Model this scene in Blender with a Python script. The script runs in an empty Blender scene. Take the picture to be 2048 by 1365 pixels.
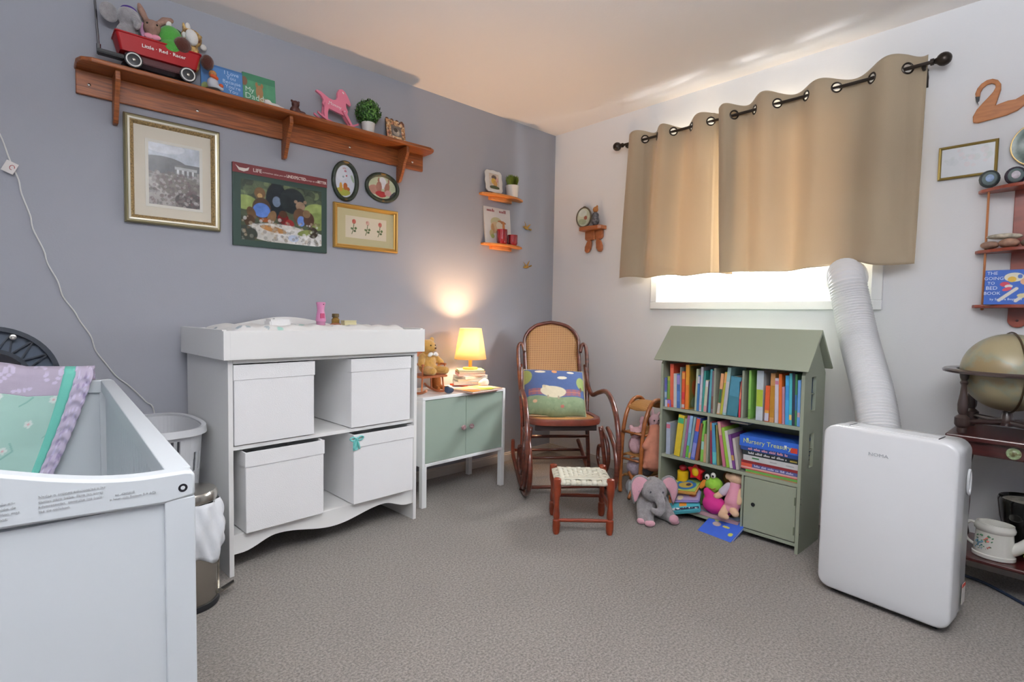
import bpy, bmesh, math, random
import numpy as np
from mathutils import Vector, Matrix, Euler, noise
random.seed(7)
PI = math.pi
SC = bpy.context.scene
COL = SC.collection
def R(d): return math.radians(d)

# ------------------------------------------------------------------ camera
CAM = Vector((-2.9955, -2.8090, 1.0460))
YAW, PITCH, ROLL = R(47.398), R(-2.778), R(0.968)
fw = Vector((math.cos(YAW)*math.cos(PITCH), math.sin(YAW)*math.cos(PITCH), math.sin(PITCH)))
rt = Vector((math.sin(YAW), -math.cos(YAW), 0))
up = rt.cross(fw)
r2 = math.cos(ROLL)*rt + math.sin(ROLL)*up
u2 = -math.sin(ROLL)*rt + math.cos(ROLL)*up
cd = bpy.data.cameras.new('camera')
cam = bpy.data.objects.new('camera', cd); COL.objects.link(cam)
M = Matrix((r2, u2, -fw)).transposed().to_4x4(); M.translation = CAM
cam.matrix_world = M
cd.sensor_width = 36.0; cd.lens = 1068.0/2048*36; cd.clip_start = 0.02
SC.camera = cam

# ------------------------------------------------------------------ view, world, lights
SC.view_settings.view_transform = 'Standard'
SC.view_settings.look = 'None'
SC.view_settings.gamma = 1.0
SC.view_settings.use_curve_mapping = False
SC.view_settings.exposure = 0.12
SC.render.film_transparent = False
SC.cycles.use_denoising = True
SC.cycles.max_bounces = 8; SC.cycles.diffuse_bounces = 5; SC.cycles.transparent_max_bounces = 12
SC.cycles.caustics_reflective = False; SC.cycles.caustics_refractive = False
SC.cycles.sample_clamp_indirect = 6.0
wd = bpy.data.worlds.new('sky'); SC.world = wd; wd.use_nodes = True
bg = wd.node_tree.nodes['Background']
bg.inputs[0].default_value = (0.86, 0.93, 1.0, 1); bg.inputs[1].default_value = 8.0
def area(name, loc, target, sx, sy, power, col):
    l = bpy.data.lights.new(name, 'AREA'); l.shape = 'RECTANGLE'; l.size = sx; l.size_y = sy
    l.energy = power; l.color = col
    o = bpy.data.objects.new(name, l); COL.objects.link(o); o.location = loc
    o.rotation_euler = (Vector(target)-Vector(loc)).to_track_quat('-Z', 'Y').to_euler()
    return o
# daylight entering by the window, set just outside the panes
area('window_daylight', (0.62, -1.40, 1.35), (-2.0, -0.9, 1.0), 2.0, 1.5, 520, (0.92, 0.96, 1.0))
# added fill lights behind the camera: one washing the ceiling, one weaker, direct
area('ceiling_fill_light', (-2.9, -2.9, 1.85), (-2.9+0.01, -2.9, 2.4), 0.7, 0.7, 155, (0.93, 0.96, 1.0))
area('direct_fill_light', (-3.0, -3.0, 2.33), (-1.4, -1.4, 0.6), 0.8, 0.8, 7, (0.93, 0.96, 1.0))

# ------------------------------------------------------------------ colour and material helpers
def lin(h):
    h = h.lstrip('#')
    c = [int(h[i:i+2], 16)/255 for i in (0, 2, 4)]
    return tuple((x/12.92 if x <= 0.04045 else ((x+0.055)/1.055)**2.4) for x in c)
MATS = {}
def mat(name, hexc, rough=0.55, metal=0.0, bump=0.0, bscale=60.0, var=0.0, vscale=4.0, sheen=0.0, coat=0.0, stretch=None, col2=None, spec=None, detail=4.0):
    if name in MATS: return MATS[name]
    m = bpy.data.materials.new(name); m.use_nodes = True
    nt = m.node_tree; b = nt.nodes['Principled BSDF']
    c = lin(hexc)
    b.inputs['Base Color'].default_value = (*c, 1)
    b.inputs['Roughness'].default_value = rough; b.inputs['Metallic'].default_value = metal
    if sheen: b.inputs['Sheen Weight'].default_value = sheen
    if coat: b.inputs['Coat Weight'].default_value = coat
    if spec is not None: b.inputs['Specular IOR Level'].default_value = spec
    if var or bump or col2:
        tc = nt.nodes.new('ShaderNodeTexCoord'); mp = nt.nodes.new('ShaderNodeMapping')
        nt.links.new(tc.outputs['Object'], mp.inputs[0])
        if stretch: mp.inputs['Scale'].default_value = stretch
    if var or col2:
        n = nt.nodes.new('ShaderNodeTexNoise'); n.inputs['Scale'].default_value = vscale; n.inputs['Detail'].default_value = detail
        nt.links.new(mp.outputs[0], n.inputs['Vector'])
        r = nt.nodes.new('ShaderNodeValToRGB')
        a = lin(col2) if col2 else tuple(max(0, x*(1-var)) for x in c)
        z = c if col2 else tuple(min(1, x*(1+var)) for x in c)
        r.color_ramp.elements[0].position = 0.35; r.color_ramp.elements[1].position = 0.65
        r.color_ramp.elements[0].color = (*a, 1); r.color_ramp.elements[1].color = (*z, 1)
        nt.links.new(n.outputs['Fac'], r.inputs[0]); nt.links.new(r.outputs[0], b.inputs['Base Color'])
    if bump:
        n2 = nt.nodes.new('ShaderNodeTexNoise'); n2.inputs['Scale'].default_value = bscale; n2.inputs['Detail'].default_value = 3
        nt.links.new(mp.outputs[0], n2.inputs['Vector'])
        bp = nt.nodes.new('ShaderNodeBump'); bp.inputs['Strength'].default_value = bump; bp.inputs['Distance'].default_value = 0.004
        nt.links.new(n2.outputs['Fac'], bp.inputs['Height']); nt.links.new(bp.outputs[0], b.inputs['Normal'])
    MATS[name] = m; return m
def paint_mat(name, rough=0.6, coat=0.0, bump=0.0):
    if name in MATS: return MATS[name]
    m = bpy.data.materials.new(name); m.use_nodes = True
    nt = m.node_tree; b = nt.nodes['Principled BSDF']; b.inputs['Roughness'].default_value = rough
    b.inputs['Coat Weight'].default_value = coat
    a = nt.nodes.new('ShaderNodeVertexColor'); a.layer_name = 'Col'
    nt.links.new(a.outputs[0], b.inputs['Base Color'])
    if bump:
        n2 = nt.nodes.new('ShaderNodeTexNoise'); n2.inputs['Scale'].default_value = 300
        bp = nt.nodes.new('ShaderNodeBump'); bp.inputs['Strength'].default_value = bump; bp.inputs['Distance'].default_value = 0.003
        nt.links.new(n2.outputs['Fac'], bp.inputs['Height']); nt.links.new(bp.outputs[0], b.inputs['Normal'])
    MATS[name] = m; return m
def cm(hexc, rough=0.5):                       # plain coloured card, cloth or plastic
    return mat('colour_'+hexc, hexc, rough, var=0.06, vscale=30)

# ------------------------------------------------------------------ mesh helpers
class B:
    def __init__(s): s.b = bmesh.new(); s.M = Matrix.Identity(4)
    def at(s, loc=(0, 0, 0), rot=(0, 0, 0)): s.M = Matrix.Translation(loc) @ Euler([R(a) for a in rot]).to_matrix().to_4x4(); return s
    def box(s, x0, x1, y0, y1, z0, z1, bev=0.0):
        vs = [s.b.verts.new(s.M @ Vector(p)) for p in ((x0,y0,z0),(x1,y0,z0),(x1,y1,z0),(x0,y1,z0),(x0,y0,z1),(x1,y0,z1),(x1,y1,z1),(x0,y1,z1))]
        fs = [s.b.faces.new([vs[i] for i in f]) for f in ((0,3,2,1),(4,5,6,7),(0,1,5,4),(1,2,6,5),(2,3,7,6),(3,0,4,7))]
        if bev:
            es = set(e for f in fs for e in f.edges)
            bmesh.ops.bevel(s.b, geom=list(es), offset=bev, segments=2, affect='EDGES', clamp_overlap=True)
        return s
    def loft(s, rings, cap=True, closed=False):
        rs = [[s.b.verts.new(s.M @ Vector(p)) for p in r] for r in rings]
        n = len(rs[0]); m = len(rs)
        for i in range(m if closed else m-1):
            a, b = rs[i], rs[(i+1) % m]
            for j in range(n): s.b.faces.new((a[j], a[(j+1) % n], b[(j+1) % n], b[j]))
        if cap and not closed:
            s.b.faces.new(rs[0][::-1]); s.b.faces.new(rs[-1])
        return s
    def lathe(s, prof, c=(0, 0, 0), seg=20, cap=True):       # prof [(r,z)]
        rings = [[(c[0]+max(r, 1e-4)*math.cos(2*PI*k/seg), c[1]+max(r, 1e-4)*math.sin(2*PI*k/seg), c[2]+z) for k in range(seg)] for r, z in prof]
        return s.loft(rings, cap)
    def tube(s, pts, r, seg=8, closed=False, spl=0):
        P = [Vector(p) for p in pts]
        rr = list(r) if hasattr(r, '__len__') else [r]*len(P)
        if spl:
            Q, q = [], []
            n = len(P); last = n if closed else n-1
            for i in range(last):
                p0 = P[(i-1) % n] if (closed or i > 0) else P[0]*2-P[1]
                p1 = P[i]; p2 = P[(i+1) % n]
                p3 = P[(i+2) % n] if (closed or i+2 < n) else P[-1]*2-P[-2]
                for k in range(spl):
                    t = k/spl
                    Q.append(0.5*((2*p1)+(-p0+p2)*t+(2*p0-5*p1+4*p2-p3)*t*t+(-p0+3*p1-3*p2+p3)*t**3))
                    q.append(rr[i]*(1-t)+rr[(i+1) % n]*t)
            if not closed: Q.append(P[-1]); q.append(rr[-1])
            P, rr = Q, q
        n = len(P); rings = []
        nrm = None
        for i in range(n):
            if closed: d = P[(i+1) % n]-P[i-1]
            else: d = P[min(i+1, n-1)]-P[max(i-1, 0)]
            if d.length < 1e-9: d = Vector((0, 0, 1))
            d.normalize()
            if nrm is None:
                nrm = d.orthogonal().normalized()
            else:
                nrm = nrm-d*nrm.dot(d)
                if nrm.length < 1e-6: nrm = d.orthogonal()
                nrm.normalize()
            bn = d.cross(nrm)
            rings.append([P[i]+(nrm*math.cos(2*PI*k/seg)+bn*math.sin(2*PI*k/seg))*rr[i] for k in range(seg)])
        return s.loft(rings, True, closed)
    def ball(s, c, r, rot=(0, 0, 0), seg=16, rng=10):
        rx, ry, rz = (r, r, r) if not hasattr(r, '__len__') else r
        E = Matrix.Translation(c) @ Euler([R(a) for a in rot]).to_matrix().to_4x4()
        rings = []
        for i in range(rng+1):
            t = -PI/2+PI*i/rng
            cr = max(math.cos(t), 1e-3)
            rings.append([E @ Vector((rx*cr*math.cos(2*PI*k/seg), ry*cr*math.sin(2*PI*k/seg), rz*math.sin(t))) for k in range(seg)])
        return s.loft(rings)
    def prism(s, poly, y0, y1):                     # outline in local XZ, thickness along Y
        a = [s.b.verts.new(s.M @ Vector((x, y0, z))) for x, z in poly]
        b = [s.b.verts.new(s.M @ Vector((x, y1, z))) for x, z in poly]
        n = len(a)
        s.b.faces.new(a); s.b.faces.new(b[::-1])
        for i in range(n): s.b.faces.new((a[i], b[i], b[(i+1) % n], a[(i+1) % n]))
        return s
    def prismz(s, poly, z0, z1):                    # outline in local XY
        a = [s.b.verts.new(s.M @ Vector((x, y, z0))) for x, y in poly]
        b = [s.b.verts.new(s.M @ Vector((x, y, z1))) for x, y in poly]
        n = len(a)
        s.b.faces.new(a[::-1]); s.b.faces.new(b)
        for i in range(n): s.b.faces.new((a[i], a[(i+1) % n], b[(i+1) % n], b[i]))
        return s
    def sheet(s, fn, nu, nv, thick=0.0):            # fn(u,v)->(x,y,z)
        g = [[s.b.verts.new(s.M @ Vector(fn(i/nu, j/nv))) for j in range(nv+1)] for i in range(nu+1)]
        for i in range(nu):
            for j in range(nv): s.b.faces.new((g[i][j], g[i+1][j], g[i+1][j+1], g[i][j+1]))
        return s
    def mesh(s, name, smooth=35):
        bmesh.ops.recalc_face_normals(s.b, faces=s.b.faces)
        me = bpy.data.meshes.new(name); s.b.to_mesh(me); s.b.free()
        if smooth:
            me.polygons.foreach_set('use_smooth', [True]*len(me.polygons))
            me.set_sharp_from_angle(angle=R(smooth))
        return me
    def out(s, name, m, parent=None, smooth=35, bev=0.0, loc=None, rot=None, label=None, thick=0.0):
        o = bpy.data.objects.new(name, s.mesh(name, smooth)); COL.objects.link(o)
        if m: o.data.materials.append(m)
        if parent: o.parent = parent
        if loc: o.location = loc
        if rot: o.rotation_euler = [R(a) for a in rot]
        if bev:
            md = o.modifiers.new('round', 'BEVEL'); md.width = bev; md.segments = 2; md.limit_method = 'ANGLE'; md.angle_limit = R(40)
        if thick:
            md = o.modifiers.new('solid', 'SOLIDIFY'); md.thickness = thick; md.offset = 0
        if label: o['label'] = label
        return o
def thing(name, label, cat, loc=(0, 0, 0), rotz=0, group=None, rot=None):
    o = bpy.data.objects.new(name, None); COL.objects.link(o)
    o.empty_display_size = 0.05
    o.location = loc; o.rotation_euler = [R(a) for a in rot] if rot else (0, 0, R(rotz))
    o['label'] = label; o['category'] = cat
    if group: o['group'] = group
    return o
def tag(o, label, cat, group=None):
    o['label'] = label; o['category'] = cat
    if group: o['group'] = group
    return o
def struct(o): o['kind'] = 'structure'; return o
def plush(name, shapes, m, parent=None, vox=0.006, smooth=6, label=None):
    """one continuous soft body from balls and tapered limbs"""
    b = B()
    for s in shapes:
        if s[0] == 'b': b.ball(s[1], s[2], s[3] if len(s) > 3 else (0, 0, 0), 14, 9)
        else:
            pts, rr = s[1], s[2]
            b.tube(pts, rr, 10)
            b.ball(pts[0], rr[0], seg=10, rng=6); b.ball(pts[-1], rr[-1], seg=10, rng=6)
    o = b.out(name, m, parent, smooth=180)
    md = o.modifiers.new('skin', 'REMESH'); md.mode = 'VOXEL'; md.voxel_size = vox; md.use_smooth_shade = True
    md = o.modifiers.new('soft', 'SMOOTH'); md.iterations = smooth; md.factor = 0.5
    if label: o['label'] = label
    return o
_FT = {}
def text(body, size, loc, rot, m, parent, align='CENTER', name='lettering', ext=0.0004, sx=1.0, bold=0.0, shear=0.0):
    """raised print; rot degrees; text lies in its local XY plane"""
    cu = bpy.data.curves.new('lettering', 'FONT'); cu.body = body; cu.size = size; cu.align_x = align; cu.align_y = 'CENTER'
    cu.extrude = ext; cu.offset = bold; cu.shear = shear; cu.resolution_u = 2
    t = bpy.data.objects.new('lettering', cu)
    me = bpy.data.meshes.new_from_object(t)
    bpy.data.objects.remove(t); bpy.data.curves.remove(cu)
    o = bpy.data.objects.new(name, me); COL.objects.link(o); me.materials.clear(); me.materials.append(m)
    o.location = loc; o.rotation_euler = [R(a) for a in rot]; o.scale = (sx, 1, 1)
    if parent: o.parent = parent
    return o
class Canvas:                                   # flat print painted into point colours
    def __init__(s, w, h, nx, col):
        s.w, s.h = w, h; s.nx = nx; s.ny = max(2, int(nx*h/w))
        x = np.linspace(0, 1, s.nx); y = np.linspace(0, 1, s.ny)
        s.X, s.Y = np.meshgrid(x, y); s.a = s.w/s.h
        s.C = np.zeros((s.ny, s.nx, 3)); s.C[:] = lin(col)
        s.mask = None
        s.rng = np.random.RandomState(int(w*9999) % 1000+nx)
    def fill(s, m, col, al=1.0):
        c = np.array(lin(col)); k = (m*al)[..., None]
        s.C = s.C*(1-k)+c*k; return s
    def el(s, cx, cy, rx, ry, col, rot=0, al=1.0):
        c, n = math.cos(R(rot)), math.sin(R(rot))
        dx = (s.X-cx)*s.a; dy = s.Y-cy
        u = (dx*c+dy*n)/(rx*s.a); v = (-dx*n+dy*c)/ry
        return s.fill(np.clip((1.08-(u*u+v*v))*8, 0, 1), col, al)
    def rect(s, x0, y0, x1, y1, col, al=1.0):
        return s.fill(((s.X >= x0) & (s.X <= x1) & (s.Y >= y0) & (s.Y <= y1)).astype(float), col, al)
    def band(s, pts, wd, col, al=1.0):
        best = np.full(s.X.shape, 9.0)
        for (x0, y0), (x1, y1) in zip(pts[:-1], pts[1:]):
            ax, ay = (x1-x0)*s.a, y1-y0; L = ax*ax+ay*ay+1e-9
            t = np.clip(((s.X-x0)*s.a*ax+(s.Y-y0)*ay)/L, 0, 1)
            best = np.minimum(best, np.hypot((s.X-x0)*s.a-t*ax, (s.Y-y0)-t*ay))
        return s.fill(np.clip((wd-best)/wd*3, 0, 1), col, al)
    def noise(s, amt, k=6):
        for q in range(3):
            n = k*2**q
            g = s.rng.rand(n+2, n+2)
            xi = s.X*n; yi = s.Y*n; x0 = xi.astype(int); y0 = yi.astype(int); fx = xi-x0; fy = yi-y0
            v = g[y0, x0]*(1-fx)*(1-fy)+g[y0, x0+1]*fx*(1-fy)+g[y0+1, x0]*(1-fx)*fy+g[y0+1, x0+1]*fx*fy
            s.C *= (1+(v-0.5)*amt/(q+1))[..., None]
        return s
    def spots(s, n, r, cols, box=(0, 0, 1, 1), al=0.9):
        for i in range(n):
            x = box[0]+s.rng.rand()*(box[2]-box[0]); y = box[1]+s.rng.rand()*(box[3]-box[1])
            rr = r*(0.5+s.rng.rand())
            s.el(x, y, rr/s.a, rr, cols[i % len(cols)], s.rng.rand()*180, al)
        return s
    def out(s, name, m, parent, loc=(0, 0, 0), rot=(0, 0, 0), oval=False, warp=None, label=None):
        """grid in local XZ facing -Y, origin at its lower left corner"""
        n = s.nx*s.ny
        P = np.zeros((n, 3)); P[:, 0] = (s.X*s.w).ravel(); P[:, 2] = (s.Y*s.h).ravel()
        if oval:
            u = s.X*2-1; v = s.Y*2-1
            ex = u*np.sqrt(1-v*v/2); ez = v*np.sqrt(1-u*u/2)
            P[:, 0] = ((ex+1)/2*s.w).ravel(); P[:, 2] = ((ez+1)/2*s.h).ravel()
        if warp is not None:
            for i in range(n): P[i] = warp(*P[i])
        idx = np.arange(n).reshape(s.ny, s.nx)
        F = np.stack([idx[:-1, :-1], idx[:-1, 1:], idx[1:, 1:], idx[1:, :-1]], -1).reshape(-1, 4)
        me = bpy.data.meshes.new(name); me.from_pydata(P.tolist(), [], F.tolist())
        at = me.color_attributes.new('Col', 'FLOAT_COLOR', 'POINT')
        cc = np.ones((n, 4)); cc[:, :3] = np.clip(s.C, 0, 1).reshape(-1, 3)
        if oval:                                   # colours follow the warped positions
            xi = np.clip((P[:, 0]/s.w*(s.nx-1)).astype(int), 0, s.nx-1); yi = np.clip((P[:, 2]/s.h*(s.ny-1)).astype(int), 0, s.ny-1)
            cc[:, :3] = np.clip(s.C, 0, 1)[yi, xi]
        at.data.foreach_set('color', cc.ravel())
        me.polygons.foreach_set('use_smooth', [True]*len(me.polygons))
        me.materials.append(m)
        o = bpy.data.objects.new(name, me); COL.objects.link(o); o.location = loc; o.rotation_euler = [R(a) for a in rot]
        if parent: o.parent = parent
        if label: o['label'] = label
        return o
PRINT = paint_mat('printed_paper', 0.55); GLOSS = paint_mat('print_under_glass', 0.18, 0.0); CLOTH = paint_mat('printed_cloth', 0.9, 0, 0.3)
PLUSHP = paint_mat('printed_plush', 0.95, 0, 0.5)

# ------------------------------------------------------------------ base materials
WHITE = mat('white_paint', 'f0f0ee', 0.38, bump=0.03, bscale=40)
WHITE2 = mat('white_lacquer', 'eceeee', 0.32)
CRIBW = mat('crib_white_paint', 'c4cace', 0.42, bump=0.04, bscale=25)
FABW = mat('white_box_fabric', 'f1f1f2', 0.85, bump=0.25, bscale=260)
SAGE = mat('sage_paint', '939a88', 0.5, bump=0.03, bscale=50)
SAGE2 = mat('sage_metal', '93a396', 0.4)
DARKWOOD = mat('bentwood', '5c2c20', 0.28, coat=0.4, var=0.35, vscale=9, stretch=(1, 1, 6))
STOOLWOOD = mat('stool_wood', '7c3018', 0.3, coat=0.3, var=0.25, vscale=12)
OAK = mat('shelf_oak', '9a5526', 0.42, coat=0.12, col2='6e3815', vscale=9, stretch=(1, 16, 18), bump=0.12, bscale=40, detail=8)
PINE = mat('small_shelf_pine', 'd08a48', 0.45, col2='bf7436', vscale=7, stretch=(1, 14, 14))
CHERRY = mat('cherry_wood', '8c3d28', 0.35, coat=0.2, col2='743020', vscale=8, stretch=(1, 10, 3))
SWANW = mat('swan_wood', 'b57440', 0.45, col2='a36436', vscale=9, stretch=(2, 9, 9))
MAHOG = mat('mahogany', '3f1a18', 0.3, coat=0.25, var=0.3, vscale=8, stretch=(2, 9, 9))
BRONZE = mat('dark_bronze', '3a332e', 0.35, 0.7)
BLACK = mat('black_plastic', '16181c', 0.4)
STEEL = mat('brushed_steel', 'b8b4ac', 0.25, 1.0, bump=0.1, bscale=200)
PAPER = mat('page_edges', 'ded8c8', 0.8, var=0.08, vscale=200)
GOLD = mat('gold_leaf_frame', 'b7995a', 0.35, 0.55, var=0.15, vscale=40)
CREAM = mat('cream_mat_board', 'd9d2c2', 0.85)
RED = mat('wagon_red', '9c1016', 0.5, spec=0.3)
GREYPL = mat('grey_plush', '8f8c8e', 0.95, bump=0.9, bscale=220, sheen=0.5, var=0.12, vscale=60)
PINKPL = mat('pink_plush', 'dfa9b6', 0.95, bump=0.7, bscale=220, sheen=0.4)
EYE = mat('black_eye', '0a0a0a', 0.1)
WHITEPL = mat('white_plush', 'dcdad6', 0.95, bump=0.7, bscale=220, sheen=0.4)
TANPL = mat('tan_plush', 'c89a4e', 0.95, bump=0.9, bscale=220, sheen=0.4, var=0.12, vscale=50)
BROWNPL = mat('brown_plush', '4e2418', 0.95, bump=0.9, bscale=220, sheen=0.3)
GREENPL = mat('green_plush', '4c9a3c', 0.95, bump=0.7, bscale=220, sheen=0.3)

# ------------------------------------------------------------------ the room
H = 2.4
XB, YB = -4.25, -4.1
wl_mat = mat('grey_accent_wall', '999ba3', 0.72, bump=0.10, bscale=130)
wr_mat = mat('pale_grey_wall', 'e4e5e7', 0.72, bump=0.10, bscale=130)
cl_mat = mat('ceiling_paint', 'efebe9', 0.85, bump=0.12, bscale=90)
b = B(); b.box(XB-0.1, 0.12, 0, 0.12, -0.1, H+0.1); struct(b.out('wall_left', wl_mat, smooth=0))
WY0, WY1, WZ0, WZ1 = -2.085, -0.92, 1.145, 2.10           # window opening in the wall x = 0
b = B(); b.box(0, 0.14, YB-0.1, WY0, 0, H); b.box(0, 0.14, WY1, 0, 0, H); b.box(0, 0.14, WY0, WY1, 0, WZ0); b.box(0, 0.14, WY0, WY1, WZ1, H)
struct(b.out('wall_right', wr_mat, smooth=0))
b = B(); b.box(XB-0.1, XB, YB-0.1, 0, 0, H); struct(b.out('wall_back', wl_mat, smooth=0))
b = B(); b.box(XB-0.1, 0.14, YB-0.1, YB, 0, H); struct(b.out('wall_front', wl_mat, smooth=0))
b = B(); b.box(XB-0.1, 0.14, YB-0.1, 0.1, H, H+0.08); struct(b.out('ceiling', cl_mat, smooth=0))
# carpet
def carpet():
    m = bpy.data.materials.new('carpet'); m.use_nodes = True; nt = m.node_tree; p = nt.nodes['Principled BSDF']
    p.inputs['Roughness'].default_value = 0.95; p.inputs['Sheen Weight'].default_value = 0.25
    tc = nt.nodes.new('ShaderNodeTexCoord')
    n = nt.nodes.new('ShaderNodeTexNoise'); n.inputs['Scale'].default_value = 130; n.inputs['Detail'].default_value = 5; n.inputs['Roughness'].default_value = 0.75
    n3 = nt.nodes.new('ShaderNodeTexNoise'); n3.inputs['Scale'].default_value = 3.0; n3.inputs['Detail'].default_value = 3
    r = nt.nodes.new('ShaderNodeValToRGB'); r.color_ramp.elements[0].position = 0.38; r.color_ramp.elements[1].position = 0.62
    r.color_ramp.elements[0].color = (*lin('524b46'), 1); r.color_ramp.elements[1].color = (*lin('928a82'), 1)
    mx = nt.nodes.new('ShaderNodeMix'); mx.data_type = 'RGBA'; mx.blend_type = 'MULTIPLY'; mx.inputs[0].default_value = 0.25
    r2_ = nt.nodes.new('ShaderNodeValToRGB'); r2_.color_ramp.elements[0].color = (0.72, 0.72, 0.72, 1); r2_.color_ramp.elements[0].position = 0.35; r2_.color_ramp.elements[1].position = 0.65
    bp = nt.nodes.new('ShaderNodeBump'); bp.inputs['Strength'].default_value = 0.7; bp.inputs['Distance'].default_value = 0.006
    L = nt.links.new
    L(tc.outputs['Object'], n.inputs['Vector']); L(tc.outputs['Object'], n3.inputs['Vector'])
    L(n.outputs['Fac'], r.inputs[0]); L(n3.outputs['Fac'], r2_.inputs[0]); L(r.outputs[0], mx.inputs[6]); L(r2_.outputs[0], mx.inputs[7])
    L(mx.outputs[2], p.inputs['Base Color']); L(n.outputs['Fac'], bp.inputs['Height']); L(bp.outputs[0], p.inputs['Normal'])
    return m
b = B(); b.box(XB-0.1, 0.14, YB-0.1, 0.1, -0.08, 0); struct(b.out('floor', carpet(), smooth=0))
TRIM = mat('trim_paint', 'c9c2ba', 0.45)
def bb(name, x0, x1, y0, y1, ax):
    b = B()
    if ax == 'x': b.prismz([(x0, y0), (x1, y0), (x1, y1), (x0, y1)], 0, 0.05); b.box(x0, x1, y0+0.005, y1, 0.05, 0.062)
    else: b.prismz([(x0, y0), (x1, y0), (x1, y1), (x0, y1)], 0, 0.05); b.box(x0+0.005, x1, y0, y1, 0.05, 0.062)
    struct(b.out(name, TRIM, smooth=0, bev=0.002))
bb('baseboard_left', XB, 0, -0.014, 0, 'x'); bb('baseboard_right', -0.014, 0, YB, -0.014, 'y')

# window: casing, slider frame, sashes, panes
win = thing('window_1', 'white slider window behind the taupe curtains', 'window'); win['kind'] = 'structure'; del win['category']; del win['label']
def frame_y(b, y0, y1, z0, z1, w, x0, x1):
    b.box(x0, x1, y0, y1, z0, z0+w); b.box(x0, x1, y0, y1, z1-w, z1); b.box(x0, x1, y0, y0+w, z0+w, z1-w); b.box(x0, x1, y1-w, y1, z0+w, z1-w)
VIN = mat('white_vinyl', 'eef0f0', 0.3)
b = B(); frame_y(b, -2.13, -0.875, 1.10, 2.145, 0.045, -0.018, 0.0); b.out('window_casing', VIN, win, bev=0.003)
b = B(); frame_y(b, WY0, WY1, WZ0, WZ1, 0.035, 0.03, 0.11); b.out('window_frame', VIN, win, bev=0.002)
yc = (WY0+WY1)/2
for (a, c, x) in ((WY0+0.035, yc+0.03, 0.05), (yc-0.03, WY1-0.035, 0.08)):
    b = B(); frame_y(b, a, c, WZ0+0.035, WZ1-0.035, 0.032, x, x+0.022); s_ = b.out('sash', VIN, win, bev=0.002)
    b = B(); b.box(x+0.009, x+0.013, a+0.032, c-0.032, WZ0+0.067, WZ1-0.067)
    g = bpy.data.materials.get('window_glass')
    if not g:
        g = bpy.data.materials.new('window_glass'); g.use_nodes = True; nt = g.node_tree; nt.nodes.clear()
        o_ = nt.nodes.new('ShaderNodeOutputMaterial'); t_ = nt.nodes.new('ShaderNodeBsdfTransparent'); g_ = nt.nodes.new('ShaderNodeBsdfGlossy'); g_.inputs['Roughness'].default_value = 0.02
        m_ = nt.nodes.new('ShaderNodeMixShader'); m_.inputs[0].default_value = 0.06
        nt.links.new(t_.outputs[0], m_.inputs[1]); nt.links.new(g_.outputs[0], m_.inputs[2]); nt.links.new(m_.outputs[0], o_.inputs[0])
    b.out('pane', g, win, smooth=0)

# ================================================================== curtains and rod
def curtain_mat():
    m = bpy.data.materials.new('taupe_curtain'); m.use_nodes = True; nt = m.node_tree; p = nt.nodes['Principled BSDF']
    p.inputs['Base Color'].default_value = (*lin('b5a58c'), 1); p.inputs['Roughness'].default_value = 0.9; p.inputs['Sheen Weight'].default_value = 0.3
    tr = nt.nodes.new('ShaderNodeBsdfTranslucent'); tr.inputs[0].default_value = (*lin('c4ad90'), 1)
    mx = nt.nodes.new('ShaderNodeMixShader'); mx.inputs[0].default_value = 0.16
    tc = nt.nodes.new('ShaderNodeTexCoord'); w = nt.nodes.new('ShaderNodeTexNoise'); w.inputs['Scale'].default_value = 400
    bp = nt.nodes.new('ShaderNodeBump'); bp.inputs['Strength'].default_value = 0.25; bp.inputs['Distance'].default_value = 0.002
    nt.links.new(tc.outputs['Object'], w.inputs['Vector']); nt.links.new(w.outputs['Fac'], bp.inputs['Height']); nt.links.new(bp.outputs[0], p.inputs['Normal'])
    nt.links.new(p.outputs[0], mx.inputs[1]); nt.links.new(tr.outputs[0], mx.inputs[2]); nt.links.new(mx.outputs[0], nt.nodes['Material Output'].inputs[0])
    return m
CURT = curtain_mat()
RODX, RODZ = -0.085, 2.165
t = thing('curtain_rod', 'dark bronze curtain rod with ball finials above the window', 'curtain rod', (RODX, -1.48, RODZ))
b = B(); b.tube([(0, 0.80, 0), (0, -0.80, 0)], 0.008, 10); b.out('rod', BRONZE, t)
for s in (1, -1):
    b = B(); b.tube([(0, s*0.80, 0), (0, s*0.812, 0)], 0.014, 12); b.tube([(0, s*0.812, 0), (0, s*0.822, 0)], [0.009, 0.014], 12); b.ball((0, s*0.846, 0), 0.028); b.out('finial', BRONZE, t)
    b = B(); b.tube([(0, s*0.775, -0.012), (0.02, s*0.775, -0.015), (0.055, s*0.775, -0.005), (0.085, s*0.775, -0.035), (0.083, s*0.775, -0.075)], 0.007, 8, spl=4)
    b.tube([(0.01, s*0.775, 0), (0.085, s*0.775, 0)], 0.006, 8)
    b.out('bracket', BRONZE, t)
def interp(xs, ys, x):
    return float(np.interp(x, xs, ys))
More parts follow.
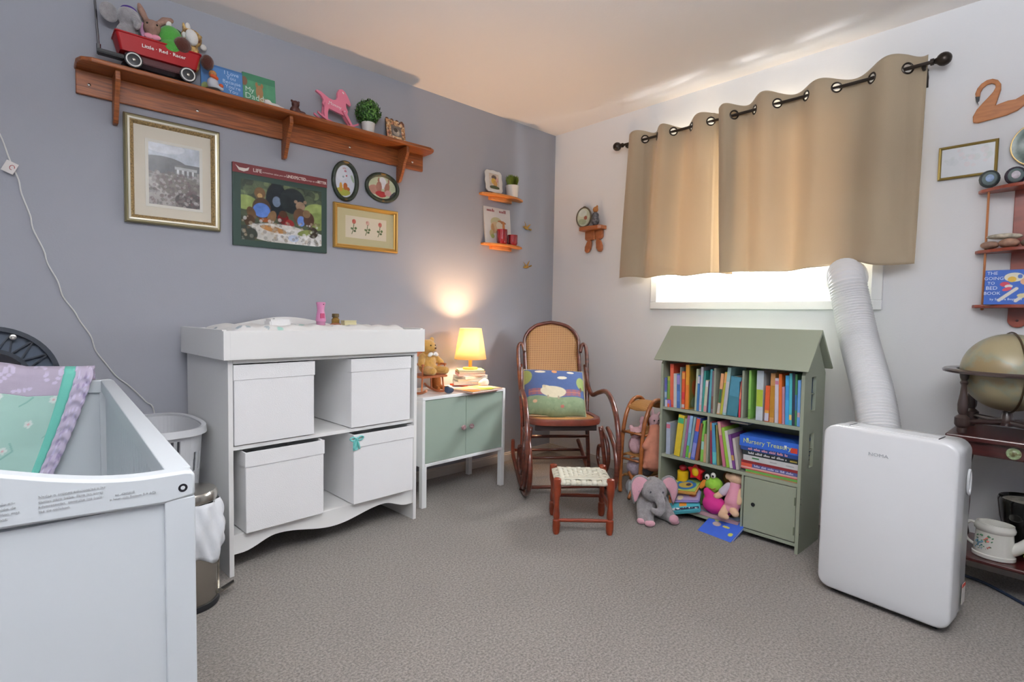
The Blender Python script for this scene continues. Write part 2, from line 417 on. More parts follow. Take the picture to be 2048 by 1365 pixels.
def curtain(label, ys, y_top, y_bot, z0f, z1f, grom, group, seed):
    # ys : places along the wall where the cloth crosses the rod, alternating sides
    t = thing('curtain', label, 'curtain', (0, 0, 0), group=group)
    ph = [i*PI for i in range(len(ys))]
    def fn(u, v):                               # u along the cloth, v from hem (0) up to heading (1)
        yt = y_top[0]+(y_top[1]-y_top[0])*u; yb = y_bot[0]+(y_bot[1]-y_bot[0])*u
        p = np.interp(-yt, [-q for q in ys], ph)
        s_ = math.sin(p)
        amp = 0.036*(0.55+0.45*v)
        x = RODX-0.002-amp*s_+(0.010 if seed == 1 and yt < -1.30 else 0)
        x -= 0.012*(1-v)*math.sin(u*23+seed)*math.sin(PI*v*0.9+0.3)
        y = yb+(yt-yb)*v+0.010*math.cos(p)*(1-v)
        z1 = z1f(u)+0.012*s_; z0 = z0f(u)
        return (x, y, z0+(z1-z0)*v)
    b = B(); b.sheet(fn, 190, 84)
    rings = []
    for gy in grom:                             # eyelet holes really cut through the cloth
        u = (gy-y_top[0])/(y_top[1]-y_top[0]); vv = 0.955
        for _ in range(8): vv += (RODZ-fn(u, vv)[2])/(z1f(u)-z0f(u)); u += (gy-fn(u, vv)[1])/(y_top[1]-y_top[0])
        c_ = Vector(fn(u, vv)); tg = (Vector(fn(u+0.004, vv))-Vector(fn(u-0.004, vv))); tg.z = 0; tg.normalize()
        rings.append((c_, tg))
    kill = [f for f in b.b.faces if any((f.calc_center_median()-c_).length < 0.021 for c_, _ in rings)]
    bmesh.ops.delete(b.b, geom=kill, context='FACES')
    b.out('cloth', CURT, t, smooth=180, thick=0.0022)
    for c_, tg in rings:
        b = B(); b.tube([c_+tg*0.0225*math.cos(a)+Vector((0, 0, 0.0225*math.sin(a))) for a in [k*PI/10 for k in range(20)]], 0.0042, 6, closed=True); b.out('grommet', BRONZE, t)
curtain('narrower taupe curtain panel hanging nearest the room corner', [-0.72, -0.848, -0.94, -1.047, -1.165, -1.284, -1.445],
        (-0.745, -1.425), (-0.70, -1.440), lambda u: 1.300+0.006*math.sin(u*17), lambda u: 2.205+0.01*math.sin(u*9), [-0.848, -1.047, -1.284, -0.93, -1.165], 'grommet curtains', 1)
curtain('wider taupe curtain panel above the white exhaust hose', [-1.325, -1.42, -1.53, -1.647, -1.785, -1.92, -2.065, -2.20, -2.30],
        (-1.335, -2.265), (-1.380, -2.262), lambda u: 1.300+0.005*math.sin(u*14)+(0.035*math.exp(-((u-0.73)/0.09)**2)), lambda u: 2.215+0.01*math.sin(u*8), [-1.42, -1.647, -1.92, -2.20, -1.53, -1.785, -2.065], 'grommet curtains', 2)

# ================================================================== exhaust hose and its window panel
HOSE = mat('white_hose_plastic', 'e8e9ea', 0.45)
t = thing('exhaust_hose', 'white ribbed exhaust hose arching down from the window', 'hose', (-0.3, -2.1, 0.5))
C0 = Vector(t.location)
path = [(-0.028, -1.985, 1.255), (-0.075, -1.990, 1.270), (-0.140, -2.015, 1.235), (-0.165, -2.045, 1.13), (-0.22, -2.10, 0.95), (-0.345, -2.19, 0.74), (-0.435, -2.245, 0.56), (-0.455, -2.27, 0.46), (-0.50, -2.285, 0.40), (-0.545, -2.29, 0.385)]
path = [Vector(p)-C0 for p in path]
def spline(P, n):
    out = []
    for i in range(len(P)-1):
        p0 = P[i-1] if i else P[0]*2-P[1]; p1 = P[i]; p2 = P[i+1]; p3 = P[i+2] if i+2 < len(P) else P[-1]*2-P[-2]
        for k in range(n):
            q = k/n; out.append(0.5*((2*p1)+(-p0+p2)*q+(2*p0-5*p1+4*p2-p3)*q*q+(-p0+3*p1-3*p2+p3)*q**3))
    return out+[P[-1]]
sp = spline(path, 40)
L_ = [0]
for a, c in zip(sp[:-1], sp[1:]): L_.append(L_[-1]+(c-a).length)
N = int(L_[-1]/0.0032)
pts = []; rad = []
for i in range(N+1):
    d = L_[-1]*i/N; j = min(np.searchsorted(L_, d), len(sp)-1); j = max(j, 1)
    f = (d-L_[j-1])/max(1e-9, L_[j]-L_[j-1]); pts.append(sp[j-1].lerp(sp[j], f)); rad.append(0.075+0.0028*math.sin(i*PI/2))
b = B(); b.tube(pts, rad, 28); b.out('ribbed_tube', HOSE, t, smooth=60)
b = B().at(path[0], (0, -90, 0)); b.lathe([(0.088, -0.004), (0.092, 0.004), (0.092, 0.018), (0.080, 0.026)], seg=28); b.out('hose_collar', WHITE2, t)
b = B(); b.box(0.028, 0.036, -2.085, -1.885, WZ0+0.001, WZ1-0.001); o = b.out('vent_panel', WHITE2, None, smooth=0, bev=0.002)
tag(o, 'white vent panel filling the window end behind the hose', 'panel')

# ================================================================== portable air conditioner
def rrect(w, h, r, n=6, x0=0, z0=0):
    P = []
    for (cx, cz, a0) in ((w-r, r, -90), (w-r, h-r, 0), (r, h-r, 90), (r, r, 180)):
        for k in range(n+1):
            a = R(a0+90*k/n); P.append((x0+cx+r*math.cos(a), z0+cz+r*math.sin(a)))
    return P
ACP = mat('appliance_white', 'e4e6e8', 0.22, coat=0.3)
ACG = mat('appliance_grey', 'b9bbbb', 0.35)
t = thing('portable_air_conditioner', 'white portable air conditioner standing in front of the window', 'air conditioner', (-0.733, -2.125, 0), -95)
W_, H_, D_ = 0.412, 0.628, 0.19
def shell(inset, y): return [(x, y, z) for x, z in rrect(W_-2*inset, H_-2*inset, max(0.01, 0.042-inset*0.5), 6, inset, 0.022+inset)]
b = B(); b.loft([shell(0.009, 0.0), shell(0.003, 0.003), shell(0.0, 0.010), shell(0.0, 0.085)]); b.out('front_shell', ACP, t, smooth=50)
b = B(); b.loft([shell(0.004, 0.085), shell(0.003, 0.17), shell(0.012, 0.186), shell(0.025, D_)]); b.out('rear_shell', ACG, t, smooth=50)
b = B(); b.box(0.075, 0.345, 0.045, 0.115, 0.6495, 0.6515); o = b.out('louvre_flap', ACP, t, bev=0.001)
for s in (0.0735, 0.345):
    b = B(); b.box(s, s+0.0022, 0.045, 0.115, 0.6495, 0.6525); b.out('flap_gap', BLACK, t, smooth=0)
b = B(); b.box(0.045, 0.085, 0.018, 0.028, 0.645, 0.6515); b.out('display', mat('display_gloss', 'f4f8fa', 0.1), t, bev=0.001)
pts = [(W_+0.001, 0.135+0.018*math.cos(a), 0.505+0.042*math.sin(a)) for a in [k*PI/8 for k in range(16)]]
b = B(); b.tube(pts, 0.004, 6, closed=True); b.ball((W_-0.001, 0.135, 0.505), (0.003, 0.018, 0.042)); b.out('grip_recess', ACP, t)
b = B(); b.box(W_-0.0002, W_+0.0008, 0.125, 0.165, 0.08, 0.15); b.out('warning_sticker', cm('d9d6d0'), t, smooth=0)
b = B(); b.box(W_+0.0008, W_+0.0012, 0.125, 0.165, 0.138, 0.15); b.out('sticker_stripe', cm('c0392b'), t, smooth=0)
text('NOMA', 0.0165, (0.186, -0.0012, 0.567), (90, 0, 0), mat('logo_grey', 'a4a8ae', 0.3), t, name='logo', sx=1.25)
for x in (0.05, W_-0.05):
    for y in (0.05, 0.14):
        b = B(); b.tube([(x-0.008, y, 0.014), (x+0.008, y, 0.014)], 0.014, 12); b.box(x-0.01, x+0.01, y-0.008, y+0.008, 0.014, 0.03); b.out('caster', BLACK, t)

# ================================================================== house-shaped bookcase
BC = thing('house_bookcase', 'sage green bookcase shaped like a house full of books', 'bookcase', (-0.47, -1.250, 0), -90)
BW, BD = 0.715, 0.262
def sidepoly():                                # outline in local YZ with gable
    return [(0, 0), (BD, 0), (BD, 0.80), (BD/2, 0.975), (0, 0.80)]
def side(x0, x1, holes):
    b = B()
    P = sidepoly()
    M0 = Matrix(((0, 1, 0, 0), (1, 0, 0, 0), (0, 0, 1, 0), (0, 0, 0, 1)))
    if not holes:
        b.M = M0; b.prism(P, x0, x1)
    else:                                      # panel with two window slots cut through, built from strips
        hy0, hy1 = 0.088, 0.142
        b.box(x0, x1, 0, hy0, 0, 0.80); b.box(x0, x1, hy1, BD, 0, 0.80)
        for z0, z1 in ((0, 0.375), (0.53, 0.635), (0.79, 0.80)): b.box(x0, x1, hy0, hy1, z0, z1)
        b.M = M0; b.prism([(0, 0.80), (BD, 0.80), (BD/2, 0.975)], x0, x1)
    return b
side(0, 0.014, False).out('side_panel', SAGE, BC, smooth=0, bev=0.0012)
side(BW-0.014, BW, True).out('side_panel', SAGE, BC, smooth=0)
for z0, z1 in ((0.375, 0.53), (0.635, 0.79)):
    b = B(); b.M = Matrix(((0, 1, 0, 0), (1, 0, 0, 0), (0, 0, 1, 0), (0, 0, 0, 1)))
    b.box(0.088, 0.142, BW-0.011, BW-0.004, (z0+z1)/2-0.003, (z0+z1)/2+0.003); b.out('window_slat', SAGE, BC, smooth=0)
b = B(); b.box(0.014, BW-0.014, BD-0.006, BD, 0.02, 0.80); b.out('back_panel', SAGE, BC, smooth=0)
for z in (0.571, 0.315):
    b = B(); b.box(0.014, BW-0.014, 0.004, BD-0.006, z-0.016, z); b.out('shelf', SAGE, BC, smooth=0, bev=0.001)
b = B(); b.box(0.014, BW-0.014, 0.006, BD-0.006, 0.03, 0.045); b.out('bottom_board', SAGE, BC, smooth=0, bev=0.001)
for x, z0, z1 in ((0.299, 0.571, 0.80), (0.440, 0.571, 0.80), (0.272, 0.315, 0.555), (0.455, 0.045, 0.299)):
    b = B(); b.box(x-0.005, x+0.005, 0.006, BD-0.006, z0, z1); b.out('divider', SAGE, BC, smooth=0, bev=0.001)
b = B(); b.box(0.466, 0.698, 0.002, 0.014, 0.05, 0.296); dr = b.out('door', SAGE, BC, smooth=0, bev=0.0015)
b = B().at((0.512, 0.0, 0.172), (90, 0, 0)); b.lathe([(0.0065, 0.0), (0.009, 0.001), (0.009, 0.004)], seg=16); b.out('finger_hole', BLACK, dr)
for z in (0.10, 0.235):
    b = B(); b.box(0.692, 0.697, -0.001, 0.004, z-0.018, z+0.018); b.out('hinge', mat('hinge_green', '5c6350', 0.5), dr, smooth=0)
for z in (0.09, 0.225, 0.25):
    b = B(); b.ball((BW+0.0005, 0.012, z), (0.002, 0.003, 0.003), seg=8, rng=5); b.out('screw', STEEL, BC)
# gable roof, two boards
ang = math.atan2(0.175, BD/2)
for s in (0, 1):
    b = B()
    y_e, z_e = (-0.032, 0.822) if s == 0 else (BD+0.032, 0.822)
    y_r, z_r = BD/2, 1.003
    y2 = y_e + (0.012 if s == 0 else -0.012)
    b.M = Matrix(((0, 1, 0, 0), (1, 0, 0, 0), (0, 0, 1, 0), (0, 0, 0, 1)))
    b.prism([(y_e, z_e), (y_r, z_r), (y_r, z_r-0.020), (y2, z_e-0.004)], -0.028, BW+0.022)
    b.out('roof_board', SAGE, BC, smooth=0, bev=0.0012)

# books -----------------------------------------------------------------------------------------------

BC_M = Matrix.Translation(BC.location) @ Matrix.Rotation(R(-90), 4, 'Z')
PALE = {}
def book(x, w, h, lean, hexc, label, group, zb, depth=0.17, y0=0.012, patches=(), name='book'):
    """upright book, spine to the front; lean is the shift of its top"""
    a = math.degrees(math.atan2(lean, h))
    wp = BC_M @ Vector((x+(w if lean > 0.004 else 0), y0, zb+0.001))
    o = bpy.data.objects.new(name, None); COL.objects.link(o); o.empty_display_size = 0.02
    Mx = Matrix.Translation(wp) @ Matrix.Rotation(R(-90), 4, 'Z') @ Matrix.Rotation(R(a), 4, 'Y')
    o.matrix_world = Mx
    tag(o, label, 'book', group)
    xo = -w if lean > 0.004 else 0.0
    hh = math.hypot(h, lean)
    c = 0.0018 if w > 0.008 else 0.001
    m = cm(hexc, 0.42)
    b = B(); b.box(xo, xo+w, 0, 0.002, 0, hh); b.box(xo, xo+c, 0.002, depth, 0, hh); b.box(xo+w-c, xo+w, 0.002, depth, 0, hh)
    b.out('cover', m, o, smooth=0)
    b = B(); b.box(xo+c, xo+w-c, 0.002, depth-0.003, 0.003, hh-0.003); b.out('pages', PAPER, o, smooth=0)
    for (f0, f1, pc) in patches:
        b = B(); b.box(xo+0.0008, xo+w-0.0008, -0.0005, 0.0004, f0*hh, f1*hh); b.out('spine_print', cm(pc, 0.42), o, smooth=0)
    return o
rows = [
('top1',0.019,0.014,0.155,-0.004,'5585b5','small blue book with a purple top, first on the top shelf',((.55,.98,'6a62a8'),(.3,.5,'a8b8c8'))),
('top1',0.035,0.015,0.165,-0.002,'6f9440','small olive green book between blue book and orange-red book',((.86,.99,'a8ac3c'),(.1,.25,'b4482c'))),
('top1',0.052,0.020,0.232,-0.006,'cc4f36','tallest orange-red book on the top shelf',((.05,.9,'d6664a'),)),
('top1',0.073,0.018,0.182,-0.005,'cfd0cc','plain white book beside the tall orange-red book',()),
('top1',0.092,0.018,0.180,-0.005,'3b63a6','royal blue book with a lilac top on the upper shelf',((.7,.97,'8d7fc0'),(.2,.5,'4f78bd'))),
('top1',0.111,0.006,0.218,-0.006,'9aa39b','very thin grey-white book beside an orange patterned one',()),
('top1',0.119,0.017,0.197,-0.002,'d2562a','orange and red patterned book on the upper shelf',((.8,.97,'e39a45'),(.25,.45,'c62f38'),(.03,.12,'d0cfd4'))),
('top1',0.192,0.010,0.217,0.005,'b7c2a6','pale green-white book leaning after the big orange cover',()),
('top1',0.203,0.012,0.184,0.003,'3472ae','bright blue book with a white top band, upper shelf',((.78,.98,'d0cdd2'),)),
('top1',0.217,0.012,0.229,0.005,'cbc8d3','tall lilac-white book leaning on the upper shelf',((.03,.15,'d8a8a8'),)),
('top1',0.230,0.010,0.211,0.009,'3a9088','slim teal green book leaning on the upper shelf',()),
('top1',0.241,0.015,0.164,0.008,'c9ccb0','short white and green book with a pink base',((.8,.97,'d9d6dc'),(.02,.2,'d79aa0'))),
('top1',0.258,0.008,0.160,0.005,'383350','short dark violet book on the upper shelf',()),
('top1',0.2665,0.011,0.221,0.006,'52a3b2','light turquoise book before the first upper divider',()),
('top1',0.2805,0.011,0.215,0.001,'7a6570','muted purple-brown book against the first upper divider',((.1,.4,'6a4a3c'),)),
('top2',0.312,0.015,0.205,0.016,'dca477','peach and dark green book leaning in the middle bay',((.28,.62,'2f5a3c'),(.02,.26,'c9c4bb'))),
('top2',0.328,0.011,0.214,0.020,'abaa3a','mustard green book leaning in the middle bay',((.75,.98,'dca060'),)),
('top2',0.341,0.017,0.238,0.020,'9ec6c6','tall pale turquoise book leaning in the middle bay',((.05,.7,'c4c3c8'),)),
('top2',0.363,0.052,0.195,0.016,'3d7788','thick blue teal book filling the middle bay',((.5,.97,'4a88a0'),)),
('top2',0.422,0.009,0.181,-0.001,'c6394a','thin crimson book against the second upper divider',((.5,.97,'dd8a70'),)),
('top3',0.466,0.011,0.234,-0.001,'86bc5c','bright green slim book, first in the bay beside the gable window',((.03,.2,'6f9c4a'),)),
('top3',0.503,0.031,0.236,-0.001,'c6d1d8','wide pale blue-white book with a lime drawing on its spine',((.28,.62,'a3b93c'),)),
('top3',0.542,0.020,0.169,0.002,'d25a2c','short orange book with a white base band',((.02,.24,'cfcfe0'),(.24,.32,'d9a040'))),
('top3',0.565,0.020,0.229,0.0,'bd8c58','tan book with a golden brown stripe, upper shelf',((.1,.75,'a87824'),)),
('top3',0.589,0.016,0.208,-0.005,'d1c9d4','white-lilac book with a pink band near its top',((.86,.94,'c07a94'),)),
('top3',0.607,0.013,0.229,-0.007,'d46a2a','tall orange book beside the white-lilac book',()),
('top3',0.622,0.011,0.171,-0.006,'ab7f96','short mauve book beside a tall orange book',()),
('top3',0.635,0.015,0.224,-0.006,'449dd2','sky blue book on the upper shelf beside a cyan one',((.5,.8,'3d8cc8'),)),
('top3',0.651,0.012,0.236,-0.006,'4cb0ba','cyan book with a yellow mark at its foot',((.1,.2,'e0c070'),)),
('top3',0.664,0.011,0.238,-0.006,'2a3448','dark navy book next to the cyan one',()),
('top3',0.676,0.008,0.234,-0.006,'3c7848','thin dark green book beside the dark navy one',((.3,.6,'2f68a8'),)),
('top3',0.685,0.012,0.208,-0.003,'6d9fdc','light blue book against the bookcase end wall, upper shelf',((.2,.3,'c9a0a8'),)),
('low1',0.036,0.024,0.172,-0.002,'aab6ca','pale blue-white book, first on the middle shelf',((.82,.95,'c06a80'),)),
('low1',0.083,0.033,0.222,0.023,'d2ba34','thick yellow book with a green top band',((.80,.93,'3fa070'),)),
('low1',0.119,0.014,0.208,0.023,'8fa288','grey-green slim book leaning beside the yellow one',()),
('low1',0.134,0.014,0.226,0.022,'8f5f88','plum purple book leaning on the middle shelf',()),
('low1',0.150,0.015,0.228,0.021,'8fb6da','light blue book with a green foot, middle shelf',((.02,.3,'56a030'),(.3,.6,'62a8b8'))),
('low1',0.166,0.011,0.224,0.026,'8aa6aa','grey teal book leaning on the middle shelf',((.02,.15,'c8b050'),)),
('low1',0.180,0.021,0.222,0.028,'4c60b8','royal blue book with an orange-red upper third',((.68,.98,'d8553a'),(.05,.4,'8a90d0'))),
('low1',0.204,0.016,0.197,0.026,'7d4630','rust brown book leaning on the middle shelf',()),
('low1',0.233,0.015,0.212,0.007,'7cba50','grass green book on the middle shelf',((.3,.5,'9fd0c8'),)),
('low1',0.250,0.014,0.148,-0.001,'bc9c78','short tan book against the middle shelf divider',()),
('low2',0.288,0.008,0.213,-0.008,'8c2c44','thin maroon book just past the middle shelf divider',((.8,.98,'c07838'),)),
('low2',0.299,0.021,0.209,-0.010,'478db2','blue book with a turquoise foot past the maroon one',((.03,.3,'5fb8bc'),)),
('low2',0.323,0.013,0.202,-0.020,'7d7a42','olive brown book leaning towards the maroon one',()),
('low2',0.353,0.015,0.220,-0.036,'bb6d84','dusty pink book leaning strongly on the middle shelf',((.7,.97,'d0a894'),)),
('low2',0.372,0.015,0.193,-0.034,'8fb840','lime green book leaning on the middle shelf',()),
('low2',0.389,0.014,0.180,-0.034,'d3d4cc','broad white book leaning on the middle shelf',()),
('low2',0.404,0.013,0.164,-0.030,'6d3c80','violet book with a gold patch, middle shelf',((.25,.4,'c09a50'),)),
('low2',0.420,0.013,0.150,-0.025,'c6c0ba','short grey-white book leaning beside the flat stack',()),
]
for rw, x, w, h, ln, hx, lb, pt in rows:
    top = rw.startswith('top')
    book(x, w, h-0.002, ln, hx, lb, 'books on the top shelf of the house bookcase' if top else 'books on the middle shelf of the house bookcase', 0.571 if top else 0.315, patches=pt, depth=0.15+0.02*random.random())
# the book whose front cover shows, in orange and green
o = book(0.140, 0.018, 0.232, -0.002, 'dd9a30', 'golden yellow picture book with an orange and green cover', 'books on the top shelf of the house bookcase', 0.571, patches=((.02,.55,'e07c30'),))
c = Canvas(0.15, 0.22, 40, '6d6a35'); c.noise(0.5, 5); c.el(0.5, 0.5, 0.35, 0.25, 'b0552a'); c.el(0.5, 0.12, 0.4, 0.15, '7a9078'); c.el(0.3, 0.8, 0.3, 0.15, '7a6420')
c.out('cover_picture', PRINT, o, (0.0185, 0.01, 0.005), (0, 0, 90))
for (x, w, h, hx, lb, pt) in ((0.030, 0.012, 0.036, 'd6d6e2', 'tiny white board book standing before the olive book', ()), (0.044, 0.014, 0.038, '8f78c8', 'tiny purple and orange board book standing before the red book', ((.0, .5, 'd8602c'),))):
    book(x, w, h, 0, hx, lb, 'books on the top shelf of the house bookcase', 0.571, depth=0.012, y0=-0.003+0.002, patches=pt)
# flat stack
def scrib(parent, x0, x1, z, h, m, y, rot=None):
    # print too small to be read in the photograph: rows of unequal strokes
    b = B(); x = x0
    rr = random.Random(int(x1*1e5))
    while x < x1:
        n = rr.randint(3, 7)
        for i in range(n):
            w = h*rr.uniform(0.28, 0.55); hh = h*rr.choice((0.6, 0.6, 0.95))
            if x+w > x1: break
            b.box(x, x+w*0.7, y-0.0002, y+0.0006, z-h*0.35, z-h*0.35+hh); x += w
        x += h*0.6
    return b.out('lettering', m, parent, smooth=0)
def flat(x0, x1, z0, z1, hexc, label, text_=None, tcol='e8e8e8', ts=0.016, tilt=0.0, patches=(), y0=0.016, depth=0.19, ta=0.0):
    o = bpy.data.objects.new('book', None); COL.objects.link(o); o.empty_display_size = 0.02
    o.matrix_world = Matrix.Translation(BC_M @ Vector((x0, y0, z0))) @ Matrix.Rotation(R(-90), 4, 'Z') @ Matrix.Rotation(R(tilt), 4, 'Y')
    tag(o, label, 'book', 'flat stack of books in the house bookcase')
    w = x1-x0; h = z1-z0; c = 0.0015; m = cm(hexc, 0.4)
    b = B(); b.box(0, w, 0, 0.002, 0, h); b.box(0, w, 0.002, depth, 0, c); b.box(0, w, 0.002, depth, h-c, h); b.out('cover', m, o, smooth=0)
    b = B(); b.box(0.003, w-0.003, 0.002, depth-0.004, c, h-c); b.out('pages', PAPER, o, smooth=0)
    for (f0, f1, pc, g0, g1) in patches:
        b = B(); b.box(f0*w, f1*w, -0.0006, 0.0004, g0*h, g1*h); b.out('spine_print', cm(pc, 0.42), o, smooth=0)
    if text_ == '~': scrib(o, w*(0.14+ta), w*(0.84+ta), h*0.5, ts, cm(tcol, 0.4), -0.0006)
    elif text_: text(text_, ts, (w*(0.5+ta), -0.0009, h*0.5), (90, 0, 0), cm(tcol, 0.4), o)
    return o
Z = 0.3152
flat(0.464, 0.698, Z, Z+0.015, '5f9a48', 'green and orange book at the very bottom of the flat stack', tilt=0, patches=((0, 1, 'b0603c', 0, .2),)); Z += 0.0152
flat(0.440, 0.699, Z, Z+0.012, 'd9a8a0', 'pink and white book second from the stack bottom', patches=((.0, 1, 'b8444c', 0, .35),)); Z += 0.0122
flat(0.442, 0.699, Z, Z+0.016, '4f568f', 'red and indigo spined book in the flat stack', '~', 'c0c4dc', 0.010, patches=((0, .2, 'd25540', 0, 1),), ta=0.1); Z += 0.0162
flat(0.442, 0.699, Z, Z+0.013, '7e2329', 'dark red book in the flat stack', None, 'd8b8b0'); Z += 0.0132
flat(0.450, 0.699, Z, Z+0.026, 'cfcfd0', 'white book with a green leaf mark in the flat stack', None, patches=((.17, .30, '3f7a4a', .45, .7), (.5, .62, 'a8a8ac', .4, .55), (.78, .92, '9a9aa0', .4, .5))); Z += 0.0262
flat(0.446, 0.699, Z, Z+0.022, '22292c', 'black book with white lettering in the flat stack', '~', 'd8d8d8', 0.011, patches=((.85, .97, 'a09040', .3, .6),), ta=-0.03); Z += 0.0222
flat(0.436, 0.699, Z, Z+0.018, '23407f', 'dark blue book with pink lettering under the thick blue one', '~', 'e0a0a8', 0.012, ta=0.0); Z += 0.0182
flat(0.430, 0.699, Z, Z+0.052, '2f62c4', 'thick bright blue book with yellow lettering, topmost of the stack', 'Nursery Treasury', 'd8dc80', 0.030, patches=((.86, .97, 'c8402c', .15, .6), (.12, .16, 'c8dca0', .55, .78), (.76, .80, 'e4e8ec', .45, .7)), ta=-0.03); Z += 0.0522
# book lying askew above the leaning ones
o = bpy.data.objects.new('book', None); COL.objects.link(o)
o.matrix_world = BC_M @ Matrix.Translation((0.352, 0.075, 0.5265)) @ Matrix.Rotation(R(0), 4, 'Y')
tag(o, 'dark blue picture book lying flat on top of the leaning books', 'book', 'books on the middle shelf of the house bookcase')
b = B(); b.box(0, 0.09, 0, 0.13, 0, 0.0015); b.box(0, 0.09, 0, 0.13, 0.0105, 0.012); b.box(0, 0.002, 0, 0.13, 0, 0.012); b.out('cover', cm('28507a'), o, smooth=0)
b = B(); b.box(0.002, 0.088, 0.002, 0.128, 0.0015, 0.0105); b.out('pages', PAPER, o, smooth=0)

# ================================================================== changing table
CT = thing('changing_table', 'white changing table with a tray top and four cube shelves', 'changing table', (-2.416, -0.572, 0), 3.6)
TW, TD = 0.885, 0.520
for x in (0.0, TW-0.018):
    b = B(); b.box(x, x+0.018, 0, TD, 0, 0.855); b.out('side_panel', WHITE, CT, smooth=0, bev=0.0015)
for z, y0 in ((0.514, 0.008), (0.162, 0.008), (0.855, 0.0)):
    b = B(); b.box(0.018, TW-0.018, y0, TD-0.006, z-0.016, z); b.out('shelf', WHITE, CT, smooth=0, bev=0.001)
b = B(); b.box(0.018, TW-0.018, TD-0.006, TD, 0.146, 0.855); b.out('back_panel', WHITE, CT, smooth=0)
# curved apron
x0, x1 = 0.018, TW-0.018
def apron_z(u):
    e = min(u, 1-u)
    if e < 0.035: return 0.085
    if e < 0.20: return 0.085+0.038*0.5*(1-math.cos(PI*(e-0.035)/0.165))
    return 0.123-0.038*0.5*(1-math.cos(PI*(e-0.20)/0.30))
poly = [(x0+(x1-x0)*k/48, apron_z(k/48)) for k in range(49)]+[(x1, 0.161), (x0, 0.161)]
b = B(); b.prism(poly, 0.006, 0.022); b.out('apron', WHITE, CT, smooth=0)
# tray
OX = 0.024; TZ0, TZ1 = 0.856, 0.968
tray = B(); tray.box(-OX, TW+OX, -0.030, -0.014, TZ0, TZ1); tray.out('tray_front', WHITE, CT, smooth=0, bev=0.0015)
b = B(); b.box(-OX, -OX+0.016, -0.014, TD, TZ0, TZ1+0.004); b.out('tray_side', WHITE, CT, smooth=0, bev=0.0015)
b = B(); b.box(TW+OX-0.016, TW+OX, -0.014, TD, TZ0, TZ1+0.004); b.out('tray_side', WHITE, CT, smooth=0, bev=0.0015)
b = B(); b.box(-OX+0.016, TW+OX-0.016, -0.014, TD, TZ0, TZ0+0.01); b.out('tray_floor', WHITE, CT, smooth=0)
poly = [(-OX+0.016, TZ0+0.01)]+[(TW+OX-0.016, TZ0+0.01)]+[((TW+OX-0.016)-(TW+2*OX-0.032)*k/40, 0.966+0.052*(0.5-0.5*math.cos(2*PI*min(max((k/40-0.08)/0.84, 0), 1)))) for k in range(41)]
b = B(); b.prism(poly, TD-0.016, TD); b.out('tray_back', WHITE, CT, smooth=0, bev=0.001)
b = B(); b.box(0.0, TW, -0.0312, -0.0300, TZ0+0.006, TZ1-0.006); b.out('tray_inlay', WHITE, CT, smooth=0)
b = B(); b.ball((TW-0.020, 0.02, 0.83), (0.002, 0.005, 0.005)); b.out('screw', BLACK, CT)
# cube boxes
def cube_box(lx, z, lean, label, push=0.0, rz=0.0):
    p = CT_M @ Vector((lx, push, z))
    t = thing('storage_box', label, 'box', p, group='white fabric boxes in the changing table', rot=(lean, 0, 3.6+rz))
    w, h, d = 0.322, 0.325, 0.37
    if z > 0.5: h = 0.318
    b = B(); b.box(0, w, 0, 0.004, 0.003, h); b.box(0, w, d-0.004, d, 0.003, h); b.box(0, 0.004, 0.004, d-0.004, 0.003, h); b.box(w-0.004, w, 0.004, d-0.004, 0.003, h); b.box(0.004, w-0.004, 0.004, d-0.004, 0.003, 0.008)
    b.out('fabric_body', FABW, t, smooth=0, bev=0.002)
    b = B(); b.box(-0.003, w+0.003, -0.0035, 0.0005, h-0.058, h+0.0015); b.box(-0.003, 0.0005, 0.0, d, h-0.060, h+0.0015); b.box(w-0.0005, w+0.0015, 0.0, d, h-0.060, h+0.0015)
    b.out('hem_band', FABW, t, smooth=0, bev=0.0008)
    return t
CT_M = Matrix.Translation(CT.location) @ Matrix.Rotation(R(3.6), 4, 'Z')
bx1 = cube_box(0.022, 0.515, 0, 'white fabric box in the upper cube nearest the crib', -0.001)
bx2 = cube_box(0.520, 0.515, 0, 'white fabric box in the upper cube nearest the nightstand', -0.002)
bx3 = cube_box(0.055, 0.164, 0, 'white fabric box in the lower cube nearest the crib, pulled out slightly', -0.022)
bx4 = cube_box(0.522, 0.164, 0, 'white fabric box in the lower cube with a teal ribbon', -0.022, rz=-1.0)
# teal ribbon
TEAL = mat('teal_ribbon', '6fc0bb', 0.5)
p = CT_M @ Vector((0.532, -0.027, 0.470))
t = thing('ribbon_bow', 'small teal ribbon bow hanging on the lower fabric box', 'ribbon', p, 3.6)
b = B()
for s in (-1, 1):
    b.tube([(0, 0, 0), (s*0.018, -0.006, 0.012), (s*0.034, -0.004, 0.006), (s*0.020, -0.002, -0.006), (0, 0, 0)], 0.0035, 6, spl=5)
    b.tube([(0, 0, 0), (s*0.008, -0.004, -0.02), (s*0.014, -0.003, -0.045)], 0.0045, 6, spl=4)
b.ball((0, -0.003, 0), 0.006); b.out('bow', TEAL, t, smooth=180)
b = B(); b.box(-0.018, 0.006, -0.003, 0.0, -0.05, -0.008); b.out('ribbon_tail', TEAL, t, bev=0.001)
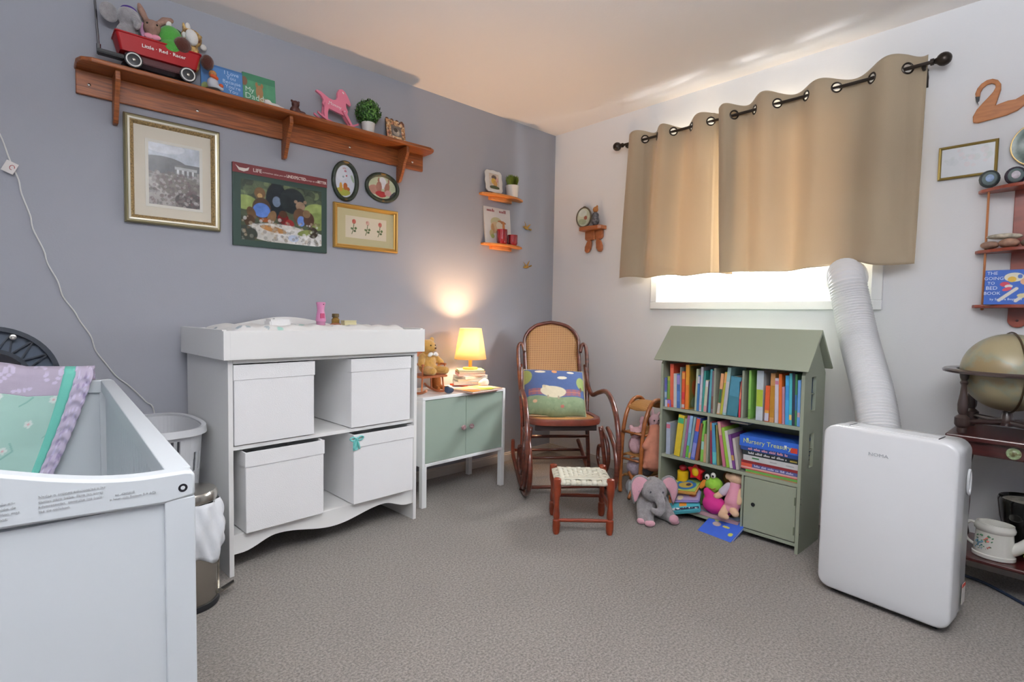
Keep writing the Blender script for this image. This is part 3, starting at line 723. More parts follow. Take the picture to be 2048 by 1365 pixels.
# quilted pad on the tray
c = Canvas(0.84, 0.44, 150, 'e6e6e4')
c.rng = np.random.RandomState(4); c.spots(46, 0.022, ['a3b0b6', 'b9c3c4', '8f9ea8']); c.spots(10, 0.02, ['9fd0c4'])
def padwarp(x, y, z):
    u = x/0.84; v = z/0.44
    h = 0.055*(1-max(0, 1-min(u, 1-u)*14)**2)*(1-max(0, 1-min(v, 1-v)*9)**2) + 0.012*math.cos(u*PI*6)*math.cos(v*PI*4)*0.35 - 0.014*math.exp(-((v-0.5)/0.22)**2)
    return (x, v*0.44, 0.006+h)
t = thing('changing_pad', 'white quilted changing pad with faint grey leaf print on the tray', 'changing pad', CT_M @ Vector((0.022, 0.015, TZ0+0.0105)), 3.6)
b = B(); b.box(0.004, 0.836, 0.004, 0.436, 0.0, 0.08); b.out('pad_core', mat('pad_white', 'e4e4e2', 0.9), t, bev=0.004)
c.out('pad_cover', CLOTH, t, (0, 0, 0.076), warp=lambda x, y, z: (x, z, 0.006+0.038*(1-max(0, 1-min(x/0.84, 1-x/0.84)*12)**2)*(1-max(0, 1-min(z/0.44, 1-z/0.44)*8)**2)*(1-0.32*math.exp(-((z/0.44-0.5)/0.25)**2))+0.004*math.cos(x*60)*math.cos(z*50)))
# things on the pad
PADZ = TZ0+0.0105+0.076+0.038
def on_ct(lx, ly, z=PADZ): return CT_M @ Vector((lx, ly, z))
t = thing('wipes_pack', 'small white folded pack on the changing pad', 'wipes', on_ct(0.315, 0.30, PADZ-0.008), 8)
b = B(); b.box(-0.05, 0.05, -0.03, 0.03, 0, 0.032, 0.006); b.box(-0.046, 0.046, -0.026, 0.026, 0.032, 0.037, 0.002); b.out('pack', mat('tissue_white', 'eeeeee', 0.8), t, smooth=60)
b = B(); b.box(-0.02, 0.02, -0.012, 0.012, 0.036, 0.041, 0.002); b.out('flap', mat('tissue_white', 'eeeeee', 0.8), t)
PK = mat('pink_bottle_plastic', 'd98fb8', 0.3)
t = thing('pink_bottle', 'pink pump bottle standing on the back of the changing table', 'bottle', on_ct(0.552, 0.355, PADZ-0.012), 3.6)
b = B(); b.lathe([(0.020, 0), (0.022, 0.004), (0.022, 0.03)], seg=20); b.out('clear_base', mat('rose_clear', 'b97f9d', 0.2), t)
b = B(); b.lathe([(0.024, 0.03), (0.025, 0.034), (0.021, 0.065), (0.017, 0.085), (0.019, 0.105), (0.023, 0.122), (0.021, 0.126), (0.012, 0.127)], seg=22); b.out('bottle_body', PK, t)
b = B(); b.box(-0.0135, 0.009, -0.0235, -0.018, 0.045, 0.070, 0.001); b.out('pink_label', cm('b8476f'), t)
b = B(); b.ball((0.004, -0.021, 0.115), 0.0028); b.out('pin', BLACK, t)
t = thing('amber_jar', 'amber glass jar with a dark cap behind the pink bottle', 'jar', on_ct(0.655, 0.40, PADZ-0.012), 3.6)
b = B(); b.lathe([(0.018, 0), (0.020, 0.004), (0.020, 0.04), (0.012, 0.05)], seg=18); b.out('jar_body', mat('amber', '8a6a2c', 0.2), t)
b = B(); b.lathe([(0.0175, 0.050), (0.018, 0.052), (0.018, 0.068), (0.016, 0.070)], seg=18); b.out('cap', mat('jar_cap', '5a4a28', 0.4), t)
t = thing('cream_tin', 'low cream coloured tin beside the amber jar', 'tin', on_ct(0.700, 0.34, PADZ-0.010), 3.6)
b = B(); b.box(-0.038, 0.032, -0.02, 0.02, 0, 0.028, 0.003); b.out('tin_body', mat('tin_cream', 'cfc79c', 0.4), t)
b = B(); b.box(-0.039, 0.033, -0.021, 0.021, 0.028, 0.034, 0.002); b.out('tin_lid', mat('tin_cream', 'cfc79c', 0.4), t)
t = thing('wooden_brush', 'brown wooden baby brush lying by the pink bottle', 'brush', on_ct(0.618, 0.33, PADZ-0.010), 8)
b = B(); b.ball((0, 0, 0.012), (0.032, 0.014, 0.009)); b.out('brush_back', mat('brush_wood', '8a5236', 0.5), t)
b = B(); b.box(-0.022, 0.022, -0.009, 0.009, 0.0, 0.008); o = b.out('bristles', mat('bristle', 'a98c6c', 0.9), t)

# ================================================================== nightstand and what stands on it
NS = thing('nightstand', 'white metal nightstand with two sage green doors', 'nightstand', (-1.437, -0.424, 0), 2.5)
NW, ND = 0.612, 0.330
NS_M = Matrix.Translation(NS.location) @ Matrix.Rotation(R(2.5), 4, 'Z')
b = B(); b.box(0, NW, 0, ND, 0.583, 0.600); b.out('top', WHITE2, NS, smooth=0, bev=0.002)
b = B(); b.box(0, 0.018, 0, ND, 0.222, 0.583); b.out('side_panel', WHITE2, NS, smooth=0, bev=0.002)
b = B(); b.box(NW-0.018, NW, 0, ND, 0.222, 0.583); b.out('side_panel', WHITE2, NS, smooth=0, bev=0.002)
b = B(); b.box(0.018, NW-0.018, 0, ND, 0.222, 0.238); b.out('bottom_panel', WHITE2, NS, smooth=0, bev=0.002)
b = B(); b.box(0.018, NW-0.018, ND-0.004, ND, 0.238, 0.583); b.out('back_panel', WHITE2, NS, smooth=0)
for x in (0.0, NW-0.030):
    for y in (0.0, ND-0.030):
        b = B(); b.box(x, x+0.030, y, y+0.030, 0.0, 0.222); b.out('leg', WHITE2, NS, smooth=0, bev=0.002)
for i, (a, c) in enumerate(((0.020, NW/2-0.0012), (NW/2+0.0012, NW-0.020))):
    b = B(); b.box(a, c, 0.006, 0.018, 0.240, 0.581); d = b.out('door', SAGE2, NS, smooth=0, bev=0.0015)
    kx = NW/2-0.030 if i == 0 else NW/2+0.030
    b = B().at((kx, 0.006, 0.405), (90, 0, 0)); b.lathe([(0.005, 0), (0.005, 0.008), (0.013, 0.012), (0.015, 0.018), (0.012, 0.024), (0.004, 0.026)], seg=16)
    b.out('knob', mat('knob_floral', 'b9a8a4', 0.25, col2='8a5a66', vscale=120), d, label='round knob with rose and cream pattern')
def on_ns(lx, ly, z=0.6005): return NS_M @ Vector((lx, ly, z))
LP = Vector((-0.918, -0.165, 0.0)); L_loc = NS_M.inverted() @ LP
def fbook(name, label, c, z, w, d, h, rz, cov, group, pic=None, text_=None):
    o = thing(name, label, 'book', (c[0], c[1], z), rz, group)
    b = B(); b.box(-w/2, w/2, -d/2, d/2, 0, 0.0012); b.box(-w/2, w/2, -d/2, d/2, h-0.0012, h); b.box(-w/2, -w/2+0.0015, -d/2, d/2, 0.0012, h-0.0012); b.out('cover', cm(cov, 0.35), o, smooth=0)
    b = B(); b.box(-w/2+0.0015, w/2-0.003, -d/2+0.002, d/2-0.002, 0.0012, h-0.0012); b.out('pages', PAPER, o, smooth=0)
    return o
g = 'stack of books under the small lamp'
cx, cy = LP.x, LP.y
z = 0.6005
fbook('book', 'thin orange-red book at the bottom of the lamp stack', (cx, cy+0.01), z, 0.19, 0.15, 0.010, 10, 'b5442a', g); z += 0.0102
fbook('book', 'thick pale blue-white book low in the lamp stack', (cx-0.015, cy+0.0), z, 0.185, 0.14, 0.020, -32, 'c9d6da', g); z += 0.0202
fbook('book', 'grey-white book with the crooked corner in the lamp stack', (cx-0.005, cy), z, 0.18, 0.135, 0.016, -22, 'c3cbb8', g); z += 0.0162
fbook('book', 'white book above the crooked one in the lamp stack', (cx+0.004, cy), z, 0.17, 0.14, 0.018, -4, 'dcdcd4', g); z += 0.0182
fbook('book', 'pink and red spined book in the lamp stack', (cx, cy), z, 0.17, 0.14, 0.014, -28, 'cf8690', g); z += 0.0142
fbook('book', 'orange-brown book just under the green topmost book', (cx, cy), z, 0.165, 0.135, 0.012, -26, 'b98a50', g); z += 0.0122
fbook('book', 'sage green and yellow book at the top of the lamp stack', (cx, cy), z, 0.16, 0.135, 0.010, -30, '7fae7c', g); z += 0.0102
lz = z+0.0005
# lamp
LAMP = thing('table_lamp', 'small lit table lamp with a cream shade on a book stack', 'lamp', (LP.x, LP.y, lz))
b = B(); b.lathe([(0.045, 0), (0.047, 0.004), (0.045, 0.010), (0.012, 0.013)], seg=28); b.out('base', mat('lamp_oak', 'c88a3c', 0.4), LAMP)
b = B(); b.lathe([(0.011, 0.013), (0.011, 0.080)], seg=16); b.out('stem', mat('lamp_oak', 'c88a3c', 0.4), LAMP)
def shade_mat():
    m = bpy.data.materials.new('lamp_shade_fabric'); m.use_nodes = True; nt = m.node_tree; nt.nodes.clear()
    o = nt.nodes.new('ShaderNodeOutputMaterial'); d = nt.nodes.new('ShaderNodeBsdfDiffuse'); t_ = nt.nodes.new('ShaderNodeBsdfTranslucent')
    d.inputs[0].default_value = (*lin('f2e2c4'), 1); t_.inputs[0].default_value = (1.0, 0.86, 0.62, 1)
    mx = nt.nodes.new('ShaderNodeMixShader'); mx.inputs[0].default_value = 0.6
    nt.links.new(d.outputs[0], mx.inputs[1]); nt.links.new(t_.outputs[0], mx.inputs[2]); nt.links.new(mx.outputs[0], o.inputs[0]); return m
SZ0 = 0.766-lz; SZ1 = 0.959-lz
b = B(); b.lathe([(0.100, SZ0), (0.068, SZ1)], seg=48, cap=False); b.out('shade', shade_mat(), LAMP, smooth=180, thick=0.0012)
b = B(); b.tube([(0.0985*math.cos(a), 0.0985*math.sin(a), SZ0+0.002) for a in [2*PI*k/32 for k in range(32)]], 0.0016, 6, closed=True); b.out('shade_ring', mat('lamp_oak', 'c88a3c', 0.4), LAMP)
bm_ = bpy.data.materials.new('bulb_glow'); bm_.use_nodes = True; nt = bm_.node_tree; nt.nodes.clear(); e_ = nt.nodes.new('ShaderNodeEmission'); e_.inputs[0].default_value = (1, 0.62, 0.28, 1); e_.inputs[1].default_value = 60
nt.links.new(e_.outputs[0], nt.nodes.new('ShaderNodeOutputMaterial').inputs[0])
b = B(); b.tube([(0, 0, 0.080), (0, 0, 0.115)], 0.013, 12); b.out('bulb_socket', BLACK, LAMP)
b = B(); b.ball((0, 0, 0.132), (0.020, 0.020, 0.022)); b.out('bulb', bm_, LAMP, smooth=180)
pl = bpy.data.lights.new('lamp_bulb_light', 'POINT'); pl.energy = 30; pl.color = (1.0, 0.60, 0.31); pl.shadow_soft_size = 0.032
po = bpy.data.objects.new('lamp_bulb_light', pl); COL.objects.link(po); po.location = (LP.x, LP.y, lz+0.183)
# picture book lying open-faced at the nightstand front edge, small toys
o = thing('book', 'colourful picture book lying on the nightstand front edge', 'book', on_ns(0.42, 0.045), 8)
b = B(); b.box(-0.13, 0.13, -0.09, 0.09, 0, 0.0012); b.box(-0.13, 0.13, -0.09, 0.09, 0.009, 0.010); b.out('cover', cm('b5502e'), o, smooth=0)
b = B(); b.box(-0.128, 0.127, -0.088, 0.088, 0.0012, 0.009); b.out('pages', PAPER, o, smooth=0)
c = Canvas(0.26, 0.18, 90, 'd8c9a8'); c.el(0.1, 0.2, 0.2, 0.3, 'e89a40'); c.el(0.6, 0.4, 0.25, 0.4, 'a9c84a'); c.el(0.35, 0.5, 0.15, 0.3, 'b9a9a0'); c.el(0.85, 0.7, 0.2, 0.35, 'd9a890'); c.el(0.55, 0.85, 0.3, 0.12, 'e6cf50'); c.noise(0.3)
c.out('cover_picture', PRINT, o, (-0.13, 0, 0.0104), (0, 0, 0), warp=lambda x, y, z: (x, z-0.09, 0))
t = thing('shell_toy', 'small pale rounded toy beside the lamp books', 'toy', on_ns(0.545, 0.115), 0)
plush('toy_body', [('b', (0, 0, 0.028), (0.03, 0.024, 0.026)), ('b', (-0.02, 0.006, 0.022), (0.022, 0.02, 0.021))], mat('pale_toy', 'dcd6cf', 0.5), t, 0.004)
t = thing('blue_slipper', 'small dark blue knitted bootie at the nightstand edge', 'bootie', on_ns(0.205, 0.035), 15)
plush('bootie_body', [('b', (0, 0, 0.018), (0.036, 0.020, 0.018)), ('b', (-0.018, 0, 0.03), (0.017, 0.017, 0.016))], mat('navy_knit', '39465c', 0.95, bump=0.8, bscale=180), t, 0.004)
# teddy on a wooden toy rocker
TR = thing('toy_rocking_chair', 'wooden toy rocking chair holding a teddy on the nightstand', 'toy chair', on_ns(0.115, 0.12), 2)
TW_ = mat('toy_rocker_wood', 'b0673e', 0.4, var=0.2, vscale=20)
for s in (-1, 1):
    b = B(); b.tube([(s*0.075, -0.10, 0.030), (s*0.075, -0.05, 0.012), (s*0.075, 0.02, 0.007), (s*0.075, 0.10, 0.022), (s*0.075, 0.13, 0.035)], 0.007, 8, spl=5); b.out('rocker', TW_, TR)
    for y in (-0.055, 0.065):
        b = B(); b.tube([(s*0.075, y, 0.012), (s*0.068, y*0.9, 0.095)], 0.005, 8); b.out('leg', TW_, TR)
    b = B(); b.tube([(s*0.074, -0.07, 0.165), (s*0.074, 0.07, 0.170)], 0.006, 8); b.tube([(s*0.074, -0.06, 0.105), (s*0.074, -0.06, 0.165)], 0.004, 8); b.out('arm', TW_, TR)
    b = B(); b.tube([(s*0.068, 0.07, 0.10), (s*0.064, 0.10, 0.27)], 0.006, 8); b.out('post', TW_, TR)
b = B(); b.box(-0.085, 0.085, -0.075, 0.08, 0.094, 0.106, 0.002); b.out('seat', TW_, TR)
b = B(); b.box(-0.066, 0.066, 0.088, 0.096, 0.20, 0.25, 0.002); b.out('crest_rail', TW_, TR)
TB = thing('teddy_bear', 'honey coloured teddy bear with a white bow in the toy rocker', 'teddy bear', on_ns(0.115, 0.125, 0.709), 12)
plush('body', [('b', (0, 0.0, 0.06), (0.055, 0.047, 0.065)), ('b', (0, -0.008, 0.152), (0.046, 0.042, 0.043)), ('b', (0, -0.045, 0.142), (0.022, 0.02, 0.018)),
    ('c', [(-0.045, -0.005, 0.10), (-0.078, -0.035, 0.062)], [0.02, 0.018]), ('c', [(0.045, -0.005, 0.10), (0.078, -0.035, 0.062)], [0.02, 0.018]),
    ('c', [(-0.032, -0.03, 0.022), (-0.050, -0.095, 0.024)], [0.026, 0.022]), ('c', [(0.032, -0.03, 0.022), (0.050, -0.095, 0.024)], [0.026, 0.022]),
    ('b', (-0.038, 0, 0.19), (0.018, 0.010, 0.018)), ('b', (0.038, 0, 0.19), (0.018, 0.010, 0.018))], TANPL, TB, 0.005)
for s in (-1, 1):
    b = B(); b.ball((s*0.017, -0.046, 0.162), 0.004); b.out('eye', EYE, TB)
b = B(); b.ball((0, -0.066, 0.147), (0.007, 0.004, 0.005)); b.out('nose', BROWNPL, TB)
b = B()
for s in (-1, 1): b.ball((s*0.022, -0.048, 0.112), (0.020, 0.008, 0.012), (0, s*20, 0))
b.ball((0, -0.052, 0.112), 0.007); b.out('bow', mat('white_satin', 'e8e6e2', 0.4), TB)
# two small brown plush at its side
t = thing('brown_plush_pup', 'small brown plush pup behind the toy rocker', 'plush toy', on_ns(0.235, 0.20), 10)
plush('body', [('b', (0, 0, 0.05), (0.032, 0.03, 0.05)), ('b', (0, -0.004, 0.118), (0.028, 0.027, 0.027)), ('b', (0, -0.028, 0.112), (0.014, 0.013, 0.011)), ('b', (-0.024, 0, 0.145), (0.011, 0.007, 0.013)), ('b', (0.024, 0, 0.145), (0.011, 0.007, 0.013)), ('c', [(0.02, -0.02, 0.015), (0.03, -0.055, 0.014)], [0.014, 0.012]), ('c', [(-0.02, -0.02, 0.015), (-0.03, -0.055, 0.014)], [0.014, 0.012])], mat('caramel_plush', 'a5642c', 0.95, bump=0.8, bscale=200), t, 0.005)
for s in (-1, 1):
    b = B(); b.ball((s*0.011, -0.028, 0.125), 0.0028); b.out('eye', EYE, t)

# ================================================================== crib
CR = thing('crib', 'white wooden crib with a curved end board close to the camera', 'crib', (-2.803, -1.884, 0), -1.65)
CR_M = Matrix.Translation(CR.location) @ Matrix.Rotation(R(-1.65), 4, 'Z')
CWD, CLN, CH = 0.76, 1.40, 0.800
def arch(u):                                    # rise of the end board, u from corner 0 to corner 1
    u = min(max(u, 0), 1); u = min(u, 1-u)
    return 0.0 if u < 0.07 else 0.064*0.5*(1-math.cos(PI*(u-0.07)/0.43))
def end_board(y0, s):
    """s=+1 near end (outside towards the viewer), -1 far end"""
    o = -1 if s > 0 else 1
    yo = y0 if s > 0 else y0
    t0, t1 = (yo, yo+0.032)
    n = 60
    topl = [(-CWD*k/n, CH+arch(k/n)) for k in range(n+1)]
    # rounded corners
    topl[0] = (0, CH-0.008); topl.insert(1, (-0.003, CH-0.002)); topl[-1] = (-CWD, CH-0.008); topl.insert(-1, (-CWD+0.003, CH-0.002))
    bot = [(-CWD, CH-0.0395)]+[(-CWD+0.04+(CWD-0.08)*k/20, CH-0.0455+0.008*math.sin(PI*k/20)) for k in range(21)]+[(0, CH-0.0395)]
    b = B(); b.prism(topl+bot, t0, t1); b.out('top_rail', CRIBW, CR, smooth=50, bev=0.004)
    for x in (-0.040, -CWD):
        b = B(); b.box(x, x+0.040, t0+0.001, t1-0.001, 0, CH-0.0405); b.out('post', CRIBW, CR, smooth=0, bev=0.002)
    b = B(); b.box(-CWD+0.040, -0.040, t0+0.008, t1-0.008, 0.10, CH-0.045); b.out('end_panel', CRIBW, CR, smooth=0)
    b = B(); b.box(-CWD+0.040, -0.040, t0+0.004, t1-0.004, 0.05, 0.11); b.out('bottom_rail', CRIBW, CR, smooth=0, bev=0.002)
end_board(0, 1); end_board(CLN-0.032, -1)
for xs in (-0.035, -CWD):
    b = B(); b.box(xs, xs+0.035, 0.032, CLN-0.032, CH-0.040, CH-0.002); b.out('side_rail', CRIBW, CR, smooth=0, bev=0.002)
    b = B(); b.box(xs+0.004, xs+0.031, 0.032, CLN-0.032, 0.10, 0.15); b.out('side_rail', CRIBW, CR, smooth=0, bev=0.002)
    y = 0.036; 
    while y < CLN-0.07:
        b = B(); b.box(xs+0.010, xs+0.025, y, y+0.0465, 0.15, CH-0.040); b.out('plank', CRIBW, CR, smooth=0, bev=0.0025); y += 0.0485
b = B(); b.box(-CWD+0.036, -0.036, 0.034, CLN-0.034, 0.30, 0.33); b.out('mattress_support', CRIBW, CR, smooth=0)
for x in (-0.0165, -CWD+0.0165):
    b = B().at((x, 0.0008, CH-0.025), (90, 0, 0)); b.lathe([(0.0062, 0), (0.0062, 0.0012), (0.0034, 0.0011), (0.0022, 0.0002), (0.0001, 0.0002)], seg=20); b.out('bolt', mat('bolt_dark', '26262c', 0.35, 0.6), CR)
PT = mat('faded_stamp_ink', 'a9acae', 0.7)
def stamp(lines, x, z, size, tilt=0):
    for i, l in enumerate(lines):
        text(l, size, (x, -0.0006, z-i*size*1.22), (90, 0, 0), PT, CR, align='LEFT', sx=1.0)
stamp(['Nadas o cojines adicionales a las', 'camas para bebe. Para las otras', 'advertencias, consulte los bole-', 'tas de colchon.'], -0.181, 0.7955, 0.0054)
stamp(['reclado en-', 'respaldo de', 'r a ninos mas', 'os anos.'], -0.228, 0.7935, 0.0054)
stamp(['     no. 4300012', 'o Inner side Bottom B = A(2)'], -0.106, 0.7815, 0.0046)

# quilt draped over the far end
Q = thing('patchwork_quilt', 'lilac and mint patchwork quilt with a frilled edge over the crib end', 'quilt', CR_M @ Vector((0, 0, 0)), -1.65)
YB_ = CLN-0.032
def drape(x, s):
    """s = metres of cloth below the fold line in front; negative = behind the board"""
    top = max(CH+0.050, CH+arch(-x/CWD)+0.016)+0.003*math.sin(x*20)
    fold = 0.022
    if s > 0:
        y = YB_-0.012-0.020*(1-math.exp(-s/0.05))-0.018*math.sin(x*16+s*3)*min(1, s*4)-0.05*s
        z = top-s
    else:
        y = YB_+0.044+0.01*math.sin(x*14); z = top+s
    if abs(s) < fold:
        a = (s/fold)*PI/2; y = YB_+0.016-0.030*math.sin(a); z = top+0.012*math.cos(a)-0.012
    return y, z
def quilt_piece(name, xl, xr, s0, s1, nu, nv, m, canvas=None, puff=0.0, amp=0.0, label=None):
    """edges may slant: xl, xr are functions of s"""
    def w(u, v):
        s = s0+(s1-s0)*v
        x = xl(s)+(xr(s)-xl(s))*u
        y, z = drape(x, s)
        y -= puff*math.sin(PI*u)*math.sin(PI*v) + amp*math.sin(v*95+3*math.sin(u*3))*(u if u < 1 else 1)
        return (x, y, z)
    if canvas is None:
        b = B(); b.sheet(w, nu, nv); return b.out(name, m, Q, smooth=180, thick=0.004, label=label)
    o = canvas.out(name, m, Q, warp=lambda x, y, z: w(x/canvas.w, 1-z/canvas.h), label=label)
    md = o.modifiers.new('solid', 'SOLIDIFY'); md.thickness = 0.004; md.offset = 0
    return o
edge = lambda s: -0.060-0.235*max(s, 0)**0.9-0.20*max(0, 0)     # outer edge of the teal ribbon
rib = lambda s: -0.129-0.20*max(s, 0)-0.20*max(s, 0)**2
LX = lambda s: -0.80
c = Canvas(0.72, 0.24, 260, 'b0a6b8')
for i in range(60):
    x, y = c.rng.rand(2); a = c.rng.rand()*6.28
    for k in range(4):
        c.el(x+0.018*k*math.cos(a), y+0.055*k*math.sin(a)*1.2, 0.010, 0.022, 'cfc6dc', c.rng.rand()*180, 0.85)
c.noise(0.10, 20)
quilt_piece('lilac_panel', LX, lambda s: rib(s)+0.002, -0.14, 0.090, 0, 0, CLOTH, c, label='lilac panel with pale floral sprigs')
c = Canvas(0.62, 0.22, 240, 'a9cdc2'); c.noise(0.12, 4)
for i in range(26):
    x, y = c.rng.rand(2)
    for k in range(5):
        a = k*1.256; c.el(x+0.010*math.cos(a), y+0.030*math.sin(a), 0.007, 0.021, 'd9e4de')
    c.el(x, y, 0.005, 0.014, 'd9b0b4')
for i in range(14):
    x, y = c.rng.rand(2); c.band([(x, y), (x+0.04, y+0.12), (x+0.02, y+0.22)], 0.012, '6fa9a0', 0.6)
quilt_piece('mint_panel', LX, lambda s: rib(s)+0.002, 0.090, 0.335, 0, 0, CLOTH, c, puff=0.004, label='mint panel with small white daisies')
c = Canvas(0.62, 0.30, 200, 'd3d6dd'); c.noise(0.05, 5)
for x, y in ((0.92, 0.66), (0.5, 0.5), (0.15, 0.7), (0.3, 0.2), (0.7, 0.15)):
    c.el(x, y, 0.03, 0.055, 'd29a94'); c.el(x+0.01, y+0.01, 0.01, 0.02, '8a5a60')
    c.band([(x-0.2, y+0.1), (x-0.08, y+0.12)], 0.006, '9aa0ac'); c.band([(x-0.12, y-0.15), (x-0.04, y-0.17)], 0.008, '8f95a0')
quilt_piece('white_panel', LX, lambda s: rib(s)+0.002, 0.335, 0.47, 0, 0, CLOTH, c, label='white panel with rose buds')
TE = mat('teal_binding', '67b9a9', 0.75, bump=0.2, bscale=150)
quilt_piece('ribbon_binding', lambda s: rib(s), lambda s: rib(s)+0.032-0.035*max(s, 0), -0.14, 0.47, 4, 90, TE, puff=0.002)
c = Canvas(0.12, 0.62, 26, 'bdb3c8')
c.nx = 26
c.spots(150, 0.012, ['cdc4de', '9c8fb0', 'd6cee4'])
quilt_piece('ruffle', lambda s: rib(s)+0.030-0.035*max(s, 0), lambda s: rib(s)+0.080-0.065*max(s, 0), -0.12, 0.47, 0, 0, CLOTH, c, amp=0.007, label='gathered lilac ruffle')

# ================================================================== laundry basket, trash can, cord, plastic ring behind the crib
LBm = mat('basket_plastic', 'd9dbde', 0.35)
LB = thing('laundry_basket', 'white plastic laundry basket with slots between crib and changing table', 'laundry basket', (-2.604, -0.266, 0), 3)
def oval(rx, ry, n=40, p=2.6):
    out = []
    for k in range(n):
        a = 2*PI*k/n; c_, s_ = math.cos(a), math.sin(a)
        out.append((rx*abs(c_)**(2/p)*(1 if c_ > 0 else -1), ry*abs(s_)**(2/p)*(1 if s_ > 0 else -1)))
    return out
def basket():
    b = B(); rx0, ry0, rx1, ry1, hh = 0.110, 0.165, 0.142, 0.222, 0.575
    n = 52
    zs = [0.0, 0.03, 0.06, 0.15, 0.175, 0.27, 0.295, 0.39, 0.415, 0.49, 0.545, 0.575]
    rings = []
    for z in zs:
        f = z/hh; ov = oval(rx0+(rx1-rx0)*f, ry0+(ry1-ry0)*f, n, 3.0)
        rings.append([b.b.verts.new((x, y, z)) for x, y in ov])
    for i in range(len(zs)-1):
        for k in range(n):
            if i in (2, 4, 6, 8) and k % 2 == 1 and not (i == 8 and k in (11, 13, 15, 37, 39, 41)): continue
            if i == 9 and (k in (12, 13, 14) or k in (38, 39)): continue
            j = (k+1) % n
            b.b.faces.new((rings[i][k], rings[i][j], rings[i+1][j], rings[i+1][k]))
    b.b.faces.new(rings[0][::-1])
    return b
o = basket().out('slotted_body', LBm, LB, smooth=0, thick=0.003)
b = B(); n = 52
ra = [(x, y, 0.585) for x, y in oval(0.140, 0.220, n, 3.0)]; rb = [(x, y, 0.587) for x, y in oval(0.156, 0.236, n, 3.0)]; rc = [(x, y, 0.560) for x, y in oval(0.159, 0.239, n, 3.0)]; rd = [(x, y, 0.562) for x, y in oval(0.154, 0.234, n, 3.0)]; re_ = [(x, y, 0.575) for x, y in oval(0.143, 0.223, n, 3.0)]
b.loft([ra, rb, rc, rd, re_], cap=False, closed=True); b.out('rim', LBm, LB, smooth=50)
# laundry inside
t = thing('folded_laundry', 'blue and grey laundry seen through the basket slots', 'laundry', (-2.604, -0.266, 0.02), 3)
plush('blue_cloth', [('b', (0, 0.02, 0.12), (0.09, 0.15, 0.10)), ('b', (0.02, -0.05, 0.25), (0.09, 0.12, 0.10))], mat('navy_cloth', '3f4f74', 0.9, bump=0.5, bscale=30), t, 0.01)
plush('grey_cloth', [('b', (-0.02, 0.03, 0.36), (0.095, 0.14, 0.07))], mat('mauve_cloth', '9b8f9c', 0.9, bump=0.5, bscale=30), t, 0.01)

TC = thing('trash_can', 'steel pedal bin with a white liner bag beside the crib', 'trash can', (-2.574, -0.682, 0), 78)
TC.scale = (0.93, 0.93, 0.93)
b = B(); b.lathe([(0.098, 0.0), (0.100, 0.006), (0.098, 0.022)], seg=32); b.out('base_ring', BLACK, TC)
b = B(); b.lathe([(0.092, 0.022), (0.094, 0.40)], seg=36); b.out('steel_body', STEEL, TC)
b = B(); b.lathe([(0.096, 0.405), (0.096, 0.432), (0.090, 0.442), (0.05, 0.452), (0.001, 0.454)], seg=36); b.out('lid', STEEL, TC)
def bag(u, v):
    a = 2*PI*u
    wob = 0.004*math.sin(a*7+v*6)+0.003*math.sin(a*13-v*9)
    r_ = 0.100+0.018*math.sin(PI*v*0.8)+wob*1.4
    z = 0.405-v*(0.15+0.07*max(0, math.sin(a*1.0-2.2))+0.016*math.sin(a*5))
    return (r_*math.cos(a), r_*math.sin(a), z)
b = B(); b.sheet(bag, 72, 14); b.out('liner_bag', mat('white_bag', 'dfe3e8', 0.4, bump=0.4, bscale=35), TC, smooth=180, thick=0.001)
b = B(); b.loft([[(-0.016, -0.085, 0.016), (0.016, -0.085, 0.016), (0.016, -0.085, 0.022), (-0.016, -0.085, 0.022)], [(-0.012, -0.150, 0.050), (0.012, -0.150, 0.050), (0.012, -0.150, 0.055), (-0.012, -0.150, 0.055)]]); b.out('pedal', STEEL, TC)
b = B(); b.tube([(0.02, -0.096, 0.03), (0.02, -0.099, 0.25)], 0.004, 8); b.out('pedal_rod', STEEL, TC)

CORDM = mat('white_cord', 'd6d6d4', 0.5)
pts = [(-3.07, 1.74), (-3.04, 1.689), (-3.015, 1.60), (-2.992, 1.53), (-2.985, 1.48), (-2.962, 1.40), (-2.955, 1.35), (-2.925, 1.27), (-2.915, 1.22), (-2.885, 1.15), (-2.870, 1.09), (-2.835, 1.03), (-2.818, 0.99), (-2.785, 0.93), (-2.770, 0.87), (-2.735, 0.81), (-2.70, 0.755), (-2.655, 0.71), (-2.60, 0.64), (-2.57, 0.595), (-2.56, 0.40), (-2.555, 0.15)]
t = thing('hanging_cord', 'thin white cord trailing down the grey wall above the crib', 'cord', (-2.8, -0.004, 1.2))
b = B(); b.tube([(x+2.8, -0.001-0.003*math.sin(i*1.7)**2, z-1.2) for i, (x, z) in enumerate(pts)], 0.0028, 6, spl=5); b.out('cord_line', CORDM, t)
b = B().at((-0.2155, -0.010, 0.372), (0, 24, 0)); b.box(-0.018, 0.018, -0.0015, 0, -0.022, 0.022); b.out('paper_tag', mat('tag_white', 'dcd8d4', 0.6), t, smooth=0)
b = B().at((-0.2155, -0.012, 0.372), (0, 24, 0)); b.tube([(0.006+0.007*math.cos(a), -0.0008, 0.002+0.009*math.sin(a)) for a in [k*PI/5 for k in range(9)]], 0.001, 5); b.out('tag_mark', cm('b03a3a'), t)
b = B(); b.box(-0.285, -0.262, -0.016, 0.0035, 0.44, 0.53, 0.003); b.out('cord_clip', WHITE2, t)

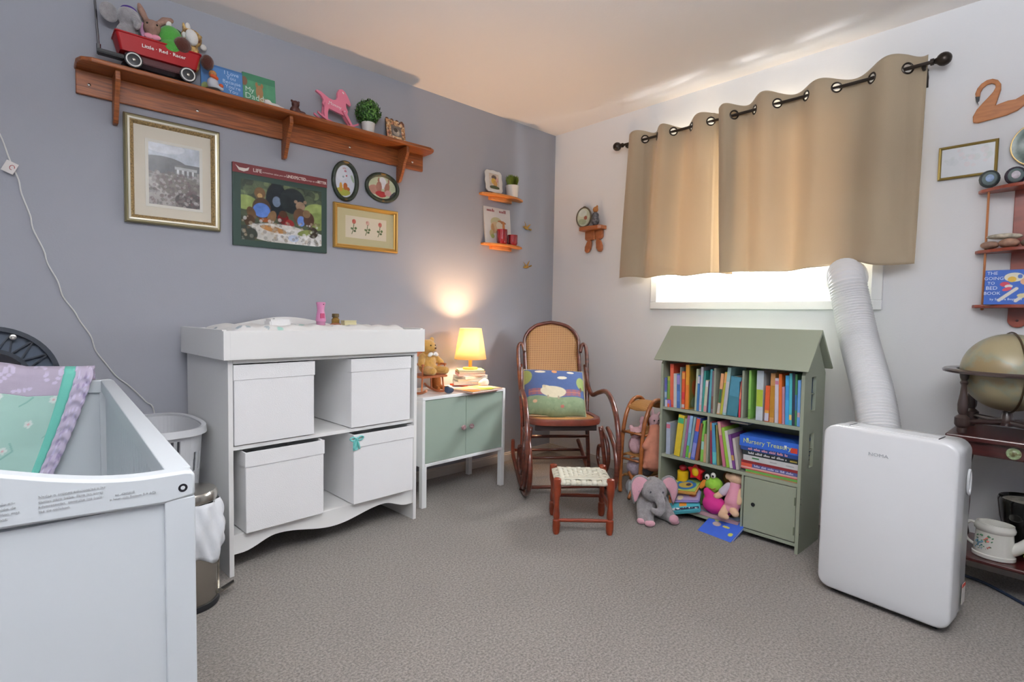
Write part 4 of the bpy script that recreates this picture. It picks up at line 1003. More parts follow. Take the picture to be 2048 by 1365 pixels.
RG = thing('plastic_arch', 'dark blue ribbed plastic arch standing behind the crib', 'plastic arch', (-3.085, -0.150, 0), 0, rot=(-4, 0, 0))
def arch_pts(r, n=28): return [(r*math.cos(PI*k/n), 0.775+r*math.sin(PI*k/n)) for k in range(n+1)]
NVY = mat('navy_plastic', '1a2430', 0.35); NV2 = mat('slate_plastic', '3c4a5c', 0.4)
for (ro, ri, y0, y1, nm, m) in ((0.200, 0.108, -0.006, 0.0, 'web_panel', NV2), (0.200, 0.184, -0.032, 0.0, 'outer_rim', NVY), (0.118, 0.104, -0.028, 0.0, 'inner_rim', NVY)):
    o_, i_ = arch_pts(ro), arch_pts(ri)
    poly = [(ro, 0.0)]+o_+[(-ro, 0.0), (-ri, 0.0)]+i_[::-1]+[(ri, 0.0)]
    b = B(); b.prism(poly, y0, y1); b.out(nm, m, RG, smooth=40)
b = B()
for k in range(9):
    a0 = PI*k/9; a1 = PI*(k+1)/9; am = (a0+a1)/2
    for (p, q_) in (((0.108, a0), (0.192, am)), ((0.192, am), (0.108, a1))):
        P0 = Vector((p[0]*math.cos(p[1]), -0.014, 0.775+p[0]*math.sin(p[1]))); P1 = Vector((q_[0]*math.cos(q_[1]), -0.014, 0.775+q_[0]*math.sin(q_[1])))
        d = (P1-P0).normalized(); n_ = Vector((-d.z, 0, d.x))*0.0025
        b.loft([[P0+n_+Vector((0, -0.008, 0)), P0-n_+Vector((0, -0.008, 0)), P0-n_+Vector((0, 0.010, 0)), P0+n_+Vector((0, 0.010, 0))], [P1+n_+Vector((0, -0.008, 0)), P1-n_+Vector((0, -0.008, 0)), P1-n_+Vector((0, 0.010, 0)), P1+n_+Vector((0, 0.010, 0))]])
b.out('web_ribs', NVY, RG, smooth=0)
b = B().at((0.066, -0.034, 0.775+0.158), (90, 0, 0)); b.lathe([(0.010, -0.005), (0.010, 0.0), (0.005, 0.001), (0.004, -0.003)], seg=16); b.out('screw_boss', STEEL, RG)

# ================================================================== long oak shelf on the grey wall
SHT = 2.018                                     # top surface
WS = thing('wall_shelf', 'long oak wall shelf with three curved brackets', 'shelf', (-2.82, 0, 1.905), 0)
SL = 1.655
b = B()
P = [(0.0, 0.0), (0.0, -0.085), (0.012, -0.122), (0.045, -0.140), (SL-0.045, -0.140), (SL-0.012, -0.122), (SL, -0.085), (SL, 0.0)]
b.prismz(P, 0.095, 0.113); b.out('shelf_board', OAK, WS, smooth=0, bev=0.005)
b = B(); b.box(0.004, SL-0.02, -0.018, 0, 0.0, 0.095); b.out('back_rail', OAK, WS, smooth=0, bev=0.003)
for x in (0.130, 0.815, 1.470):
    poly = [(-0.018, 0.094), (-0.118, 0.094), (-0.120, 0.060), (-0.108, 0.040), (-0.085, 0.010), (-0.070, -0.03), (-0.050, -0.065), (-0.038, -0.085), (-0.030, -0.094), (0.0, -0.094), (0.0, 0.0), (-0.018, 0.0)]
    b = B(); b.M = Matrix(((0, 1, 0, 0), (1, 0, 0, 0), (0, 0, 1, 0), (0, 0, 0, 1))); b.prism(poly, x-0.009, x+0.009); b.out('bracket', OAK, WS, smooth=0, bev=0.003)
for x in (0.046, 0.432, 1.165, 1.56):
    b = B().at((x, -0.018, 0.042), (90, 0, 0)); b.lathe([(0.006, -0.001), (0.006, 0.001), (0.003, 0.0025), (0.0005, 0.003)], seg=12); b.out('screw', STEEL, WS)

# ------------------------------------------------ red toy wagon
WG = thing('toy_wagon', 'red metal toy wagon with white rimmed wheels on the shelf', 'toy wagon', (-2.546, -0.078, SHT+0.0), 0)
RS = 0.031
b = B()
def ring4(x0, x1, y0, y1, z, r=0.012, n=5):
    out = []
    for cx, cy, a0 in ((x1-r, y1-r, 0), (x0+r, y1-r, 90), (x0+r, y0+r, 180), (x1-r, y0+r, 270)):
        for k in range(n+1):
            a = R(a0+90*k/n); out.append((cx+r*math.cos(a), cy+r*math.sin(a), z))
    return out
b.loft([ring4(-0.135, 0.135, -0.042, 0.050, 0.068), ring4(-0.150, 0.150, -0.050, 0.058, 0.132), ring4(-0.154, 0.154, -0.054, 0.062, 0.134), ring4(-0.154, 0.154, -0.054, 0.062, 0.1385), ring4(-0.148, 0.148, -0.048, 0.056, 0.1385), ring4(-0.132, 0.132, -0.039, 0.047, 0.072)])
b.out('wagon_bed', RED, WG, smooth=40)
b = B(); b.box(-0.118, 0.118, -0.026, 0.034, 0.040, 0.068, 0.003); b.out('chassis', mat('dark_maroon', '4c1218', 0.35), WG)
for x in (-0.094, 0.097):
    for y, s in ((-0.054, -1), (0.062, 1)):
        b = B().at((x, y-s*0.012 if s > 0 else y, RS), (90, 0, 0)); b.lathe([(0.010, 0), (0.0285, 0.001), (0.031, 0.003), (0.031, 0.011), (0.0285, 0.0125), (0.010, 0.0125)], seg=28); w_ = b.out('wheel', BLACK, WG)
        b = B().at((x, y+(0.0 if s < 0 else 0.001), RS), (90, 0, 0)); b.tube([(0.0245*math.cos(a), 0.0245*math.sin(a), 0.0125 if s < 0 else -0.0005) for a in [2*PI*k/28 for k in range(28)]], 0.0026, 6, closed=True); b.out('white_rim', mat('rim_white', 'e6e4e0', 0.4), w_)
        b = B(); b.ball((x, y-0.0135 if s < 0 else y+0.001, RS), (0.0065, 0.003, 0.0065)); b.out('hub_cap', STEEL, w_)
b = B(); b.box(-0.205, -0.118, -0.016, 0.024, 0.044, 0.060, 0.003); b.out('drawbar', BLACK, WG)
b = B(); b.tube([(-0.200, 0.004, 0.064), (-0.205, 0.004, 0.16), (-0.212, 0.004, 0.30)], 0.0045, 10); b.tube([(-0.200, 0.004, 0.050), (-0.200, 0.004, 0.080)], 0.008, 10); b.tube([(-0.212, -0.012, 0.30), (-0.213, -0.012, 0.335), (-0.213, 0.02, 0.335), (-0.212, 0.02, 0.30), (-0.212, -0.012, 0.30)], 0.004, 8)
b.out('pull_handle', mat('chrome_handle', '8a8c90', 0.15, 1.0), WG, label='chrome pull handle standing upright')
text('Little · Red · Racer', 0.0205, (0.014, -0.0485, 0.1035), (83.5, 0, 0), mat('wagon_lettering', 'e8e4e0', 0.4), WG, bold=0.0003)
GRP = 'plush animals riding in the red wagon'
def onw(x, y, z=0.112): return (-2.546+x, -0.078+y, SHT+z)
BASE = ('b', (0, 0, 0.0), (0.026, 0.024, 0.034))
t = thing('plush_elephant', 'grey plush elephant with a purple cap in the wagon', 'plush toy', onw(-0.105, 0.0), 20, GRP)
t.scale = (1.22,)*3
plush('body', [BASE, ('b', (0, 0, 0.03), (0.034, 0.03, 0.038)), ('b', (0, -0.008, 0.085), (0.034, 0.032, 0.032)), ('c', [(0.004, -0.035, 0.078), (0.006, -0.052, 0.06), (0.0, -0.055, 0.045)], [0.014, 0.012, 0.011])], GREYPL, t, 0.004)
for x, r_ in ((-0.052, 10), (0.048, -15)):
    b = B(); b.ball((x, 0.005, 0.080), (0.028, 0.009, 0.031), (0, r_, 0)); b.out('ear', GREYPL, t)
b = B(); b.ball((0.002, -0.006, 0.108), (0.024, 0.022, 0.014)); b.out('cap', mat('purple_felt', '4a2f86', 0.8), t)
b = B(); b.ball((0.050, -0.005, 0.062), (0.014, 0.008, 0.030), (0, -15, 0)); b.out('pink_lining', mat('pink_satin', 'd9a0c4', 0.6), t)
t = thing('plush_rabbit', 'taupe plush rabbit with long floppy ears in the wagon', 'plush toy', onw(-0.022, -0.012), -8, GRP)
RAB = mat('taupe_plush', '9a7a6c', 0.95, bump=0.8, bscale=200)
t.scale = (1.2,)*3
plush('body', [BASE, ('b', (0, 0, 0.02), (0.028, 0.026, 0.034)), ('b', (0, -0.004, 0.072), (0.027, 0.025, 0.028)), ('b', (0, -0.026, 0.066), (0.013, 0.011, 0.010)),
    ('c', [(-0.014, 0, 0.09), (-0.030, 0.004, 0.125), (-0.036, 0.004, 0.142)], [0.009, 0.012, 0.008]), ('c', [(0.016, 0, 0.09), (0.036, 0.004, 0.112), (0.056, 0.004, 0.118)], [0.009, 0.013, 0.010])], RAB, t, 0.004)
for s in (-1, 1):
    b = B(); b.ball((s*0.014, -0.024, 0.078), 0.0032); b.out('eye', EYE, t)
b = B(); b.ball((-0.011, -0.023, 0.036), (0.014, 0.006, 0.009)); b.ball((0.011, -0.023, 0.036), (0.014, 0.006, 0.009)); b.out('pink_bow', mat('pink_felt', 'd98ea0', 0.8), t)
t = thing('plush_turtle', 'green plush turtle with white eyes in the wagon', 'plush toy', onw(0.044, 0.0), 0, GRP)
t.scale = (1.3,)*3
plush('body', [BASE, ('b', (0, -0.008, 0.052), (0.036, 0.030, 0.042)), ('b', (0.0, -0.02, 0.020), (0.034, 0.026, 0.024))], GREENPL, t, 0.004)
b = B(); b.ball((0.014, 0.014, 0.055), (0.042, 0.018, 0.046)); b.out('dark_shell', mat('dark_green_plush', '24502c', 0.95, bump=0.7, bscale=200), t)
for x, z in ((-0.006, 0.098), (0.040, 0.078)):
    b = B(); b.ball((x, -0.012, z), (0.009, 0.009, 0.011)); b.out('eye', WHITEPL, t)
t = thing('plush_giraffe', 'spotted plush giraffe with a white muzzle leaning off the wagon end', 'plush toy', onw(0.118, 0.004, 0.118), 25, GRP)
gs = [('b', (0, 0, 0.028), (0.032, 0.03, 0.032)), ('b', (0.004, -0.004, 0.078), (0.034, 0.032, 0.030)), ('c', [(-0.02, 0, 0.10), (-0.022, 0, 0.118)], [0.006, 0.005]), ('c', [(0.03, 0, 0.098), (0.044, 0, 0.102)], [0.006, 0.006])]
t.scale = (1.25,)*3
gs.append(('c', [(0.012, 0.004, 0.02), (0.014, 0.004, -0.012)], [0.026, 0.022]))
plush('body', gs, mat('giraffe_plush', 'd9b877', 0.95, bump=0.6, bscale=200, col2='5a2a14', vscale=55), t, 0.004)
b = B(); b.ball((-0.014, -0.030, 0.068), (0.020, 0.018, 0.026), (0, -18, 0)); b.out('white_muzzle', WHITEPL, t)
for p_, r_ in (((-0.006, 0, 0.112), (0.009, 0.007, 0.016)), ((0.048, -0.004, 0.068), (0.014, 0.008, 0.011))):
    b = B(); b.ball(p_, r_); b.out('ear', WHITEPL, t)
b = B(); b.ball((-0.042, -0.022, 0.03), (0.028, 0.024, 0.026)); b.out('brown_paw', BROWNPL, t)
b = B(); b.ball((0.046, -0.028, 0.010), (0.022, 0.020, 0.026)); b.out('brown_paw', BROWNPL, t)
# figurine on a dark base
t = thing('duck_figurine', 'painted resin figurine with an orange scarf on a dark base', 'figurine', (-2.343, -0.095, SHT), 0)
b = B(); b.lathe([(0.032, 0), (0.034, 0.003), (0.032, 0.012), (0.028, 0.015)], seg=24); b.out('dark_base', mat('umber_base', '2a211c', 0.5), t)
plush('white_body', [('b', (0, 0, 0.040), (0.024, 0.020, 0.028)), ('c', [(0.016, -0.008, 0.03), (0.034, -0.014, 0.020)], [0.010, 0.008])], mat('porcelain_grey', 'b9bcc4', 0.4), t, 0.003)
plush('cream_head', [('b', (0, 0, 0.080), (0.017, 0.016, 0.018))], mat('ochre_glaze', 'c08a4c', 0.5, col2='7a4a2c', vscale=90), t, 0.003)
b = B(); b.ball((0.004, -0.010, 0.066), (0.018, 0.013, 0.009), (0, 20, 0)); b.ball((0.030, -0.016, 0.034), (0.010, 0.007, 0.008), (0, 30, 0)); b.out('orange_scarf', mat('orange_glaze', 'c4501c', 0.45), t)

# ------------------------------------------------ two picture books against the wall
def cover_book(label, x, z, w, h, th, canvas, yface, tilt, m_side, group=None, texts=(), axis='left', rounded=False):
    if axis == 'left': t = thing('book', label, 'book', (x, yface, z), 0, group, rot=(-tilt, 0, 0))
    else: t = thing('book', label, 'book', (yface, x, z), 0, group, rot=(-tilt, 0, -90))
    b = B(); b.box(0, w, 0, 0.0015, 0, h); b.box(0, w, th-0.0015, th, 0, h); b.box(0, 0.0015, 0.0015, th-0.0015, 0, h); b.out('cover', cm(m_side), t, smooth=0)
    b = B(); b.box(0.0015, w-0.002, 0.0015, th-0.0015, 0.002, h-0.002); b.out('pages', PAPER, t, smooth=0)
    canvas.out('cover_picture', PRINT, t, (0, -0.0004, 0))
    for (s_, sz, tx, tz, c_) in texts: text(s_, sz, (tx, -0.0008, tz), (90, 0, 0), cm(c_), t)
    return t
c = Canvas(0.178, 0.150, 60, '4f82bd'); c.noise(0.12, 3); c.el(0.1, 0.2, 0.12, 0.25, '8a9a60'); c.el(0.28, 0.15, 0.15, 0.2, 'c8b8b0')
cover_book('blue picture book with white lettering on the long shelf', -2.372, SHT+0.0005, 0.178, 0.160, 0.010, c, -0.026, 7, '3f6fa8', 'picture books leaning on the long shelf',
    (('I Love', 0.026, 0.128, 0.138, 'bcd2ea'), ('You', 0.025, 0.126, 0.117, 'bcd2ea'), ('Because', 0.024, 0.128, 0.096, 'bcd2ea'), ("You're", 0.025, 0.132, 0.075, 'bcd2ea'), ('You', 0.025, 0.134, 0.054, 'bcd2ea')))
c = Canvas(0.150, 0.168, 90, '4f8f6c'); c.rect(0, 0.8, 1, 1, '2f6f52', 0.6); c.noise(0.25, 4); c.el(0.50, 0.52, 0.11, 0.20, 'a07850'); c.el(0.42, 0.72, 0.04, 0.08, '9a7048'); c.el(0.58, 0.72, 0.04, 0.07, '9a7048'); c.el(0.55, 0.32, 0.09, 0.10, 'a08050'); c.el(0.72, 0.35, 0.08, 0.03, '9a7048'); c.el(0.05, 0.75, 0.09, 0.13, '7a5a44'); c.el(0.85, 0.0, 0.25, 0.12, 'd8dcd8')
cover_book('green picture book with a bear on its cover on the long shelf', -2.196, SHT+0.0005, 0.150, 0.168, 0.012, c, -0.028, 7, '2f6a4e', 'picture books leaning on the long shelf',
    (('My', 0.034, 0.030, 0.088, 'c8dcd0'), ('Daddy', 0.040, 0.060, 0.056, 'c8dcd0')))
t = thing('plush_lamb', 'small white plush lamb lying before the green book', 'plush toy', (-2.075, -0.085, SHT), 0)
plush('body', [('b', (0, 0, 0.014), (0.034, 0.018, 0.014)), ('b', (-0.03, 0, 0.024), (0.018, 0.014, 0.015)), ('b', (0.03, 0, 0.011), (0.022, 0.015, 0.011))], WHITEPL, t, 0.003)
t = thing('bear_figurine', 'small dark brown bear figurine left of the pink horse', 'figurine', (-1.975, -0.085, SHT), 0)
plush('body', [('b', (0, 0, 0.022), (0.026, 0.020, 0.022)), ('b', (0, -0.004, 0.052), (0.020, 0.018, 0.017)), ('b', (-0.017, 0, 0.066), (0.007, 0.005, 0.007)), ('b', (0.017, 0, 0.066), (0.007, 0.005, 0.007)), ('c', [(0.015, -0.012, 0.015), (0.036, -0.022, 0.010)], [0.009, 0.008])], mat('dark_bear_resin', '4a241e', 0.5), t, 0.003)

# ------------------------------------------------ pink rocking horse
PH = thing('toy_rocking_horse', 'pink painted wooden rocking horse on the oak shelf', 'toy horse', (-1.775, -0.080, SHT), 6)
PNK = mat('pink_paint', 'd97a92', 0.35)
body = [(-0.085, 0.118), (-0.078, 0.112), (-0.060, 0.112), (-0.064, 0.095), (-0.058, 0.082), (-0.050, 0.080), (0.045, 0.066), (0.060, 0.064), (0.076, 0.076), (0.080, 0.092), (0.070, 0.112), (0.068, 0.132), (0.078, 0.128), (0.092, 0.122), (0.098, 0.132), (0.090, 0.152), (0.078, 0.172), (0.062, 0.190), (0.045, 0.198), (0.028, 0.192), (0.018, 0.172), (0.018, 0.148), (0.010, 0.134), (-0.006, 0.128), (-0.030, 0.130), (-0.048, 0.138), (-0.075, 0.150), (-0.098, 0.152), (-0.102, 0.144), (-0.092, 0.140), (-0.075, 0.132), (-0.066, 0.122)]
b = B(); b.prism(body[2:], -0.007, 0.007); b.out('body', PNK, PH, smooth=0, bev=0.0015)
for y in (-0.012, 0.012):
    fl = [(0.040, 0.085), (0.066, 0.080), (0.100, 0.030), (0.110, 0.016), (0.096, 0.010), (0.086, 0.028)]
    b = B(); b.prism(fl, y-0.0045, y+0.0045); b.out('leg', PNK, PH, smooth=0, bev=0.001)
    bl = [(-0.056, 0.100), (-0.030, 0.092), (-0.042, 0.050), (-0.040, 0.020), (-0.058, 0.022), (-0.062, 0.050)]
    b = B(); b.prism(bl, y-0.0045, y+0.0045); b.out('leg', PNK, PH, smooth=0, bev=0.001)
for y in (-0.019, 0.019):
    up_ = [(-0.100+0.235*k/20, 0.001+0.034*((k/20-0.5)*2)**2+0.008) for k in range(21)]
    dn = [(x, z-0.010) for x, z in up_][::-1]
    b = B(); b.prism(up_+dn, y-0.004, y+0.004); b.out('rocker', PNK, PH, smooth=0, bev=0.001)
text('Mommy', 0.022, (0.004, -0.0076, 0.103), (90, 8, 0), cm('e8d6dc'), PH)
b = B()
for x, z in ((0.048, 0.182), (0.052, 0.178), (-0.034, 0.098), (0.060, 0.088)): b.ball((x, -0.0085, z), (0.0035, 0.0012, 0.0035), seg=8, rng=5)
b.out('pegs', mat('peg_white', 'e4d8dc', 0.4), PH)

def topiary(name, label, loc, pr, ph, r, zc, n, cols, leaf, seed, grass=False, cat='plant'):
    t = thing(name, label, cat, loc, 0)
    b = B(); b.lathe([(pr*0.80, 0), (pr*0.84, 0.003), (pr, ph), (pr*0.9, ph), (pr*0.85, ph-0.008), (0.001, ph-0.010)], seg=28); b.out('pot', mat('pot_white', 'd9d8d4', 0.5), t)
    rr = random.Random(seed)
    for ci, colr in enumerate(cols):
        b = B()
        for i in range(n//len(cols)):
            if grass:
                a = rr.random()*2*PI; q = rr.random()**0.6; base = Vector((math.cos(a)*pr*0.6*q, math.sin(a)*pr*0.6*q, ph-0.008)); lean = Vector((math.cos(a)*q*r*1.0, math.sin(a)*q*r*1.0, zc+rr.uniform(-0.010, 0.012)-0.02*q*q))
                side = Vector((-math.sin(a+1), math.cos(a+1), 0))*leaf*0.5; mid = base.lerp(lean, 0.6)+Vector((0, 0, 0.008))
                v = [b.b.verts.new(p) for p in (base-side, base+side, mid+side*0.8, lean, mid-side*0.8)]; b.b.faces.new(v)
            else:
                d = Vector((rr.gauss(0, 1), rr.gauss(0, 1), rr.gauss(0, 1))).normalized()
                p = Vector((0, 0, zc))+d*r*rr.uniform(0.62, 1.0)
                o1 = d.orthogonal().normalized(); q1 = d.cross(o1); a = rr.random()*6.28
                e1 = (o1*math.cos(a)+q1*math.sin(a)+d*rr.uniform(-0.2, 0.8)).normalized()*leaf; e2 = e1.cross(d).normalized()*leaf*0.5
                v = [b.b.verts.new(q) for q in (p-e1*0.6, p+e2*0.7+d*0.002, p+e1, p-e2*0.7+d*0.002)]; b.b.faces.new(v)
        o = b.out('foliage', mat('leaf_'+colr, colr, 0.6), t, smooth=0)
        o['kind'] = 'stuff'
    if not grass:
        b = B(); b.tube([(0, 0, ph-0.01), (0, 0, zc)], 0.004, 6); b.out('stem', mat('stem_brown', '4a3420', 0.8), t)
    return t
topiary('potted_topiary', 'round green topiary in a white pot on the oak shelf', (-1.578, -0.078, SHT), 0.036, 0.062, 0.068, 0.118, 1100, ['3c6a2c', '24481c', '5a8a3c'], 0.014, 3)

# patterned photo frame on the shelf
t = thing('photo_frame', 'small mosaic photo frame at the lamp end of the oak shelf', 'photo frame', (-1.448, -0.060, SHT+0.001), 0, rot=(-10, 0, 4))
c = Canvas(0.125, 0.135, 70, 'b98e62'); c.spots(150, 0.05, ['8a5a3a', 'd9b48a', '5a3428', 'c0806a', 'e0cba8', '70583c'])
b = B(); b.box(0, 0.125, 0, 0.010, 0, 0.135); b.out('frame_board', mat('frame_brown', '5a3a26', 0.6), t, smooth=0, bev=0.002)
c.out('mosaic_border', PRINT, t, (0, -0.0006, 0))
c = Canvas(0.070, 0.062, 36, '6a6460'); c.el(0.5, 0.4, 0.35, 0.35, '9a948c'); c.el(0.45, 0.6, 0.2, 0.2, '3c3834'); c.el(0.65, 0.35, 0.1, 0.15, 'c4b8a8'); c.noise(0.4)
c.out('photograph', GLOSS, t, (0.030, -0.0014, 0.042))
b = B()
for x in (0.012, 0.045, 0.08, 0.112): b.ball((x, 0.004, 0.138), (0.011, 0.004, 0.008))
b.out('bear_ears', mat('frame_brown', '5a3a26', 0.6), t)
b = B(); b.tube([(0.062, 0.010, 0.09), (0.062, 0.045, 0.012)], 0.003, 6); b.out('stand', BLACK, t)

# ================================================================== framed pictures on the grey wall
def frame_rails(parent, w, h, prof, m, name='frame'):
    """mitred moulding: prof = [(inset, depth)] from outer edge inward, opening in XZ, facing -Y"""
    b = B(); rings = []
    for ins, d in prof: rings.append([(ins, -d, ins), (w-ins, -d, ins), (w-ins, -d, h-ins), (ins, -d, h-ins)])
    b.loft(rings, cap=False); return b.out(name, m, parent, smooth=0)
def picture(label, x, z, w, h, cat='picture', yaw=0, wall='left', y=-0.001):
    if wall == 'left': return thing('framed_picture', label, cat, (x, y, z), 0, rot=(0, 0, 0))
    return thing('framed_picture', label, cat, (-0.001, x, z), 0, rot=(0, 0, -90))
# 1 etching in a gold and silver frame
t = picture('landscape etching in a wide gold and cream frame', -2.664, 1.415, 0.365, 0.456)
W1, H1 = 0.365, 0.456
frame_rails(t, W1, H1, [(0, 0), (0, 0.020), (0.006, 0.026), (0.012, 0.024)], mat('olive_gold', '8c8466', 0.35, 0.5), 'outer_moulding')
frame_rails(t, W1, H1, [(0.012, 0.024), (0.014, 0.027), (0.020, 0.026), (0.022, 0.022)], mat('champagne_bead', 'e4dfcf', 0.25, 0.3), 'bright_bead')
frame_rails(t, W1, H1, [(0.022, 0.022), (0.026, 0.020), (0.034, 0.012), (0.036, 0.008)], mat('carved_gold', '9a8258', 0.45, 0.5, bump=0.8, bscale=220, var=0.4, vscale=150), 'inner_moulding')
b = B(); b.box(0.034, W1-0.034, -0.008, -0.002, 0.034, H1-0.034); b.out('mat_board', CREAM, t, smooth=0)
mx0, mx1, mz0, mz1 = 0.088, W1-0.082, 0.090, H1-0.100
frame_rails_ = B(); rings = [[(mx0-i, -d, mz0-i), (mx1+i, -d, mz0-i), (mx1+i, -d, mz1+i), (mx0-i, -d, mz1+i)] for i, d in ((0.012, 0.0082), (0.012, 0.0095), (0.0, 0.0088))]
frame_rails_.loft(rings, cap=False); frame_rails_.out('inner_mat', mat('white_mat_board', 'e2e0d6', 0.8), t, smooth=0)
c = Canvas(mx1-mx0, mz1-mz0, 150, '8f8d8a')
c.rect(0, 0.72, 1, 1, 'b0b8c2'); c.el(0.3, 0.95, 0.4, 0.1, 'c8ced6'); c.el(0.25, 0.66, 0.5, 0.14, '5c5e62'); c.el(0.85, 0.66, 0.35, 0.06, '65676a'); c.rect(0.5, 0.52, 0.95, 0.68, '6f6f70')
for k in range(4): c.rect(0.54+k*0.10, 0.50, 0.585+k*0.10, 0.62, 'c6c8ca')
c.rect(0.5, 0.62, 0.95, 0.665, 'a8aaac'); c.el(0.5, 0.35, 0.6, 0.15, '77726e'); c.band([(0.02, 0.38), (0.2, 0.24), (0.35, 0.14)], 0.06, 'b4b0ac'); c.el(0.2, 0.10, 0.3, 0.10, 'a6a29e'); c.el(0.8, 0.12, 0.3, 0.13, '55504f')
c.spots(260, 0.02, ['5f5c5a', 'a8a5a2', '77706c', '6a5a5c'], (0, 0, 1, 0.55), 0.6); c.spots(8, 0.012, ['8a5a58'], (0.5, 0, 0.9, 0.2), 0.4); c.noise(0.35, 12)
c.out('etching', GLOSS, t, (mx0, -0.0084, mz0))
# 2 teddy bear picnic poster in a green frame
t = picture('dark green framed photograph of teddy bears at a picnic with red title strip', -2.244, 1.360, 0.462, 0.392)
W2, H2 = 0.462, 0.392
b = B(); b.box(0, W2, -0.012, 0, 0, H2); b.out('backing_frame', mat('forest_green', '233c34', 0.5), t, smooth=0, bev=0.002)
b = B(); b.box(0, W2, -0.0135, -0.012, H2-0.046, H2); b.out('title_strip', mat('title_red', '6c2428', 0.5), t, smooth=0)
TWM = cm('d8cfc8')
text('LIFE', 0.024, (0.112, -0.0142, H2-0.024), (90, 0, 0), TWM, t, bold=0.0004)
text('sometimes takes you on an', 0.0115, (0.198, -0.0142, H2-0.026), (90, 0, 0), TWM, t, shear=0.3)
text('UNEXPECTED', 0.021, (0.300, -0.0142, H2-0.024), (90, 0, 0), TWM, t, bold=0.0004, sx=0.75)
text('journey to the', 0.0125, (0.378, -0.0142, H2-0.026), (90, 0, 0), TWM, t, shear=0.3)
text('BETTER', 0.019, (0.434, -0.0142, H2-0.024), (90, 0, 0), TWM, t, bold=0.0004, sx=0.75)
b = B(); b.prism([(0.012, H2-0.010), (0.030, H2-0.022), (0.060, H2-0.022), (0.075, H2-0.014), (0.070, H2-0.030), (0.050, H2-0.038), (0.028, H2-0.034)], -0.0142, -0.0136); b.out('canoe_mark', TWM, t, smooth=0)
c = Canvas(0.396, 0.290, 220, '4a5240')
c.rect(0, 0.55, 1, 1, '3f4a3c'); c.spots(80, 0.06, ['55604a', '303a30', '6d7a58'], (0, 0.7, 1, 1), 0.7); c.el(0.05, 0.62, 0.14, 0.12, '8a9a5c'); c.el(0.95, 0.62, 0.18, 0.14, '8a9a5c'); c.el(0.95, 0.45, 0.12, 0.16, '7d8c52')
c.el(0.42, 0.72, 0.13, 0.30, '1d2428'); c.el(0.42, 0.70, 0.05, 0.09, '6a7a90'); c.el(0.62, 0.75, 0.16, 0.22, '232a2c')
c.el(0.22, 0.80, 0.065, 0.10, '6a5238'); c.el(0.22, 0.76, 0.03, 0.04, 'b09060'); c.el(0.24, 0.55, 0.11, 0.18, '4a3a2c'); c.el(0.24, 0.52, 0.10, 0.12, '5a7cc0'); c.el(0.36, 0.42, 0.05, 0.12, '7a6044', -20); c.el(0.12, 0.45, 0.05, 0.11, '5e4830', 20)
c.el(0.72, 0.68, 0.06, 0.08, '8a7460'); c.el(0.66, 0.75, 0.022, 0.03, '8a7460'); c.el(0.78, 0.76, 0.022, 0.03, '8a7460'); c.el(0.71, 0.50, 0.08, 0.14, '5e4634'); c.el(0.73, 0.42, 0.05, 0.09, '6684c4'); c.el(0.83, 0.46, 0.07, 0.13, '4c3428'); c.el(0.80, 0.56, 0.05, 0.07, '7a6248')
c.el(0.5, 0.42, 0.07, 0.10, '6a1f20'); c.el(0.5, 0.5, 0.05, 0.06, '4a3022'); c.el(0.58, 0.33, 0.06, 0.09, '8c3030'); c.el(0.10, 0.32, 0.06, 0.10, '4a3626')
c.el(0.45, 0.16, 0.42, 0.16, 'c8c6c0'); c.el(0.75, 0.12, 0.35, 0.14, 'd6d6d4'); c.el(0.38, 0.22, 0.16, 0.05, 'a87848', -8); c.el(0.28, 0.36, 0.07, 0.035, '8a4c28'); c.el(0.88, 0.24, 0.07, 0.10, '3c342c'); c.el(0.78, 0.22, 0.10, 0.05, '7d8850', 15); c.el(0.63, 0.10, 0.07, 0.06, 'b4c0d4')
c.el(0.05, 0.10, 0.14, 0.14, '3a4038'); c.spots(160, 0.022, ['d8d8d4', '6a5a48', '8a8a80', '3c3a34', 'b0a088'], (0, 0, 1, 0.4), 0.5); c.noise(0.35, 14)
c.out('photo_print', GLOSS, t, (0.036, -0.0128, 0.030))
# 3 small gold landscape frame with three roses
t = picture('gold framed print of three small flowers', -1.745, 1.398, 0.390, 0.242)
W3, H3 = 0.390, 0.242
frame_rails(t, W3, H3, [(0, 0), (0, 0.018), (0.005, 0.024), (0.011, 0.022), (0.017, 0.012), (0.022, 0.010), (0.023, 0.006)], mat('bright_gold', 'c79c50', 0.3, 0.6), 'gold_moulding')
b = B(); b.box(0.020, W3-0.020, -0.006, -0.002, 0.020, H3-0.020); b.out('mat_board', mat('sage_mat', 'b9b08a', 0.85), t, smooth=0)
c = Canvas(0.250, 0.120, 150, 'd3c9b4')
for x, cc in ((0.20, 'b4483c'), (0.53, 'c8a090'), (0.84, 'b86058')):
    c.el(x, 0.75, 0.045, 0.11, cc, 0, 0.9); c.el(x-0.02, 0.79, 0.02, 0.05, '9a3a34', 0, 0.5); c.band([(x, 0.66), (x-0.02, 0.35), (x-0.05, 0.18)], 0.022, '55603c')
    c.el(x+0.04, 0.45, 0.03, 0.06, '5a6a44', 30); c.el(x-0.05, 0.42, 0.03, 0.05, '5a6a44', -30); c.el(x+0.02, 0.32, 0.03, 0.05, '4c5a3a', 10)
c.out('flower_print', GLOSS, t, (0.070, -0.0064, 0.062))
